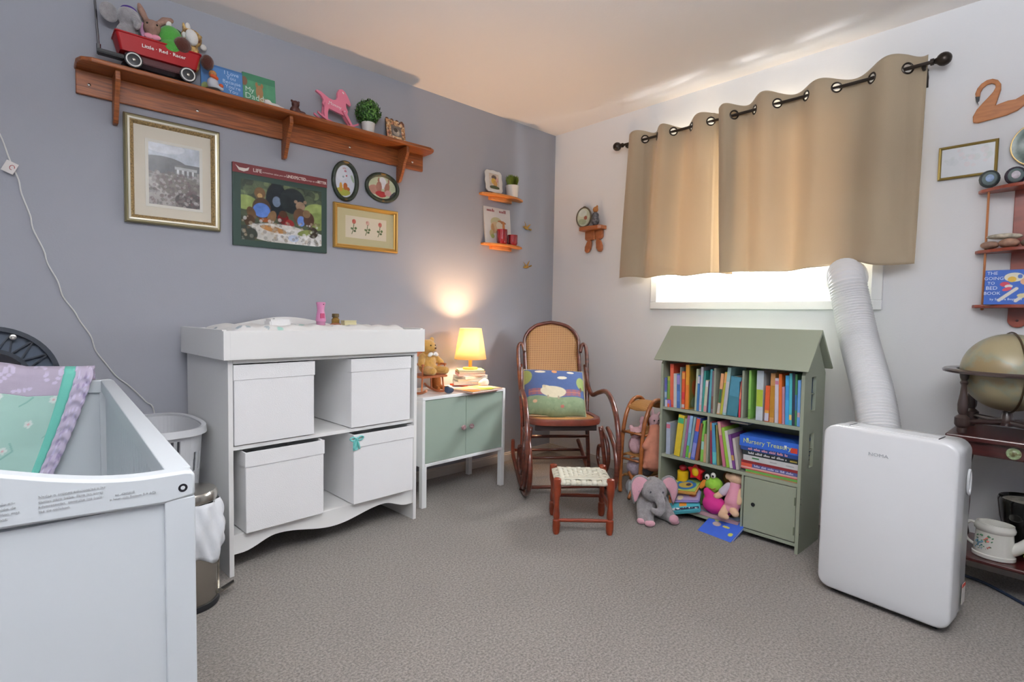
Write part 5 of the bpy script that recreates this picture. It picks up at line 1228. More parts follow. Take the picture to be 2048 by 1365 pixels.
# 4, 5 oval frames
def oval_pic(label, cx, cz, rx, rz, paintf):
    t = thing('framed_picture', label, 'picture', (cx, -0.001, cz))
    m = mat('dark_green_carved', '1c261e', 0.4, bump=0.7, bscale=120, col2='2c3a2c', vscale=60)
    b = B(); n = 56
    def ring(k_in, d): return [((rx-k_in)*math.cos(2*PI*k/n), -d, (rz-k_in)*math.sin(2*PI*k/n)) for k in range(n)]
    b.loft([ring(0, 0), ring(-0.002, 0.010), ring(0.006, 0.020), ring(0.015, 0.016), ring(0.021, 0.008), ring(0.022, 0.004)], cap=False); b.out('oval_frame', m, t, smooth=180)
    b = B(); b.ball((0, -0.017, rz-0.008), (0.020, 0.005, 0.006)); b.ball((0, -0.016, -rz+0.008), (0.014, 0.004, 0.005)); b.out('gilt_crest', mat('dull_gilt', '7a6236', 0.5, 0.4), t)
    ix, iz = rx-0.020, rz-0.020
    c = Canvas(2*ix, 2*iz, 64, 'cdd3de'); paintf(c); c.out('print', GLOSS, t, (-ix, -0.005, -iz), oval=True)
def pf1(c):
    c.noise(0.08); c.el(0.3, 0.7, 0.25, 0.2, 'd6dce6'); c.el(0.35, 0.16, 0.4, 0.12, 'a0a040'); c.el(0.28, 0.30, 0.08, 0.14, 'b98a38'); c.el(0.5, 0.34, 0.10, 0.11, 'a85c28'); c.el(0.64, 0.27, 0.10, 0.05, 'a85c28', -30); c.el(0.5, 0.80, 0.06, 0.03, 'b07a88'); c.el(0.4, 0.62, 0.05, 0.03, '8a9aa0'); c.el(0.55, 0.66, 0.04, 0.03, 'b0505a'); c.el(0.86, 0.6, 0.06, 0.12, '9ab09a', 20); c.el(0.45, 0.88, 0.10, 0.03, 'c0a8b0')
def pf2(c):
    c.fill(np.ones_like(c.X), 'b9c0a0'); c.el(0.5, 0.7, 0.14, 0.25, 'd8d8dc'); c.el(0.2, 0.35, 0.2, 0.2, 'b08070'); c.el(0.38, 0.5, 0.10, 0.24, 'a07060'); c.el(0.36, 0.8, 0.03, 0.12, '9a6a58'); c.el(0.66, 0.5, 0.09, 0.24, 'a4705c', -15); c.el(0.72, 0.8, 0.03, 0.12, '9a6a58'); c.el(0.45, 0.2, 0.2, 0.14, 'a83030'); c.el(0.7, 0.28, 0.12, 0.14, 'c89a94'); c.el(0.85, 0.2, 0.04, 0.25, '3c3c44', -40); c.noise(0.2)
oval_pic('upright oval picture of two small animals in a dark green frame', -1.676, 1.762, 0.077, 0.108, pf1)
oval_pic('wide oval picture of rabbits in a dark green frame', -1.451, 1.765, 0.108, 0.083, pf2)

# ================================================================== small two-tier corner shelves on the grey wall
def small_shelf(label, x0, w, z, mm):
    t = thing('small_wall_shelf', label, 'shelf', (x0, 0, z), 0, 'small pine shelves near the room corner')
    n = 20
    P = [(0.0, 0.0)]+[(w*k/n, -0.085*(math.sin(PI*min(max((k/n)*0.86+0.07, 0), 1)))**0.6) for k in range(n+1)]+[(w, 0.0)]
    b = B(); b.prismz(P, 0, 0.014); b.out('shelf_board', PINE, t, smooth=0, bev=0.003)
    P = [(w*0.22, 0)]+[(w*0.22+w*0.56*k/n, -0.045*math.sin(PI*k/n)**0.5) for k in range(n+1)]+[(w*0.78, 0)]
    b = B(); b.prismz(P, -0.022, 0.0); b.out('under_support', PINE, t, smooth=0, bev=0.002)
    return t
small_shelf('small pine shelf holding the white frame and grass pot', -0.735, 0.375, 1.845, 0)
small_shelf('small pine shelf holding a book and two red jars', -0.715, 0.355, 1.515, 0)
Z1, Z2 = 1.8592, 1.5292
t = thing('photo_frame', 'small white ornate photo frame on the upper pine shelf', 'photo frame', (-0.715, -0.050, Z1+0.001), 0, rot=(-8, 0, 0))
WFR = mat('white_ornate', 'd8d5d0', 0.5)
w_, h_ = 0.160, 0.165
out_, N = [], 40
for k in range(N):
    a = 2*PI*k/N; c_, s_ = math.cos(a), math.sin(a); q = 1/max(abs(c_), abs(s_)); q = min(q, 1.22)
    q *= 1+0.035*math.cos(8*a)
    out_.append((w_/2+w_/2*0.94*q*c_*0.98, h_/2+h_/2*0.94*q*s_*0.98))
b = B(); b.prism(out_, 0, 0.010); b.out('ornate_border', WFR, t, smooth=40, bev=0.003)
c = Canvas(0.086, 0.105, 40, 'c9b9a8'); c.el(0.5, 0.75, 0.25, 0.15, '5a4a44'); c.el(0.45, 0.5, 0.25, 0.2, 'c8a040'); c.el(0.6, 0.35, 0.2, 0.2, 'b98a4a'); c.el(0.5, 0.1, 0.5, 0.12, '4a5030'); c.el(0.8, 0.6, 0.12, 0.15, 'c89a90'); c.noise(0.3)
c.out('photograph', GLOSS, t, (0.037, -0.0006, 0.030))
b = B(); b.tube([(0.08, 0.010, 0.12), (0.08, 0.038, 0.008)], 0.003, 6); b.out('stand', BLACK, t)
topiary('potted_grass', 'small white pot of green grass on the upper pine shelf', (-0.478, -0.048, Z1), 0.046, 0.078, 0.050, 0.150, 420, ['8a9638', '4f6a2a'], 0.006, 8, grass=True)
c = Canvas(0.235, 0.245, 110, 'd2cfcc')
c.el(0.45, 0.60, 0.22, 0.14, 'b9b48c'); c.el(0.40, 0.45, 0.18, 0.16, 'cbb08a'); c.el(0.66, 0.62, 0.16, 0.04, 'a3663c', -8); c.el(0.72, 0.50, 0.05, 0.16, 'b5743e'); c.el(0.55, 0.52, 0.11, 0.10, 'd0c6b0'); c.el(0.30, 0.40, 0.06, 0.15, 'b58a5c'); c.el(0.25, 0.28, 0.08, 0.10, 'b8a878'); c.el(0.28, 0.20, 0.07, 0.06, '9aa860'); c.noise(0.06)
cover_book('white picture book with red title letters on the lower pine shelf', -0.700, Z2+0.0008, 0.235, 0.248, 0.008, c, -0.036, 6, 'c9c5c2', None,
    ())
for a_, b_ in ((0.025, 0.105), (0.135, 0.215)): scrib(bpy.data.objects[[o.name for o in bpy.data.objects if o.get('label', '').startswith('white picture book with red title')][0]], a_, b_, 0.224, 0.022, cm('8c3f44'), -0.0008)
def jar(label, x, r_, h_):
    t = thing('red_jar', label, 'candle jar', (x, -0.062, Z2), 0, 'red jars on the lower pine shelf')
    b = B(); b.lathe([(r_*0.85, 0), (r_*0.95, 0.006), (r_, h_*0.35), (r_*0.95, h_*0.8), (r_*1.02, h_), (r_*0.92, h_), (r_*0.86, h_*0.85), (0.001, h_*0.8)], seg=24); b.out('glass_body', mat('ruby_glass', '7e0d14', 0.2, coat=0.3), t)
    b = B()
    for k in range(12): a = 2*PI*k/12; b.tube([(r_*0.95*math.cos(a), r_*0.95*math.sin(a), 0.01), (r_*1.0*math.cos(a), r_*1.0*math.sin(a), h_*0.9)], 0.002, 5)
    b.out('ribs', mat('ruby_glass', '7e0d14', 0.2, coat=0.3), t)
jar('taller ruby red ribbed jar on the lower pine shelf', -0.578, 0.036, 0.095)
jar('shorter ruby red ribbed jar at the shelf end', -0.482, 0.036, 0.068)
def bird(label, x, z, s, ang):
    t = thing('metal_bird', label, 'wall ornament', (x, -0.012, z), 0, 'small gilt birds on the grey wall', rot=(0, ang, 0))
    BR = mat('gilt_bird', 'b58a3c', 0.35, 0.5)
    b = B(); b.ball((0, 0, 0), (0.020, 0.007, 0.009)); b.ball((-0.022, 0, 0.004), (0.009, 0.006, 0.007)); b.tube([(-0.028, 0, 0.004), (-0.040, 0, 0.001)], [0.003, 0.0008], 6); b.out('body', BR, t)
    for s2, px in ((1, 0.0), (-1, -0.004)):
        b = B(); b.prism([(px-0.006, 0.002), (px+0.010, 0.004), (px+0.030*s2+0.006, 0.042), (px+0.016*s2, 0.030)], -0.002, 0.001); b.out('wing', BR, t, smooth=0)
    b = B(); b.prism([(0.014, -0.004), (0.050, 0.010), (0.048, -0.002), (0.016, 0.004)], -0.002, 0.002); b.out('tail', BR, t, smooth=0)
    b = B(); b.tube([(0, 0.0, 0), (0, 0.012, 0)], 0.002, 6); b.out('pin', BR, t)
bird('gilt bird with raised wings beside the lower pine shelf', -0.300, 1.672, 1, 10)
bird('gilt bird lower down the grey wall, below the pine shelves', -0.290, 1.395, 1, -12)

# ================================================================== rabbit-legged bracket shelf on the pale wall
t = thing('bracket_shelf', 'small carved wooden shelf with two dangling feet on the pale wall', 'shelf', (-0.001, -0.300, 1.500), 0, rot=(0, 0, -90))
RW = mat('honey_wood', 'a4633a', 0.4, col2='93552f', vscale=10, stretch=(1, 6, 6))
b = B(); b.prismz([(0.0, 0.0), (0.0, -0.060), (0.02, -0.075), (0.180, -0.075), (0.200, -0.060), (0.200, 0.0)], 0.150, 0.176); b.out('ledge', RW, t, smooth=0, bev=0.003)
b = B(); b.prism([(0.025, 0.15), (0.025, 0.095), (0.045, 0.080), (0.095, 0.085), (0.105, 0.10), (0.115, 0.085), (0.165, 0.088), (0.178, 0.10), (0.178, 0.15)], -0.022, 0); b.out('apron', RW, t, smooth=0, bev=0.004)
for s, cx in ((-1, 0.070), (1, 0.135)):
    b = B().at((cx, -0.014, 0.09), (0, s*(-18), 0)); P = [(0.0, 0.01), (0.020, -0.02), (0.026, -0.06), (0.018, -0.088), (0.0, -0.098), (-0.018, -0.088), (-0.026, -0.06), (-0.018, -0.02)]; b.prism(P, -0.010, 0.010); b.out('carved_foot', RW, t, smooth=40, bev=0.004)
b = B(); b.box(0.092, 0.118, -0.034, -0.022, 0.085, 0.15); b.out('center_bracket', RW, t, smooth=0, bev=0.003)
t = thing('oval_mirror_frame', 'small oval picture in a pewter frame on the carved shelf', 'picture', (-0.050, -0.330, 1.6765), 0, rot=(8, 0, 0))
t.rotation_euler = (R(-8), 0, R(-70))
b = B(); b.tube([(0.052*math.cos(a), 0, 0.072+0.070*math.sin(a)) for a in [2*PI*k/32 for k in range(32)]], 0.0065, 8, closed=True); b.ball((0, 0, 0.146), (0.012, 0.006, 0.007)); b.out('pewter_frame', mat('pewter', '6a6254', 0.4, 0.5), t)
c = Canvas(0.10, 0.136, 40, 'b9bfa8'); c.el(0.4, 0.7, 0.3, 0.2, 'c4cdc4'); c.el(0.62, 0.45, 0.12, 0.1, '9a5a4a'); c.el(0.4, 0.25, 0.3, 0.15, '98a488'); c.noise(0.15)
c.out('print', GLOSS, t, (-0.05, -0.003, 0.004), oval=True)
t = thing('bunny_figurine', 'small figurine with a tan head and dark striped shirt on the carved shelf', 'figurine', (-0.040, -0.430, 1.6765), -80)
plush('grey_body', [('b', (0, 0, 0.035), (0.030, 0.024, 0.034)), ('b', (0, 0, 0.07), (0.026, 0.022, 0.026))], mat('slate_stripe', '6f7078', 0.7, col2='26282e', vscale=60), t, 0.003)
plush('tan_head', [('b', (0, 0, 0.112), (0.020, 0.018, 0.021)), ('b', (0.012, 0, 0.132), (0.008, 0.006, 0.010))], mat('ochre_head', 'a8703a', 0.6), t, 0.003)

# ================================================================== bentwood rocking chair
RC = thing('rocking_chair', 'dark bentwood rocking chair with cane back in the room corner', 'rocking chair', (-0.690, -0.783, 0), -37)
SH = 0.425
def T(name, pts, r, m=DARKWOOD, seg=10, spl=6, par=None, closed=False): 
    b = B(); b.tube(pts, r, seg, spl=spl, closed=closed); return b.out(name, m, par or RC, smooth=180)
for s in (-1, 1):
    X = s*0.238
    # rocker with its front scroll turning back up under the seat
    T('rocker', [(s*0.235, 0.74, 0.155), (s*0.245, 0.62, 0.085), (X, 0.45, 0.035), (X, 0.25, 0.016), (X, 0.05, 0.018), (X, -0.08, 0.045), (X, -0.175, 0.115), (X, -0.205, 0.215), (X, -0.165, 0.315), (X, -0.075, 0.375), (s*0.245, 0.02, 0.395)], [0.014]*10+[0.012])
    # arm: from the back post forward, over and down into the rocker
    XA = s*0.252
    T('arm', [(s*0.215, 0.50, 0.72), (s*0.222, 0.43, 0.60), (s*0.230, 0.34, 0.545), (s*0.240, 0.22, 0.575), (XA, 0.10, 0.598), (XA, -0.03, 0.565), (XA, -0.135, 0.475), (XA, -0.185, 0.34), (XA, -0.165, 0.20), (XA, -0.09, 0.095), (s*0.248, 0.03, 0.045)], [0.011, 0.013, 0.014, 0.014, 0.015, 0.015, 0.015, 0.015, 0.014, 0.013, 0.010])
    # inner scroll
    T('scroll', [(s*0.232, 0.10, 0.385), (s*0.245, 0.02, 0.31), (s*0.25, 0.0, 0.21), (s*0.25, 0.06, 0.125), (s*0.25, 0.16, 0.105), (s*0.25, 0.235, 0.16), (s*0.25, 0.225, 0.235), (s*0.25, 0.165, 0.255)], 0.011)
    # back post from rocker tail to top
    T('back_post', [(s*0.225, 0.36, 0.03), (s*0.215, 0.36, 0.20), (s*0.212, 0.39, 0.38), (s*0.222, 0.45, 0.58), (s*0.232, 0.515, 0.76), (s*0.228, 0.545, 0.84), (s*0.205, 0.545, 0.855), (s*0.190, 0.53, 0.80)], [0.013, 0.013, 0.014, 0.014, 0.013, 0.012, 0.011, 0.010])
    T('front_leg', [(s*0.205, 0.035, 0.40), (s*0.225, 0.02, 0.25), (s*0.255, 0.04, 0.03)], 0.012)
# seat
b = B()
def seat_ring(y0, y1, w0, w1, z): return [(-w0, y0, z), (w0, y0, z), (w1, y1, z), (-w1, y1, z)]
n = 40
def sring(gx, z):
    out = []
    for k in range(n):
        a = 2*PI*k/n; p = 3.4
        cx = abs(math.cos(a))**(2/p)*(1 if math.cos(a) > 0 else -1); sy = abs(math.sin(a))**(2/p)*(1 if math.sin(a) > 0 else -1)
        yy = 0.215+(0.225-gx)*sy; ww = (0.215-0.018*sy)-gx
        out.append((ww*cx, yy, z-0.05*(0.215+0.225*sy-0.0)*0.5))
    return out
b.loft([sring(0.03, SH-0.012), sring(0.0, SH-0.012), sring(-0.004, SH+0.006), sring(0.0, SH+0.022), sring(0.030, SH+0.022), sring(0.034, SH+0.012)], cap=False, closed=True)
b.out('seat_rim', mat('seat_rim_wood', '7c3b2c', 0.3, coat=0.3, var=0.2, vscale=10), RC, smooth=50)
CANE = mat('woven_cane', 'b98850', 0.55, bump=0.6, bscale=350, var=0.12, vscale=90)
b = B(); b.loft([sring(0.028, SH+0.010), sring(0.028, SH+0.016)]); b.out('cane_seat', CANE, RC, smooth=0)
# cane back: bent frame and woven panel
def back_xy(u, v):                             # u -1..1 across, v 0..1 up
    y = 0.375+0.225*v+0.045*math.sin(PI*v)*1.0
    z = SH+0.03+(1.000-SH-0.03)*v
    return y, z
def bw(v): 
    w = 0.178+0.012*v
    if v > 0.74: w *= math.sqrt(max(0, 1-((v-0.74)/0.26)**2))
    return w
prof = [(v, bw(v)) for v in [k/30 for k in range(31)]]
left = [(-w, *back_xy(0, v)) for v, w in prof]; right = [(w, *back_xy(0, v)) for v, w in prof][::-1]
T('back_frame', left+right[1:], 0.0125, seg=10, spl=2)
def backsheet(u, v):
    w = bw(v)*0.97; y, z = back_xy(0, v); x = -w+2*w*u
    return (x, y+0.003, z)
def cane_mat():
    m = bpy.data.materials.new('cane_weave'); m.use_nodes = True; nt = m.node_tree; p = nt.nodes['Principled BSDF']; p.inputs['Roughness'].default_value = 0.5
    tc = nt.nodes.new('ShaderNodeTexCoord'); L = nt.links.new
    outs = []
    for rot in ((0, 0, 0), (0, R(90), 0), (0, R(45), 0), (0, R(-45), 0)):
        mp = nt.nodes.new('ShaderNodeMapping'); mp.inputs['Rotation'].default_value = rot; L(tc.outputs['Object'], mp.inputs[0])
        w = nt.nodes.new('ShaderNodeTexWave'); w.bands_direction = 'X'; w.inputs['Scale'].default_value = 26 if rot[1] in (0, R(90)) else 18; L(mp.outputs[0], w.inputs['Vector']); outs.append(w)
    mx = nt.nodes.new('ShaderNodeMath'); mx.operation = 'MAXIMUM'; L(outs[0].outputs['Fac'], mx.inputs[0]); L(outs[1].outputs['Fac'], mx.inputs[1])
    r = nt.nodes.new('ShaderNodeValToRGB'); r.color_ramp.elements[0].position = 0.25; r.color_ramp.elements[1].position = 0.75
    r.color_ramp.elements[0].color = (*lin('7c5430'), 1); r.color_ramp.elements[1].color = (*lin('b88a58'), 1)
    L(mx.outputs[0], r.inputs[0]); L(r.outputs[0], p.inputs['Base Color'])
    bp = nt.nodes.new('ShaderNodeBump'); bp.inputs['Strength'].default_value = 0.8; bp.inputs['Distance'].default_value = 0.002; L(mx.outputs[0], bp.inputs['Height']); L(bp.outputs[0], p.inputs['Normal'])
    return m
b = B(); b.sheet(backsheet, 10, 40); b.out('cane_back', cane_mat(), RC, smooth=180, thick=0.003)
# stretchers
T('stretcher', [(-0.215, 0.36, 0.27), (0.215, 0.36, 0.27)], 0.010, spl=0)
T('stretcher', [(-0.225, 0.36, 0.13), (0.225, 0.36, 0.13)], 0.010, spl=0)
T('stretcher', [(-0.262, 0.02, 0.050), (0.262, 0.02, 0.050)], 0.010, spl=0)
T('stretcher', [(-0.235, 0.66, 0.105), (0.235, 0.66, 0.105)], 0.010, spl=0)
b = B(); b.box(-0.18, 0.18, 0.02, 0.04, SH-0.045, SH-0.012); b.out('seat_apron', mat('dark_under_wood', '241412', 0.5), RC, smooth=0)

# cushion with sheep scene
def cloth_cushion():
    w, h = 0.375, 0.315
    c = Canvas(w, h, 200, '6a9a5c')
    c.C[:] = lin('465a86')
    c.rect(0, 0, 1, 0.34, '7e8f6e'); c.spots(50, 0.03, ['8a9a78', '728462'], (0, 0, 1, 0.32), 0.5)
    c.rect(0.06, 0.36, 0.92, 0.50, '8a5a64')
    for k in range(9): c.rect(0.08+k*0.095, 0.36, 0.115+k*0.095, 0.50, '6a5a7c', 0.6)
    c.rect(0.06, 0.42, 0.92, 0.445, 'b07058', 0.7)
    c.el(0.46, 0.45, 0.21, 0.12, 'cfc4a8'); c.el(0.35, 0.53, 0.07, 0.045, 'cfc4a8'); c.el(0.31, 0.55, 0.03, 0.03, 'c0b090')
    c.rect(0.36, 0.30, 0.385, 0.37, '9a8c78'); c.rect(0.53, 0.30, 0.555, 0.37, '9a8c78')
    c.el(0.26, 0.90, 0.09, 0.035, 'd4ccb8'); c.el(0.62, 0.76, 0.08, 0.035, 'd4ccb8'); c.el(0.77, 0.90, 0.06, 0.03, 'd4ccb8'); c.el(0.50, 0.92, 0.045, 0.045, 'd0905c')
    c.el(0.02, 0.80, 0.10, 0.16, '8c9a5c'); c.el(0.95, 0.66, 0.09, 0.14, '8c9a5c'); c.el(0.93, 0.52, 0.02, 0.05, '6a5040')
    c.el(0.60, 0.16, 0.03, 0.03, 'b0685c'); c.el(0.16, 0.22, 0.035, 0.035, 'c8a080')
    c.noise(0.08, 30)
    return c, w, h
CU = thing('sheep_cushion', 'cushion with a sheep and clouds on the rocking chair', 'cushion', RC.location, -37)
CU.matrix_world = Matrix.Translation(RC.location) @ Matrix.Rotation(R(-37), 4, 'Z') @ Matrix.Translation((-0.232, 0.140, SH+0.024)) @ Matrix.Rotation(R(-36), 4, 'X') @ Matrix.Rotation(R(2.5), 4, 'Y')
c, w, h = cloth_cushion()
def puff(x, z, s):
    u, v = x/w, z/h
    k = (1-abs(2*u-1)**4)*(1-abs(2*v-1)**4)
    px = w*(u+0.02*(0.5-u)*(1-abs(2*v-1))); return px, s*0.055*max(k, 0)**0.6, z+0.008*math.sin(u*9)*(1-v)
def wf(x, y, z): px, d, pz = puff(x, z, -1); return (px, d, pz)
c.out('front_cloth', CLOTH, CU, warp=wf)
b = B(); b.sheet(lambda u, v: (lambda q: (q[0], q[1], q[2]))(puff(u*w, v*h, 1)), 30, 24); b.out('back_cloth', mat('cushion_cream', 'c9bc9c', 0.9, bump=0.2, bscale=150), CU, smooth=180)
b = B(); b.tube([(0, 0, 0), (w, 0, 0), (w, 0, h), (0, 0, h)], 0.004, 6, closed=True); b.out('piping', mat('cushion_cream', 'c9bc9c', 0.9), CU, smooth=0)

# ================================================================== footstool
ST = thing('footstool', 'small turned wooden footstool with a woven cream seat', 'stool', (-1.123, -1.109, 0), -42.9)
SW, SD, SHH = 0.256, 0.245, 0.272
for x in (0, SW):
    for y in (0, SD):
        b = B(); r_ = 0.0155
        b.lathe([(0.013, 0), (0.017, 0.012), (0.019, 0.04), (0.018, 0.068), (0.012, 0.074), (0.016, 0.080), (0.016, 0.10), (0.0125, 0.128), (0.0125, 0.16), (0.015, 0.178), (0.018, 0.188), (0.020, 0.205), (0.020, 0.256), (0.0185, 0.268), (0.012, SHH)], c=(x, y, 0), seg=12)
        b.out('leg', STOOLWOOD, ST, smooth=40)
for a, c_ in (((0, 0), (SW, 0)), ((0, SD), (SW, SD)), ((0, 0), (0, SD)), ((SW, 0), (SW, SD))):
    z = 0.098 if a[1] == c_[1] else 0.12
    if a[1] == c_[1] == 0: z = 0.066
    if a[1] == c_[1] == SD: z = 0.105
    b = B(); b.tube([(*a, z), ((a[0]+c_[0])/2, (a[1]+c_[1])/2, z+0.001), (*c_, z)], [0.008, 0.0095, 0.008], 10); b.out('stretcher', STOOLWOOD, ST)
    b = B(); b.tube([(*a, 0.246), (*c_, 0.246)], 0.009, 8); b.out('seat_rail', mat('woven_tape_edge', 'c4c0aa', 0.8), ST)
WB = mat('woven_tape', 'dcdac8', 0.75, bump=0.2, bscale=150)
nb = 9
def dip(x, y): return 0.264-0.014*math.sin(PI*min(max(x/SW, 0), 1))*math.sin(PI*min(max(y/SD, 0), 1))
for k in range(nb):                            # straps from front to back
    x0 = 0.016+(SW-0.032)*k/nb; wd = (SW-0.032)/nb*0.96
    b = B(); ring = []
    m_ = 20
    pts = []
    for j in range(m_+1):
        y = -0.004+(SD+0.008)*j/m_; e = math.sin(PI*j/m_)**0.35 if 0 < j < m_ else 0
        pts.append((y, dip(x0, y)*e+0.250*(1-e)+0.0018*math.sin(PI*(y/SD*nb)+PI*k)))
    pts = [(0.004, 0.234), (-0.009, 0.240), (-0.0105, 0.250)]+[(y, z) for y, z in pts[1:-1]]+[(SD+0.0105, 0.250), (SD+0.009, 0.240), (SD-0.004, 0.234)]
    vs = [[b.b.verts.new((x0+q*wd, y, z)) for q in (0, 1)] for y, z in pts]
    for i in range(len(vs)-1): b.b.faces.new((vs[i][0], vs[i][1], vs[i+1][1], vs[i+1][0]))
    b.out('seat_strap', WB, ST, smooth=60, thick=0.0022)
for k in range(nb):                            # straps from side to side
    y0 = 0.016+(SD-0.032)*k/nb; wd = (SD-0.032)/nb*0.96
    b = B(); pts = []
    for j in range(1, 20):
        x = -0.004+(SW+0.008)*j/20; e = math.sin(PI*j/20)**0.35
        pts.append((x, dip(x, y0)*e+0.250*(1-e)-0.0018*math.sin(PI*(x/SW*nb)+PI*k)))
    pts = [(0.004, 0.234), (-0.009, 0.240), (-0.0105, 0.250)]+pts+[(SW+0.0105, 0.250), (SW+0.009, 0.240), (SW-0.004, 0.234)]
    vs = [[b.b.verts.new((x, y0+q*wd, z)) for q in (0, 1)] for x, z in pts]
    for i in range(len(vs)-1): b.b.faces.new((vs[i][0], vs[i][1], vs[i+1][1], vs[i+1][0]))
    b.out('seat_strap', WB, ST, smooth=60, thick=0.0022)

# ================================================================== rattan toy rack with plush
RT = thing('rattan_rack', 'hooped rattan toy rack between rocking chair and bookcase', 'rack', (-0.250, -1.095, 0), -4)
RAT = mat('rattan', '9a5a2c', 0.35, coat=0.3, var=0.25, vscale=25)
for y in (0.0, 0.145):
    T('hoop', [(-0.150, y-0.01, 0.009), (-0.142, y, 0.08), (-0.137, y, 0.20), (-0.130, y, 0.34), (-0.100, y, 0.47), (-0.04, y, 0.55), (0.04, y, 0.55), (0.100, y, 0.47), (0.130, y, 0.34), (0.137, y, 0.20), (0.142, y, 0.08), (0.150, y-0.01, 0.009)], 0.012, RAT, par=RT)
for s in (-1, 1):
    T('side_brace', [(s*0.215, 0.02, 0.009), (s*0.150, 0.04, 0.085), (s*0.135, 0.09, 0.135)], 0.009, RAT, par=RT)
    for z in (0.16, 0.32):
        T('side_rail', [(s*0.137, 0.0, z+0.05), (s*0.137, 0.145, z+0.05)], 0.007, RAT, par=RT, spl=0)
for z in (0.10, 0.225, 0.36):
    for y in (0.002, 0.075, 0.143):
        T('shelf_rod', [(-0.137, y, z), (0.137, y, z)], 0.007, RAT, par=RT, spl=0)
    b = B(); b.box(-0.125, 0.125, 0.008, 0.137, z+0.007, z+0.012); b.out('woven_shelf', mat('rattan_weave', 'a87840', 0.6, bump=0.8, bscale=120), RT, smooth=0)
b = B()
for k in range(12): 
    a = PI*(0.2+0.6*k/11); b.ball((0.108*math.cos(a), 0.073, 0.47+0.072*math.sin(a)), (0.020, 0.075, 0.009), (0, 90-math.degrees(a), 0), 8, 6)
b.out('woven_crown', mat('rattan_weave', 'a87840', 0.6, bump=0.8, bscale=120), RT)
RT_M = Matrix.Translation(RT.location) @ Matrix.Rotation(R(-4), 4, 'Z')
def onr(x, y, z): return RT_M @ Vector((x, y, z))
GR = 'plush toys on the rattan rack'
def dolly(name, label, loc, rz, m, shapes, eyes=(), grp=GR, vox=0.005, extra=()):
    t = thing(name, label, 'plush toy', loc, rz, grp); t.scale = (1.12,)*3
    plush('body', shapes, m, t, vox)
    if eyes:
        for e in eyes:
            b = B(); b.ball(e, 0.0035); b.out('eye', EYE, t)
    for nm, mm, sh in extra: plush(nm, sh, mm, t, 0.004)
    return t
PEACH = mat('peach_cloth', 'c9866e', 0.85, bump=0.5, bscale=40, var=0.12, vscale=20)
PPK = mat('pale_pink_plush', 'cfaab0', 0.95, bump=0.7, bscale=200)
dolly('peach_dress_doll', 'cloth bunny doll in a peach dress hanging over the rattan rack', onr(-0.062, -0.040, 0.275), -35, PPK,
    [('b', (0.0, 0.02, 0.155), (0.030, 0.028, 0.032)), ('c', [(-0.008, 0.02, 0.18), (-0.012, 0.025, 0.215)], [0.009, 0.007]), ('c', [(0.012, 0.02, 0.18), (0.03, 0.02, 0.20)], [0.009, 0.007]), ('c', [(0, 0.02, 0.13), (0, 0.02, 0.08)], [0.025, 0.025])],
    ((-0.012, -0.006, 0.16), (0.012, -0.006, 0.16)), extra=(('peach_dress', PEACH, [('c', [(0, 0.015, 0.125), (-0.006, -0.005, 0.04), (-0.012, -0.015, -0.045)], [0.026, 0.045, 0.058]), ('c', [(0.0, 0, 0.11), (-0.055, -0.012, 0.03)], [0.020, 0.022]), ('c', [(-0.03, -0.01, -0.02), (-0.06, -0.02, -0.075)], [0.022, 0.014]), ('c', [(0.02, -0.01, -0.03), (0.03, -0.02, -0.085)], [0.020, 0.010])]),))
dolly('grey_plush_bunny', 'grey and white plush bunny on a lower tier of the rattan rack', onr(-0.050, 0.03, 0.113), -35, mat('bluegrey_plush', '7f848a', 0.95, bump=0.8, bscale=200),
    [('b', (0, 0, 0.035), (0.045, 0.04, 0.035)), ('b', (0.0, -0.02, 0.075), (0.036, 0.033, 0.030)), ('b', (0.05, -0.01, 0.07), (0.028, 0.015, 0.03))], extra=(('white_muzzle', WHITEPL, [('b', (-0.004, -0.048, 0.062), (0.020, 0.014, 0.018)), ('b', (-0.034, -0.025, 0.095), (0.014, 0.012, 0.020))]),))
dolly('pink_plush_bear', 'pale pink plush bear on the side tier of the rattan rack', onr(-0.080, 0.085, 0.239), -45, PPK,
    [('b', (0, 0, 0.045), (0.04, 0.036, 0.05)), ('b', (0, -0.008, 0.110), (0.036, 0.033, 0.033)), ('b', (-0.028, 0, 0.140), (0.013, 0.009, 0.013)), ('b', (0.028, 0, 0.142), (0.015, 0.009, 0.017)), ('b', (0.03, 0.0, 0.175), (0.016, 0.012, 0.026)), ('b', (0, -0.035, 0.10), (0.014, 0.012, 0.011))], ((-0.014, -0.038, 0.118), (0.014, -0.038, 0.118)))
dolly('lilac_plush_ball', 'lilac grey plush slumped in the middle tier of the rattan rack', onr(-0.085, 0.085, 0.122), -45, mat('lilac_plush', 'a79aa6', 0.95, bump=0.8, bscale=150),
    [('b', (0, 0, 0.03), (0.045, 0.045, 0.045)), ('b', (0.01, -0.02, 0.05), (0.03, 0.03, 0.028))])
dolly('white_plush_blanket', 'white and blue-grey soft comforter at the foot of the rattan rack', onr(-0.095, 0.075, 0.002), -45, mat('ice_plush', 'b9c0c6', 0.9, bump=0.8, bscale=60),
    [('b', (0, 0, 0.035), (0.048, 0.04, 0.052)), ('c', [(0.01, -0.02, 0.07), (0.02, -0.035, 0.02)], [0.022, 0.018]), ('c', [(-0.02, -0.02, 0.06), (-0.025, -0.03, 0.005)], [0.020, 0.016])])

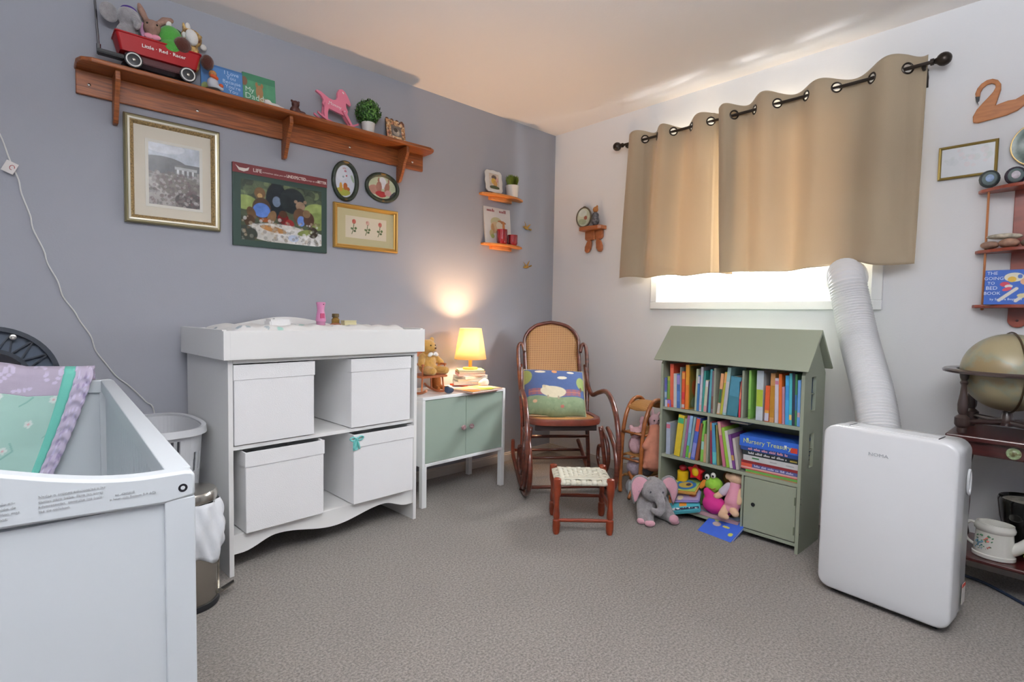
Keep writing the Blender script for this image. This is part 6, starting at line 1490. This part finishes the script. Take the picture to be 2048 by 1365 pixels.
# ================================================================== big elephant on the carpet
EL = thing('plush_elephant', 'large grey plush elephant with pink ears sitting on the carpet', 'plush toy', (-0.582, -1.288, 0), -44)
EL.scale = (0.94,)*3
plush('body', [('b', (0, 0.03, 0.085), (0.080, 0.075, 0.092)), ('b', (-0.005, -0.055, 0.172), (0.072, 0.066, 0.066)), ('b', (-0.005, -0.035, 0.195), (0.050, 0.050, 0.045)),
    ('c', [(0.0, -0.100, 0.165), (0.016, -0.128, 0.125), (0.020, -0.138, 0.092), (0.004, -0.146, 0.075), (-0.020, -0.150, 0.086), (-0.036, -0.150, 0.098)], [0.032, 0.026, 0.022, 0.020, 0.017, 0.012]),
    ('c', [(-0.055, 0.0, 0.10), (-0.068, -0.055, 0.055), (-0.075, -0.095, 0.020)], [0.032, 0.028, 0.025]), ('c', [(0.055, 0.0, 0.10), (0.075, -0.055, 0.055), (0.088, -0.098, 0.026)], [0.032, 0.028, 0.026]),
    ('c', [(-0.025, -0.03, 0.09), (-0.038, -0.095, 0.050), (-0.042, -0.128, 0.022)], [0.034, 0.028, 0.025]), ('c', [(0.045, -0.02, 0.035), (0.090, -0.085, 0.030)], [0.034, 0.027])], GREYPL, EL, 0.006)
def ear(s):
    def f(u, v):
        a = u*PI*1.05-0.35
        r_ = v
        x = s*(0.050+r_*(0.075*math.sin(a*0.9+0.4)+0.012)); z = 0.205+r_*(0.045*math.cos(a)-0.060*u*1.3)+0.010*math.sin(u*9)*v
        y = -0.045-0.022*r_+0.018*math.sin(u*7)*r_+0.02*r_*r_
        return (x, y, z)
    return f
for s in (-1, 1):
    b = B()
    P = [(s*0.035, 0.232), (s*0.070, 0.250), (s*0.105, 0.240), (s*0.128, 0.205), (s*0.130, 0.165), (s*0.120, 0.120), (s*0.108, 0.085), (s*0.096, 0.105), (s*0.082, 0.150), (s*0.060, 0.185), (s*0.045, 0.200)]
    n = len(P); c0 = (s*0.088, 0.185)
    def mk(y, k, m, nm, yo):
        b = B(); sm = []
        for i in range(n):
            for q in range(4):
                p0, p1, p2, p3 = P[i-1], P[i], P[(i+1) % n], P[(i+2) % n]; t_ = q/4
                sm.append(tuple(0.5*(2*p1[d]+(-p0[d]+p2[d])*t_+(2*p0[d]-5*p1[d]+4*p2[d]-p3[d])*t_*t_+(-p0[d]+3*p1[d]-3*p2[d]+p3[d])*t_**3) for d in (0, 1)))
        sm = [(c0[0]+(x-c0[0])*k, c0[1]+(z-c0[1])*k) for x, z in sm]
        f = lambda x, z: -0.062+0.9*max(0, abs(x)-0.05)*0.35-0.010*math.sin((z-0.1)*30)
        r1 = [(x, f(x, z)+y, z) for x, z in sm]; r0 = [(c0[0]+(x-c0[0])*0.94, f(x, z)+y-yo*0.6, c0[1]+(z-c0[1])*0.94) for x, z in sm]; r2_ = [(c0[0]+(x-c0[0])*0.5, f(x, z)+y-yo, c0[1]+(z-c0[1])*0.5) for x, z in sm]
        r3 = [(c0[0]+(x-c0[0])*0.94, f(x, z)+y+yo*0.6, c0[1]+(z-c0[1])*0.94) for x, z in sm]
        b.loft([r2_, r0, r1, r3]); return b.out(nm, m, EL, smooth=180)
    mk(0.004, 1.0, GREYPL, 'ear', 0.010); mk(-0.004, 0.86, PINKPL, 'ear_lining', 0.006)
for x in (-0.036, 0.030):
    b = B(); b.ball((x, -0.113, 0.178), (0.0045, 0.003, 0.0055)); b.out('eye', mat('grey_button', '4a4a50', 0.4), EL)
for p, r_ in (((-0.078, -0.106, 0.018), (0.026, 0.020, 0.017)), ((-0.042, -0.140, 0.018), (0.028, 0.022, 0.018)), ((0.090, -0.118, 0.035), (0.026, 0.018, 0.024)), ((0.098, -0.102, 0.015), (0.026, 0.022, 0.014))):
    b = B(); b.ball(p, r_); b.out('pink_foot', PINKPL, EL, smooth=180)

# ================================================================== toys in the lowest bay of the bookcase
def bcl(x, y, z): return BC_M @ Vector((x, y, z))
GB = 'toys in the lowest bay of the house bookcase'
Z0 = 0.0455
def btoy(name, label, x, y, z, rz=-90, cat='toy'): return thing(name, label, cat, bcl(x, y, z), rz, GB)
# layered playmat the toys rest on
t = btoy('folded_playmat', 'folded pastel play mat lining the lowest bookcase bay', 0.02, 0.004, Z0); c = Canvas(0.42, 0.20, 60, '9ab0c8'); c.spots(40, 0.12, ['c8b0b8', '8ab8c0', 'd8c890', 'a0a8cc'])
b = B(); b.box(0, 0.42, 0.0, 0.20, 0, 0.022, 0.003); b.out('mat_body', mat('mat_pink', 'bf9aa0', 0.85), t); c.out('mat_top', CLOTH, t, (0, 0, 0.0225), warp=lambda x, y, z: (x, z, 0))
ZM = Z0+0.024
t = btoy('yellow_stacking_cup', 'yellow toy cup with a dark red knob in the bookcase bay', 0.105, 0.075, ZM+0.105)
b = B(); b.lathe([(0.026, 0), (0.029, 0.002), (0.029, 0.052), (0.024, 0.054)], seg=20); b.out('cup', mat('toy_yellow', 'e0b416', 0.4), t); b = B(); b.ball((0, 0, 0.068), (0.020, 0.020, 0.018)); b.out('knob', mat('toy_crimson', '8c1420', 0.4), t)
t = btoy('crate_block', 'soft blue and orange toy block under the yellow cup', 0.105, 0.075, ZM)
b = B(); b.box(-0.035, 0.035, -0.03, 0.03, 0, 0.105, 0.008); b.out('block', mat('toy_orange', 'd07a2c', 0.7), t)
t = btoy('red_star_toy', 'red plastic star toy with a yellow centre', 0.190, 0.06, ZM+0.13)
P = [((0.050 if k % 2 == 0 else 0.030)*math.cos(PI*k/5+0.3), (0.050 if k % 2 == 0 else 0.030)*math.sin(PI*k/5+0.3)+0.045) for k in range(10)]
b = B(); b.prism(P, -0.014, 0.014); b.out('star', mat('toy_red', 'c41420', 0.3), t, smooth=0, bev=0.005); b = B(); b.ball((0, -0.012, 0.045), (0.020, 0.010, 0.024)); b.out('center', mat('toy_yellow', 'e0b416', 0.4), t)
t = btoy('soft_teal_block', 'soft teal cloth block propping the red star', 0.195, 0.085, ZM)
b = B(); b.box(-0.04, 0.04, -0.02, 0.05, 0, 0.125, 0.012); b.out('block', mat('toy_green', '5c7a44', 0.8), t)
# cloth books
def clothbook(label, x, y, z, rx, ry, rz, w, d, h, m, spots):
    t = thing('cloth_book', label, 'cloth book', bcl(x, y, z), 0, GB); t.rotation_euler = (R(rx), R(ry), R(rz))
    b = B(); b.box(-w/2, w/2, -d/2, d/2, 0, h, 0.006); b.out('padded_pages', m, t)
    c = Canvas(w*0.94, d*0.94, 50, spots[0]); spots[1](c); c.out('cloth_print', CLOTH, t, (-w*0.47, 0, h+0.0006), warp=lambda x, y, z: (x, z-d*0.47, 0))
    return t
clothbook('soft cloth book with a blue ring on a lime page', 0.150, 0.035, 0.150, 14, -6, -78, 0.135, 0.13, 0.020, mat('cb_orange', 'd09a50', 0.85), ('a9c860', lambda c: (c.el(0.5, 0.5, 0.42, 0.40, '2f6fa8'), c.el(0.5, 0.5, 0.28, 0.24, 'b9a040'), c.el(0.6, 0.55, 0.1, 0.12, '3a2430'))))
clothbook('soft lilac cloth book slipping under the lime one', 0.165, 0.030, 0.115, 22, -10, -72, 0.13, 0.12, 0.018, mat('cb_lilac', '9a8fc8', 0.85), ('b9a8d0', lambda c: c.spots(12, 0.1, ['d87a60', 'e8d8b0'])))
clothbook('soft turquoise cloth book spilling over the bookcase edge', 0.160, 0.005, 0.066, 26, -14, -64, 0.16, 0.12, 0.030, mat('cb_teal', '4fa8b4', 0.85), ('4fb0bc', lambda c: (c.rect(0, 0.5, 0.35, 1, 'e0a060'), c.el(0.15, 0.8, 0.12, 0.15, 'd84030'), c.rect(0.35, 0.2, 0.6, 0.45, 'e09030'), c.rect(0.0, 0, 1, 0.12, '22304a'), c.spots(20, 0.03, ['e8e8e8'], (0, 0, 1, 0.12)))))
# green creature
t = btoy('green_caterpillar', 'lime green plush caterpillar with big white eyes', 0.295, 0.045, ZM+0.055)
LIME = mat('lime_plush', '86b83a', 0.9, bump=0.4, bscale=150)
plush('body', [('b', (0, 0, 0.08), (0.046, 0.038, 0.040)), ('c', [(0, 0.01, 0.05), (-0.02, 0, 0.0)], [0.030, 0.034])], LIME, t, 0.005)
for x, z in ((-0.026, 0.118), (0.006, 0.132)):
    b = B(); b.ball((x, -0.022, z), (0.013, 0.009, 0.015)); b.out('eye_white', mat('eye_white', 'e4e2dc', 0.3), t)
for x, z in ((-0.024, 0.117), (0.008, 0.130)):
    b = B(); b.ball((x, -0.031, z), (0.005, 0.003, 0.006)); b.out('pupil', EYE, t)
b = B(); b.tube([(-0.005, -0.036, 0.068), (0.010, -0.037, 0.064), (0.024, -0.031, 0.072)], 0.002, 6, spl=3); b.out('mouth', mat('toy_crimson', '8c1420', 0.4), t)
b = B(); b.ball((-0.052, -0.012, 0.072), (0.014, 0.010, 0.030), (0, 30, 0)); b.out('orange_wing', mat('orange_felt', 'd98a2c', 0.85), t)
t = btoy('orange_ball', 'brown and orange soft ball behind the green caterpillar', 0.345, 0.13, ZM+0.12); b = B(); b.ball((0, 0, 0.04), 0.042); b.out('ball', mat('ball_orange', 'b5622c', 0.7, col2='4a5a2c', vscale=12), t)
t = btoy('soft_cube', 'dark green soft cube under the orange ball', 0.345, 0.13, ZM); b = B(); b.box(-0.05, 0.05, -0.04, 0.05, 0, 0.118, 0.01); b.out('cube', mat('cube_green', '3c4a2c', 0.8), t)
# magenta cushion
t = btoy('magenta_plush', 'bright magenta stuffed trousers shape in the bay', 0.312, 0.015, ZM+0.001)
plush('body', [('b', (0, 0, 0.045), (0.058, 0.045, 0.048)), ('c', [(0.0, 0.0, 0.06), (-0.035, 0.0, 0.10)], [0.035, 0.022]), ('b', (0.055, 0.01, 0.035), (0.04, 0.035, 0.036))], mat('magenta_felt', 'c02a80', 0.85, bump=0.3, bscale=60), t, 0.005)
# pink doll
t = btoy('pink_rag_doll', 'pink rag doll with cream feet seated at the bay edge', 0.398, 0.030, Z0+0.038); t.scale = (0.95, 0.95, 0.86)
plush('skin', [('b', (0.010, 0.02, 0.205), (0.043, 0.036, 0.034)), ('b', (-0.036, 0.022, 0.208), (0.016, 0.014, 0.022)), ('c', [(-0.030, 0.0, 0.145), (-0.060, -0.018, 0.100), (-0.072, -0.024, 0.092)], [0.018, 0.019, 0.018]), ('c', [(0.045, 0, 0.15), (0.048, -0.03, 0.09)], [0.016, 0.015]),
    ('c', [(-0.012, -0.035, 0.045), (-0.022, -0.060, 0.008)], [0.022, 0.021]), ('c', [(-0.022, -0.065, 0.008), (0.005, -0.078, 0.010)], [0.020, 0.018]), ('c', [(0.02, -0.035, 0.045), (0.045, -0.06, 0.035)], [0.022, 0.020])], mat('doll_cream', 'd9b596', 0.9, bump=0.3, bscale=150), t, 0.005)
plush('pink_dress', [('c', [(0.010, 0.010, 0.170), (0.012, 0.0, 0.12), (0.012, -0.010, 0.082)], [0.030, 0.038, 0.047]), ('b', (0.005, -0.022, 0.045), (0.042, 0.036, 0.030))], mat('doll_pink', 'd493a6', 0.85, bump=0.4, bscale=60), t, 0.005)
plush('white_sleeves', [('c', [(-0.020, 0.0, 0.160), (-0.046, -0.010, 0.120)], [0.022, 0.024])], mat('doll_white', 'c9c0cf', 0.85), t, 0.005)
# blue picture book sliding out
t = thing('book', 'blue picture book with yellow stars sliding out of the bookcase bay', 'book', bcl(0.378, -0.032, 0.016), 0, GB); t.rotation_euler = (R(23), R(0), R(-96))
b = B(); b.box(-0.088, 0.088, -0.065, 0.085, 0, 0.0015); b.box(-0.088, 0.088, -0.065, 0.085, 0.0095, 0.011); b.box(-0.088, -0.0865, -0.065, 0.085, 0.0015, 0.0095); b.out('cover', cm('3a62c8'), t, smooth=0)
b = B(); b.box(-0.086, 0.086, -0.063, 0.083, 0.0015, 0.0095); b.out('pages', PAPER, t, smooth=0)
c = Canvas(0.176, 0.15, 60, '3e66cc'); c.el(0.25, 0.75, 0.08, 0.10, 'b8c860'); c.el(0.32, 0.55, 0.12, 0.10, 'c8b8b0'); c.el(0.6, 0.55, 0.10, 0.05, 'd8d060'); c.el(0.85, 0.3, 0.06, 0.08, 'd0d060'); c.noise(0.1)
c.out('cover_picture', PRINT, t, (-0.088, 0, 0.0115), warp=lambda x, y, z: (x, z-0.065, 0))

# ================================================================== ornaments on the pale wall, far side of the curtains
def onwall(name, label, cat, y, z, group=None): 
    return thing(name, label, cat, (-0.001, y, z), 0, group, rot=(0, 0, -90))
# swan
Sp = [(-2.423,1.893),(-2.4215,1.918),(-2.433,1.944),(-2.450,1.966),(-2.468,1.986),(-2.482,2.004),(-2.489,2.020),(-2.487,2.033),(-2.476,2.040),(-2.461,2.039),(-2.449,2.029),(-2.442,2.014),(-2.4405,1.995),(-2.428,1.996),(-2.425,2.012),(-2.431,2.032),(-2.443,2.048),(-2.460,2.058),(-2.478,2.058),(-2.495,2.048),(-2.505,2.030),(-2.506,2.006),(-2.500,1.980),(-2.492,1.946),(-2.505,1.950),(-2.530,1.955),(-2.552,1.954),(-2.575,1.966),(-2.600,1.985),(-2.612,1.980),(-2.604,1.955),(-2.585,1.928),(-2.560,1.908),(-2.530,1.898),(-2.480,1.892),(-2.440,1.888)]
t = onwall('wooden_swan', 'flat wooden swan plaque with black beak above the gold framed print', 'wall ornament', -2.42, 1.89)
b = B(); b.prism([(-2.42-y, z-1.89) for y, z in Sp], -0.014, 0); b.out('swan_body', SWANW, t, smooth=0, bev=0.003)
b = B(); b.prism([(0.006, 0.108), (0.020, 0.106), (0.019, 0.092), (0.014, 0.086), (0.018, 0.074), (0.010, 0.088)], -0.0135, -0.001); b.out('black_beak', BLACK, t, smooth=0)
# little floral print in gold frame
t = onwall('framed_picture', 'pale floral print in a thin gold frame below the wooden swan', 'picture', -2.313, 1.668)
W4, H4 = 0.196, 0.142
frame_rails(t, W4, H4, [(0, 0), (0, 0.010), (0.003, 0.013), (0.008, 0.011), (0.011, 0.006)], mat('antique_gold', '8f7a3e', 0.35, 0.55), 'gold_moulding')
c = Canvas(W4-0.02, H4-0.02, 70, 'd0d4d8'); c.spots(26, 0.08, ['b9c4c0', 'd8c4c8', 'c0c8cc'], (0.05, 0.3, 0.95, 0.9), 0.35); c.out('floral_print', GLOSS, t, (0.01, -0.006, 0.01))
# decorative plate
t = onwall('decorative_plate', 'round dark green landscape plate with a gilt rim by the print', 'plate', -2.635, 1.762)
b = B().at((0, 0, 0), (90, 0, 0)); b.lathe([(0.03, 0.0), (0.055, 0.003), (0.088, 0.012), (0.090, 0.0145), (0.086, 0.0150), (0.070, 0.009), (0.001, 0.008)], seg=40); b.out('plate_body', mat('plate_green', '47685a', 0.25, col2='1f3c30', vscale=24), t)
b = B(); b.tube([(0.088*math.cos(a), -0.0135, 0.088*math.sin(a)) for a in [2*PI*k/40 for k in range(40)]], 0.0028, 6, closed=True); b.out('gilt_rim', mat('gilt_rim', 'c0a468', 0.35, 0.4), t)
# three-tier whatnot shelf
t = onwall('whatnot_shelf', 'cherry wood three-tier wall shelf with thin side spindles', 'shelf', -2.455, 1.03)
def lobes(w, d):
    n = 24; out = [(0.004, 0.0)]
    for k in range(n+1):
        u = k/n; out.append((w*u, -(0.035+(d-0.035)*math.sin(PI*u)**1.2) if 0 < k < n else -0.02))
    out.append((w-0.004, 0.0)); return out
for z in (0.085, 0.312, 0.563):
    b = B(); b.prismz(lobes(0.285, 0.115), z-0.007, z+0.007); b.out('tier', CHERRY, t, smooth=0, bev=0.003)
P = [(0.118, 0.0)]+[(0.1425-0.0245*math.cos(PI*k/10), 0.024-0.024*math.sin(PI*k/10)) for k in range(11)]
P = [(0.1425+0.030*math.cos(a), 0.030+0.030*math.sin(a)) for a in [PI+PI*k/12 for k in range(13)]]+[(0.1725, 0.56), (0.1125, 0.56)]
b = B(); b.prism(P, -0.012, 0); b.out('backplate', CHERRY, t, smooth=0, bev=0.002)
b = B().at((0.1425, -0.012, 0.028), (90, 0, 0)); b.lathe([(0.005, 0), (0.005, 0.002), (0.001, 0.003)], seg=12); b.out('plug', mat('plug_dark', '4a1c12', 0.5), t)
for x in (0.036, 0.249):
    b = B(); b.tube([(x, -0.045, 0.078), (x, -0.045, 0.57)], 0.0042, 8); b.ball((x, -0.045, 0.074), (0.006, 0.006, 0.005)); b.out('spindle', mat('spindle_wood', 'ac6c40', 0.4), t)
# agates, stones, book
TX = -0.06
for lb, y, col_a, col_b in (('polished agate slice with a pale blue heart on the top tier', -2.492, '2c3436', '8fa6c8'), ('dark agate slice with white crystals on the top tier', -2.570, '2a2430', 'c8c4cc')):
    g = thing('agate_slice', lb, 'agate', (TX, y, 1.6005), -80, 'agates on the top tier', rot=(0, 0, -80))
    b = B(); b.ball((0, 0.0, 0.036), (0.034, 0.012, 0.036)); b.out('agate_rind', mat('agate_'+col_a, col_a, 0.25, var=0.3, vscale=30), g)
    b = B(); b.ball((0, -0.006, 0.036), (0.026, 0.008, 0.028)); b.out('band', mat('agate_band_'+col_a, '5c6a6a', 0.2), g)
    b = B(); b.ball((0, -0.010, 0.037), (0.015, 0.0065, 0.017)); b.out('crystal_center', mat('agate_c_'+col_b, col_b, 0.2, var=0.2, vscale=60), g)
for i, (y, sx, sy, sz, hx, lb) in enumerate(((-2.505, 0.032, 0.028, 0.016, '8a6a58', 'brown flat stone at the outer end of the middle tier'), (-2.563, 0.034, 0.03, 0.020, '9c7a66', 'pinkish brown stone in the centre of the middle tier'), (-2.625, 0.03, 0.028, 0.018, '7a6a5c', 'grey brown stone near the wall shelf centre spine'))):
    g = thing('stone', lb, 'stone', (-0.062, y, 1.3495), 0, 'stones on the middle tier'); plush('stone_body', [('b', (0, 0, sz), (sy, sx, sz)), ('b', (0.004, 0.006, sz*0.9), (sy*0.8, sx*0.7, sz*0.8))], mat('stone_'+hx, hx, 0.6, var=0.25, vscale=40), g, 0.004)
g = thing('stone', 'grey banded stone with white veins lying over the brown stones', 'stone', (-0.060, -2.545, 1.386), 0, 'stones on the middle tier'); plush('stone_body', [('b', (0, 0, 0.012), (0.026, 0.055, 0.012)), ('b', (0, -0.03, 0.010), (0.022, 0.03, 0.011))], mat('stone_veined', '6c6456', 0.5, col2='d0c8b4', vscale=30), g, 0.004)
c = Canvas(0.145, 0.138, 110, '2458b0')
c.band([(0.32, 0.12), (0.66, 0.45)], 0.05, 'e0dcd0'); c.band([(0.66, 0.10), (1.0, 0.45)], 0.05, 'e0dcd0'); c.el(0.60, 0.78, 0.20, 0.13, 'e0dcc8'); c.el(0.56, 0.72, 0.09, 0.08, 'd8b040'); c.el(0.42, 0.58, 0.10, 0.07, 'c43a50'); c.el(0.50, 0.52, 0.08, 0.05, 'e4e0dc'); c.el(0.47, 0.44, 0.10, 0.05, 'c43a50', 20); c.el(0.72, 0.80, 0.05, 0.06, '3a62a8'); c.el(0.85, 0.65, 0.12, 0.10, 'd8a880'); c.el(0.8, 0.25, 0.12, 0.06, 'd8cfa0'); c.el(0.98, 0.85, 0.15, 0.12, 'e0d8b0')
cover_book('blue board book with white cartoon lettering on the lowest tier', -2.500, 1.1225, 0.145, 0.138, 0.016, c, -0.100, 4, '1f4a98', None,
    (('THE', 0.018, 0.022, 0.125, 'dce4f0'), ('GOING', 0.018, 0.027, 0.104, 'dce4f0'), ('TO', 0.016, 0.020, 0.085, 'dce4f0'), ('BED', 0.020, 0.022, 0.065, 'dce4f0'), ('BOOK', 0.018, 0.024, 0.044, 'dce4f0'), ('by Sandra Boynton', 0.0125, 0.066, 0.020, 'dce4f0')), axis='right')

# ================================================================== console table, globe, watering can, pot, cable
CT2 = thing('console_table', 'dark mahogany side table with drawer and low shelf beside the air conditioner', 'table', (-0.375, -2.440, 0), 0, rot=(0, 0, -90))
TL = 0.75; TDp = 0.345
b = B(); b.box(0, TL, 0, TDp, 0.600, 0.620); b.out('tabletop', MAHOG, CT2, smooth=0, bev=0.005)
b = B(); b.box(0.03, TL-0.03, 0.02, 0.040, 0.548, 0.600); d = b.out('drawer', MAHOG, CT2, smooth=0, bev=0.002)
b = B(); b.box(0.03, TL-0.03, 0.040, TDp-0.02, 0.552, 0.600); b.out('apron', MAHOG, CT2, smooth=0)
b = B().at((0.195, 0.020, 0.574), (90, 0, 0)); b.lathe([(0.021, 0), (0.021, 0.003), (0.016, 0.004), (0.012, 0.003), (0.006, 0.006), (0.001, 0.007)], seg=28); b.out('pull', mat('verdigris_pull', '9ab48a', 0.4, col2='5c5434', vscale=60), d, label='round verdigris drawer pull')
for x in (0.035, TL-0.035):
    for y in (0.04, TDp-0.04):
        b = B(); b.lathe([(0.013, 0), (0.018, 0.02), (0.013, 0.05), (0.016, 0.10), (0.020, 0.14), (0.020, 0.17), (0.014, 0.20), (0.018, 0.30), (0.014, 0.45), (0.021, 0.50), (0.021, 0.56)], c=(x, y, 0), seg=16); b.out('leg', MAHOG, CT2)
b = B(); b.box(0.005, TL-0.005, 0.012, TDp-0.012, 0.143, 0.158); b.out('low_shelf', MAHOG, CT2, smooth=0, bev=0.004)
# globe
GL = thing('globe', 'antique style globe in a dark turned wooden stand on the table', 'globe', (-0.215, -2.600, 0.6205), -90)
def globe_mat():
    m = bpy.data.materials.new('globe_map'); m.use_nodes = True; nt = m.node_tree; p = nt.nodes['Principled BSDF']; p.inputs['Roughness'].default_value = 0.35; L = nt.links.new
    tc = nt.nodes.new('ShaderNodeTexCoord'); n = nt.nodes.new('ShaderNodeTexNoise'); n.inputs['Scale'].default_value = 8; n.inputs['Detail'].default_value = 5
    n2 = nt.nodes.new('ShaderNodeTexNoise'); n2.inputs['Scale'].default_value = 17; n2.inputs['Detail'].default_value = 3
    L(tc.outputs['Object'], n.inputs['Vector']); L(tc.outputs['Object'], n2.inputs['Vector'])
    r = nt.nodes.new('ShaderNodeValToRGB'); r.color_ramp.interpolation = 'LINEAR'; e = r.color_ramp.elements
    e[0].position = 0.46; e[0].color = (*lin('9c9274'), 1); e[1].position = 0.52; e[1].color = (*lin('858c7a'), 1)
    e2 = r.color_ramp.elements.new(0.58); e2.color = (*lin('8c7a58'), 1)
    mx = nt.nodes.new('ShaderNodeMix'); mx.data_type = 'RGBA'; mx.inputs[7].default_value = (*lin('8e8263'), 1)
    mt = nt.nodes.new('ShaderNodeMath'); mt.operation = 'MULTIPLY'; mt.inputs[1].default_value = 0.5; L(n2.outputs['Fac'], mt.inputs[0]); L(mt.outputs[0], mx.inputs[0])
    L(n.outputs['Fac'], r.inputs[0]); L(r.outputs[0], mx.inputs[6]); L(mx.outputs[2], p.inputs['Base Color']); return m
GZ = 0.238
b = B(); b.ball((0, 0, GZ), 0.148, seg=48, rng=32); b.out('sphere', globe_mat(), GL, smooth=180)
b = B()
b.loft([[( r_*math.cos(a), r_*math.sin(a), z) for a in [2*PI*k/56 for k in range(56)]] for r_, z in ((0.157, 0.232), (0.157, 0.244), (0.196, 0.246), (0.202, 0.240), (0.200, 0.232), (0.190, 0.230))], cap=False, closed=True)
DW = mat('walnut_stand', '382b28', 0.3, coat=0.4)
b.out('horizon_ring', DW, GL)
b = B(); b.tube([(0.153*math.cos(a)*0.35, -0.153*math.cos(a)*0.93*1.0, GZ+0.153*math.sin(a)) for a in [2*PI*k/48 for k in range(48)]], 0.0035, 6, closed=True); b.out('meridian_ring', mat('brass_dark', '5a4a34', 0.35, 0.7), GL)
for a in (135, 45, 225, 315):
    x, y = 0.178*math.cos(R(a)), 0.178*math.sin(R(a))*0.92
    b = B(); b.lathe([(0.012, 0.0), (0.016, 0.008), (0.016, 0.022), (0.020, 0.026), (0.024, 0.034), (0.024, 0.060), (0.018, 0.066), (0.011, 0.072), (0.016, 0.084), (0.0175, 0.110), (0.012, 0.150), (0.009, 0.185), (0.014, 0.196), (0.009, 0.204), (0.014, 0.215), (0.016, 0.232)], c=(x*0.93, y, 0), seg=18); b.out('post', DW, GL)
for a, c_ in ((135, 315), (45, 225)):
    b = B(); b.tube([(0.166*math.cos(R(a)), 0.164*math.sin(R(a)), 0.046), (0, 0, 0.046), (0.166*math.cos(R(c_)), 0.164*math.sin(R(c_)), 0.046)], [0.009, 0.012, 0.009], 10); b.out('stretcher', DW, GL)
b = B(); b.lathe([(0.030, 0.034), (0.032, 0.046), (0.020, 0.060), (0.014, 0.086)], seg=20); b.out('center_boss', DW, GL)
# watering can
LZ = 0.1585
WC = thing('watering_can', 'white ceramic watering can with a painted rose spray', 'watering can', (-0.290, -2.592, LZ), -90)
CER = mat('glazed_white', 'd9d8d0', 0.15, coat=0.5)
b = B(); n = 36
def ovr(rx, ry, z, x0=0): return [(x0+rx*math.cos(2*PI*k/n), ry*math.sin(2*PI*k/n), z) for k in range(n)]
b.loft([ovr(0.060, 0.048, 0), ovr(0.064, 0.051, 0.002), ovr(0.064, 0.051, 0.014), ovr(0.061, 0.048, 0.017), ovr(0.058, 0.046, 0.05), ovr(0.055, 0.044, 0.098), ovr(0.060, 0.048, 0.104), ovr(0.061, 0.049, 0.114), ovr(0.057, 0.045, 0.124), ovr(0.056, 0.044, 0.130), ovr(0.052, 0.040, 0.130), ovr(0.051, 0.039, 0.118), ovr(0.050, 0.038, 0.02)]); b.out('can_body', CER, WC)
b = B(); b.tube([(0.040, 0, 0.035), (0.070, 0, 0.055), (0.100, 0, 0.098), (0.108, 0, 0.110)], [0.024, 0.020, 0.012, 0.011], 14, spl=4); b.tube([(0.106, 0, 0.106), (0.112, 0, 0.118)], [0.012, 0.020], 16); b.out('spout', CER, WC)
b = B(); b.tube([(-0.050, 0, 0.112), (-0.072, 0, 0.118), (-0.088, 0, 0.090), (-0.080, 0, 0.050), (-0.056, 0, 0.032)], 0.0055, 8, spl=5); b.out('handle', CER, WC)
rr = random.Random(5)
for nm, hx, pts_ in (('painted_leaves', '3f6a4c', [(rr.uniform(-0.045, 0.0), rr.uniform(0.028, 0.088)) for _ in range(26)]), ('painted_roses', 'c06a60', [(-0.022, 0.070), (-0.014, 0.066), (-0.018, 0.076), (-0.012, 0.040), (-0.008, 0.045)]), ('painted_blue_buds', '6f94ac', [(rr.uniform(-0.048, -0.028), rr.uniform(0.032, 0.062)) for _ in range(14)])):
    b = B()
    for x, z in pts_:
        y = -0.0465*math.sqrt(max(0, 1-(x/0.059)**2)); b.ball((x, y*(1.0-0.02), z), (0.004 if nm != 'painted_roses' else 0.0055, 0.0012, 0.0025 if nm == 'painted_leaves' else 0.004), (0, rr.uniform(-60, 60), 0), 6, 4)
    b.out(nm, cm(hx), WC)
t = thing('dark_plant_pot', 'glossy black round pot behind the watering can', 'pot', (-0.165, -2.680, LZ), 0)
b = B(); b.lathe([(0.045, 0), (0.048, 0.004), (0.075, 0.06), (0.092, 0.14), (0.098, 0.205), (0.094, 0.215), (0.090, 0.208), (0.085, 0.19), (0.001, 0.185)], seg=36); b.out('pot_body', mat('black_glaze', '101010', 0.15, coat=0.6), t)
b = B(); b.lathe([(0.001, 0.190), (0.086, 0.197), (0.084, 0.203), (0.001, 0.207)], seg=28); b.out('dried_soil', mat('grey_soil', '77726a', 0.9, bump=0.8, bscale=90, var=0.4, vscale=40), t)
t = thing('yellow_dish', 'lime yellow dish beside the watering can', 'dish', (-0.285, -2.725, LZ), 0)
b = B(); b.lathe([(0.030, 0), (0.034, 0.002), (0.050, 0.026), (0.052, 0.030), (0.047, 0.029), (0.032, 0.006), (0.001, 0.005)], seg=28); b.out('dish_body', mat('lime_glaze', 'b4bc3c', 0.3), t)
t = thing('power_cable', 'dark blue power cable lying on the carpet under the table', 'cable', (-0.2, -2.5, 0.0))
pts = [(-0.12, -2.36), (-0.155, -2.50), (-0.175, -2.56), (-0.215, -2.615), (-0.262, -2.668), (-0.31, -2.73), (-0.33, -2.85), (-0.30, -3.0)]
b = B(); b.tube([(x+0.2, y+2.5, 0.006) for x, y in pts], 0.006, 8, spl=6); b.out('cable', mat('navy_cable', '1f2c44', 0.5), t)
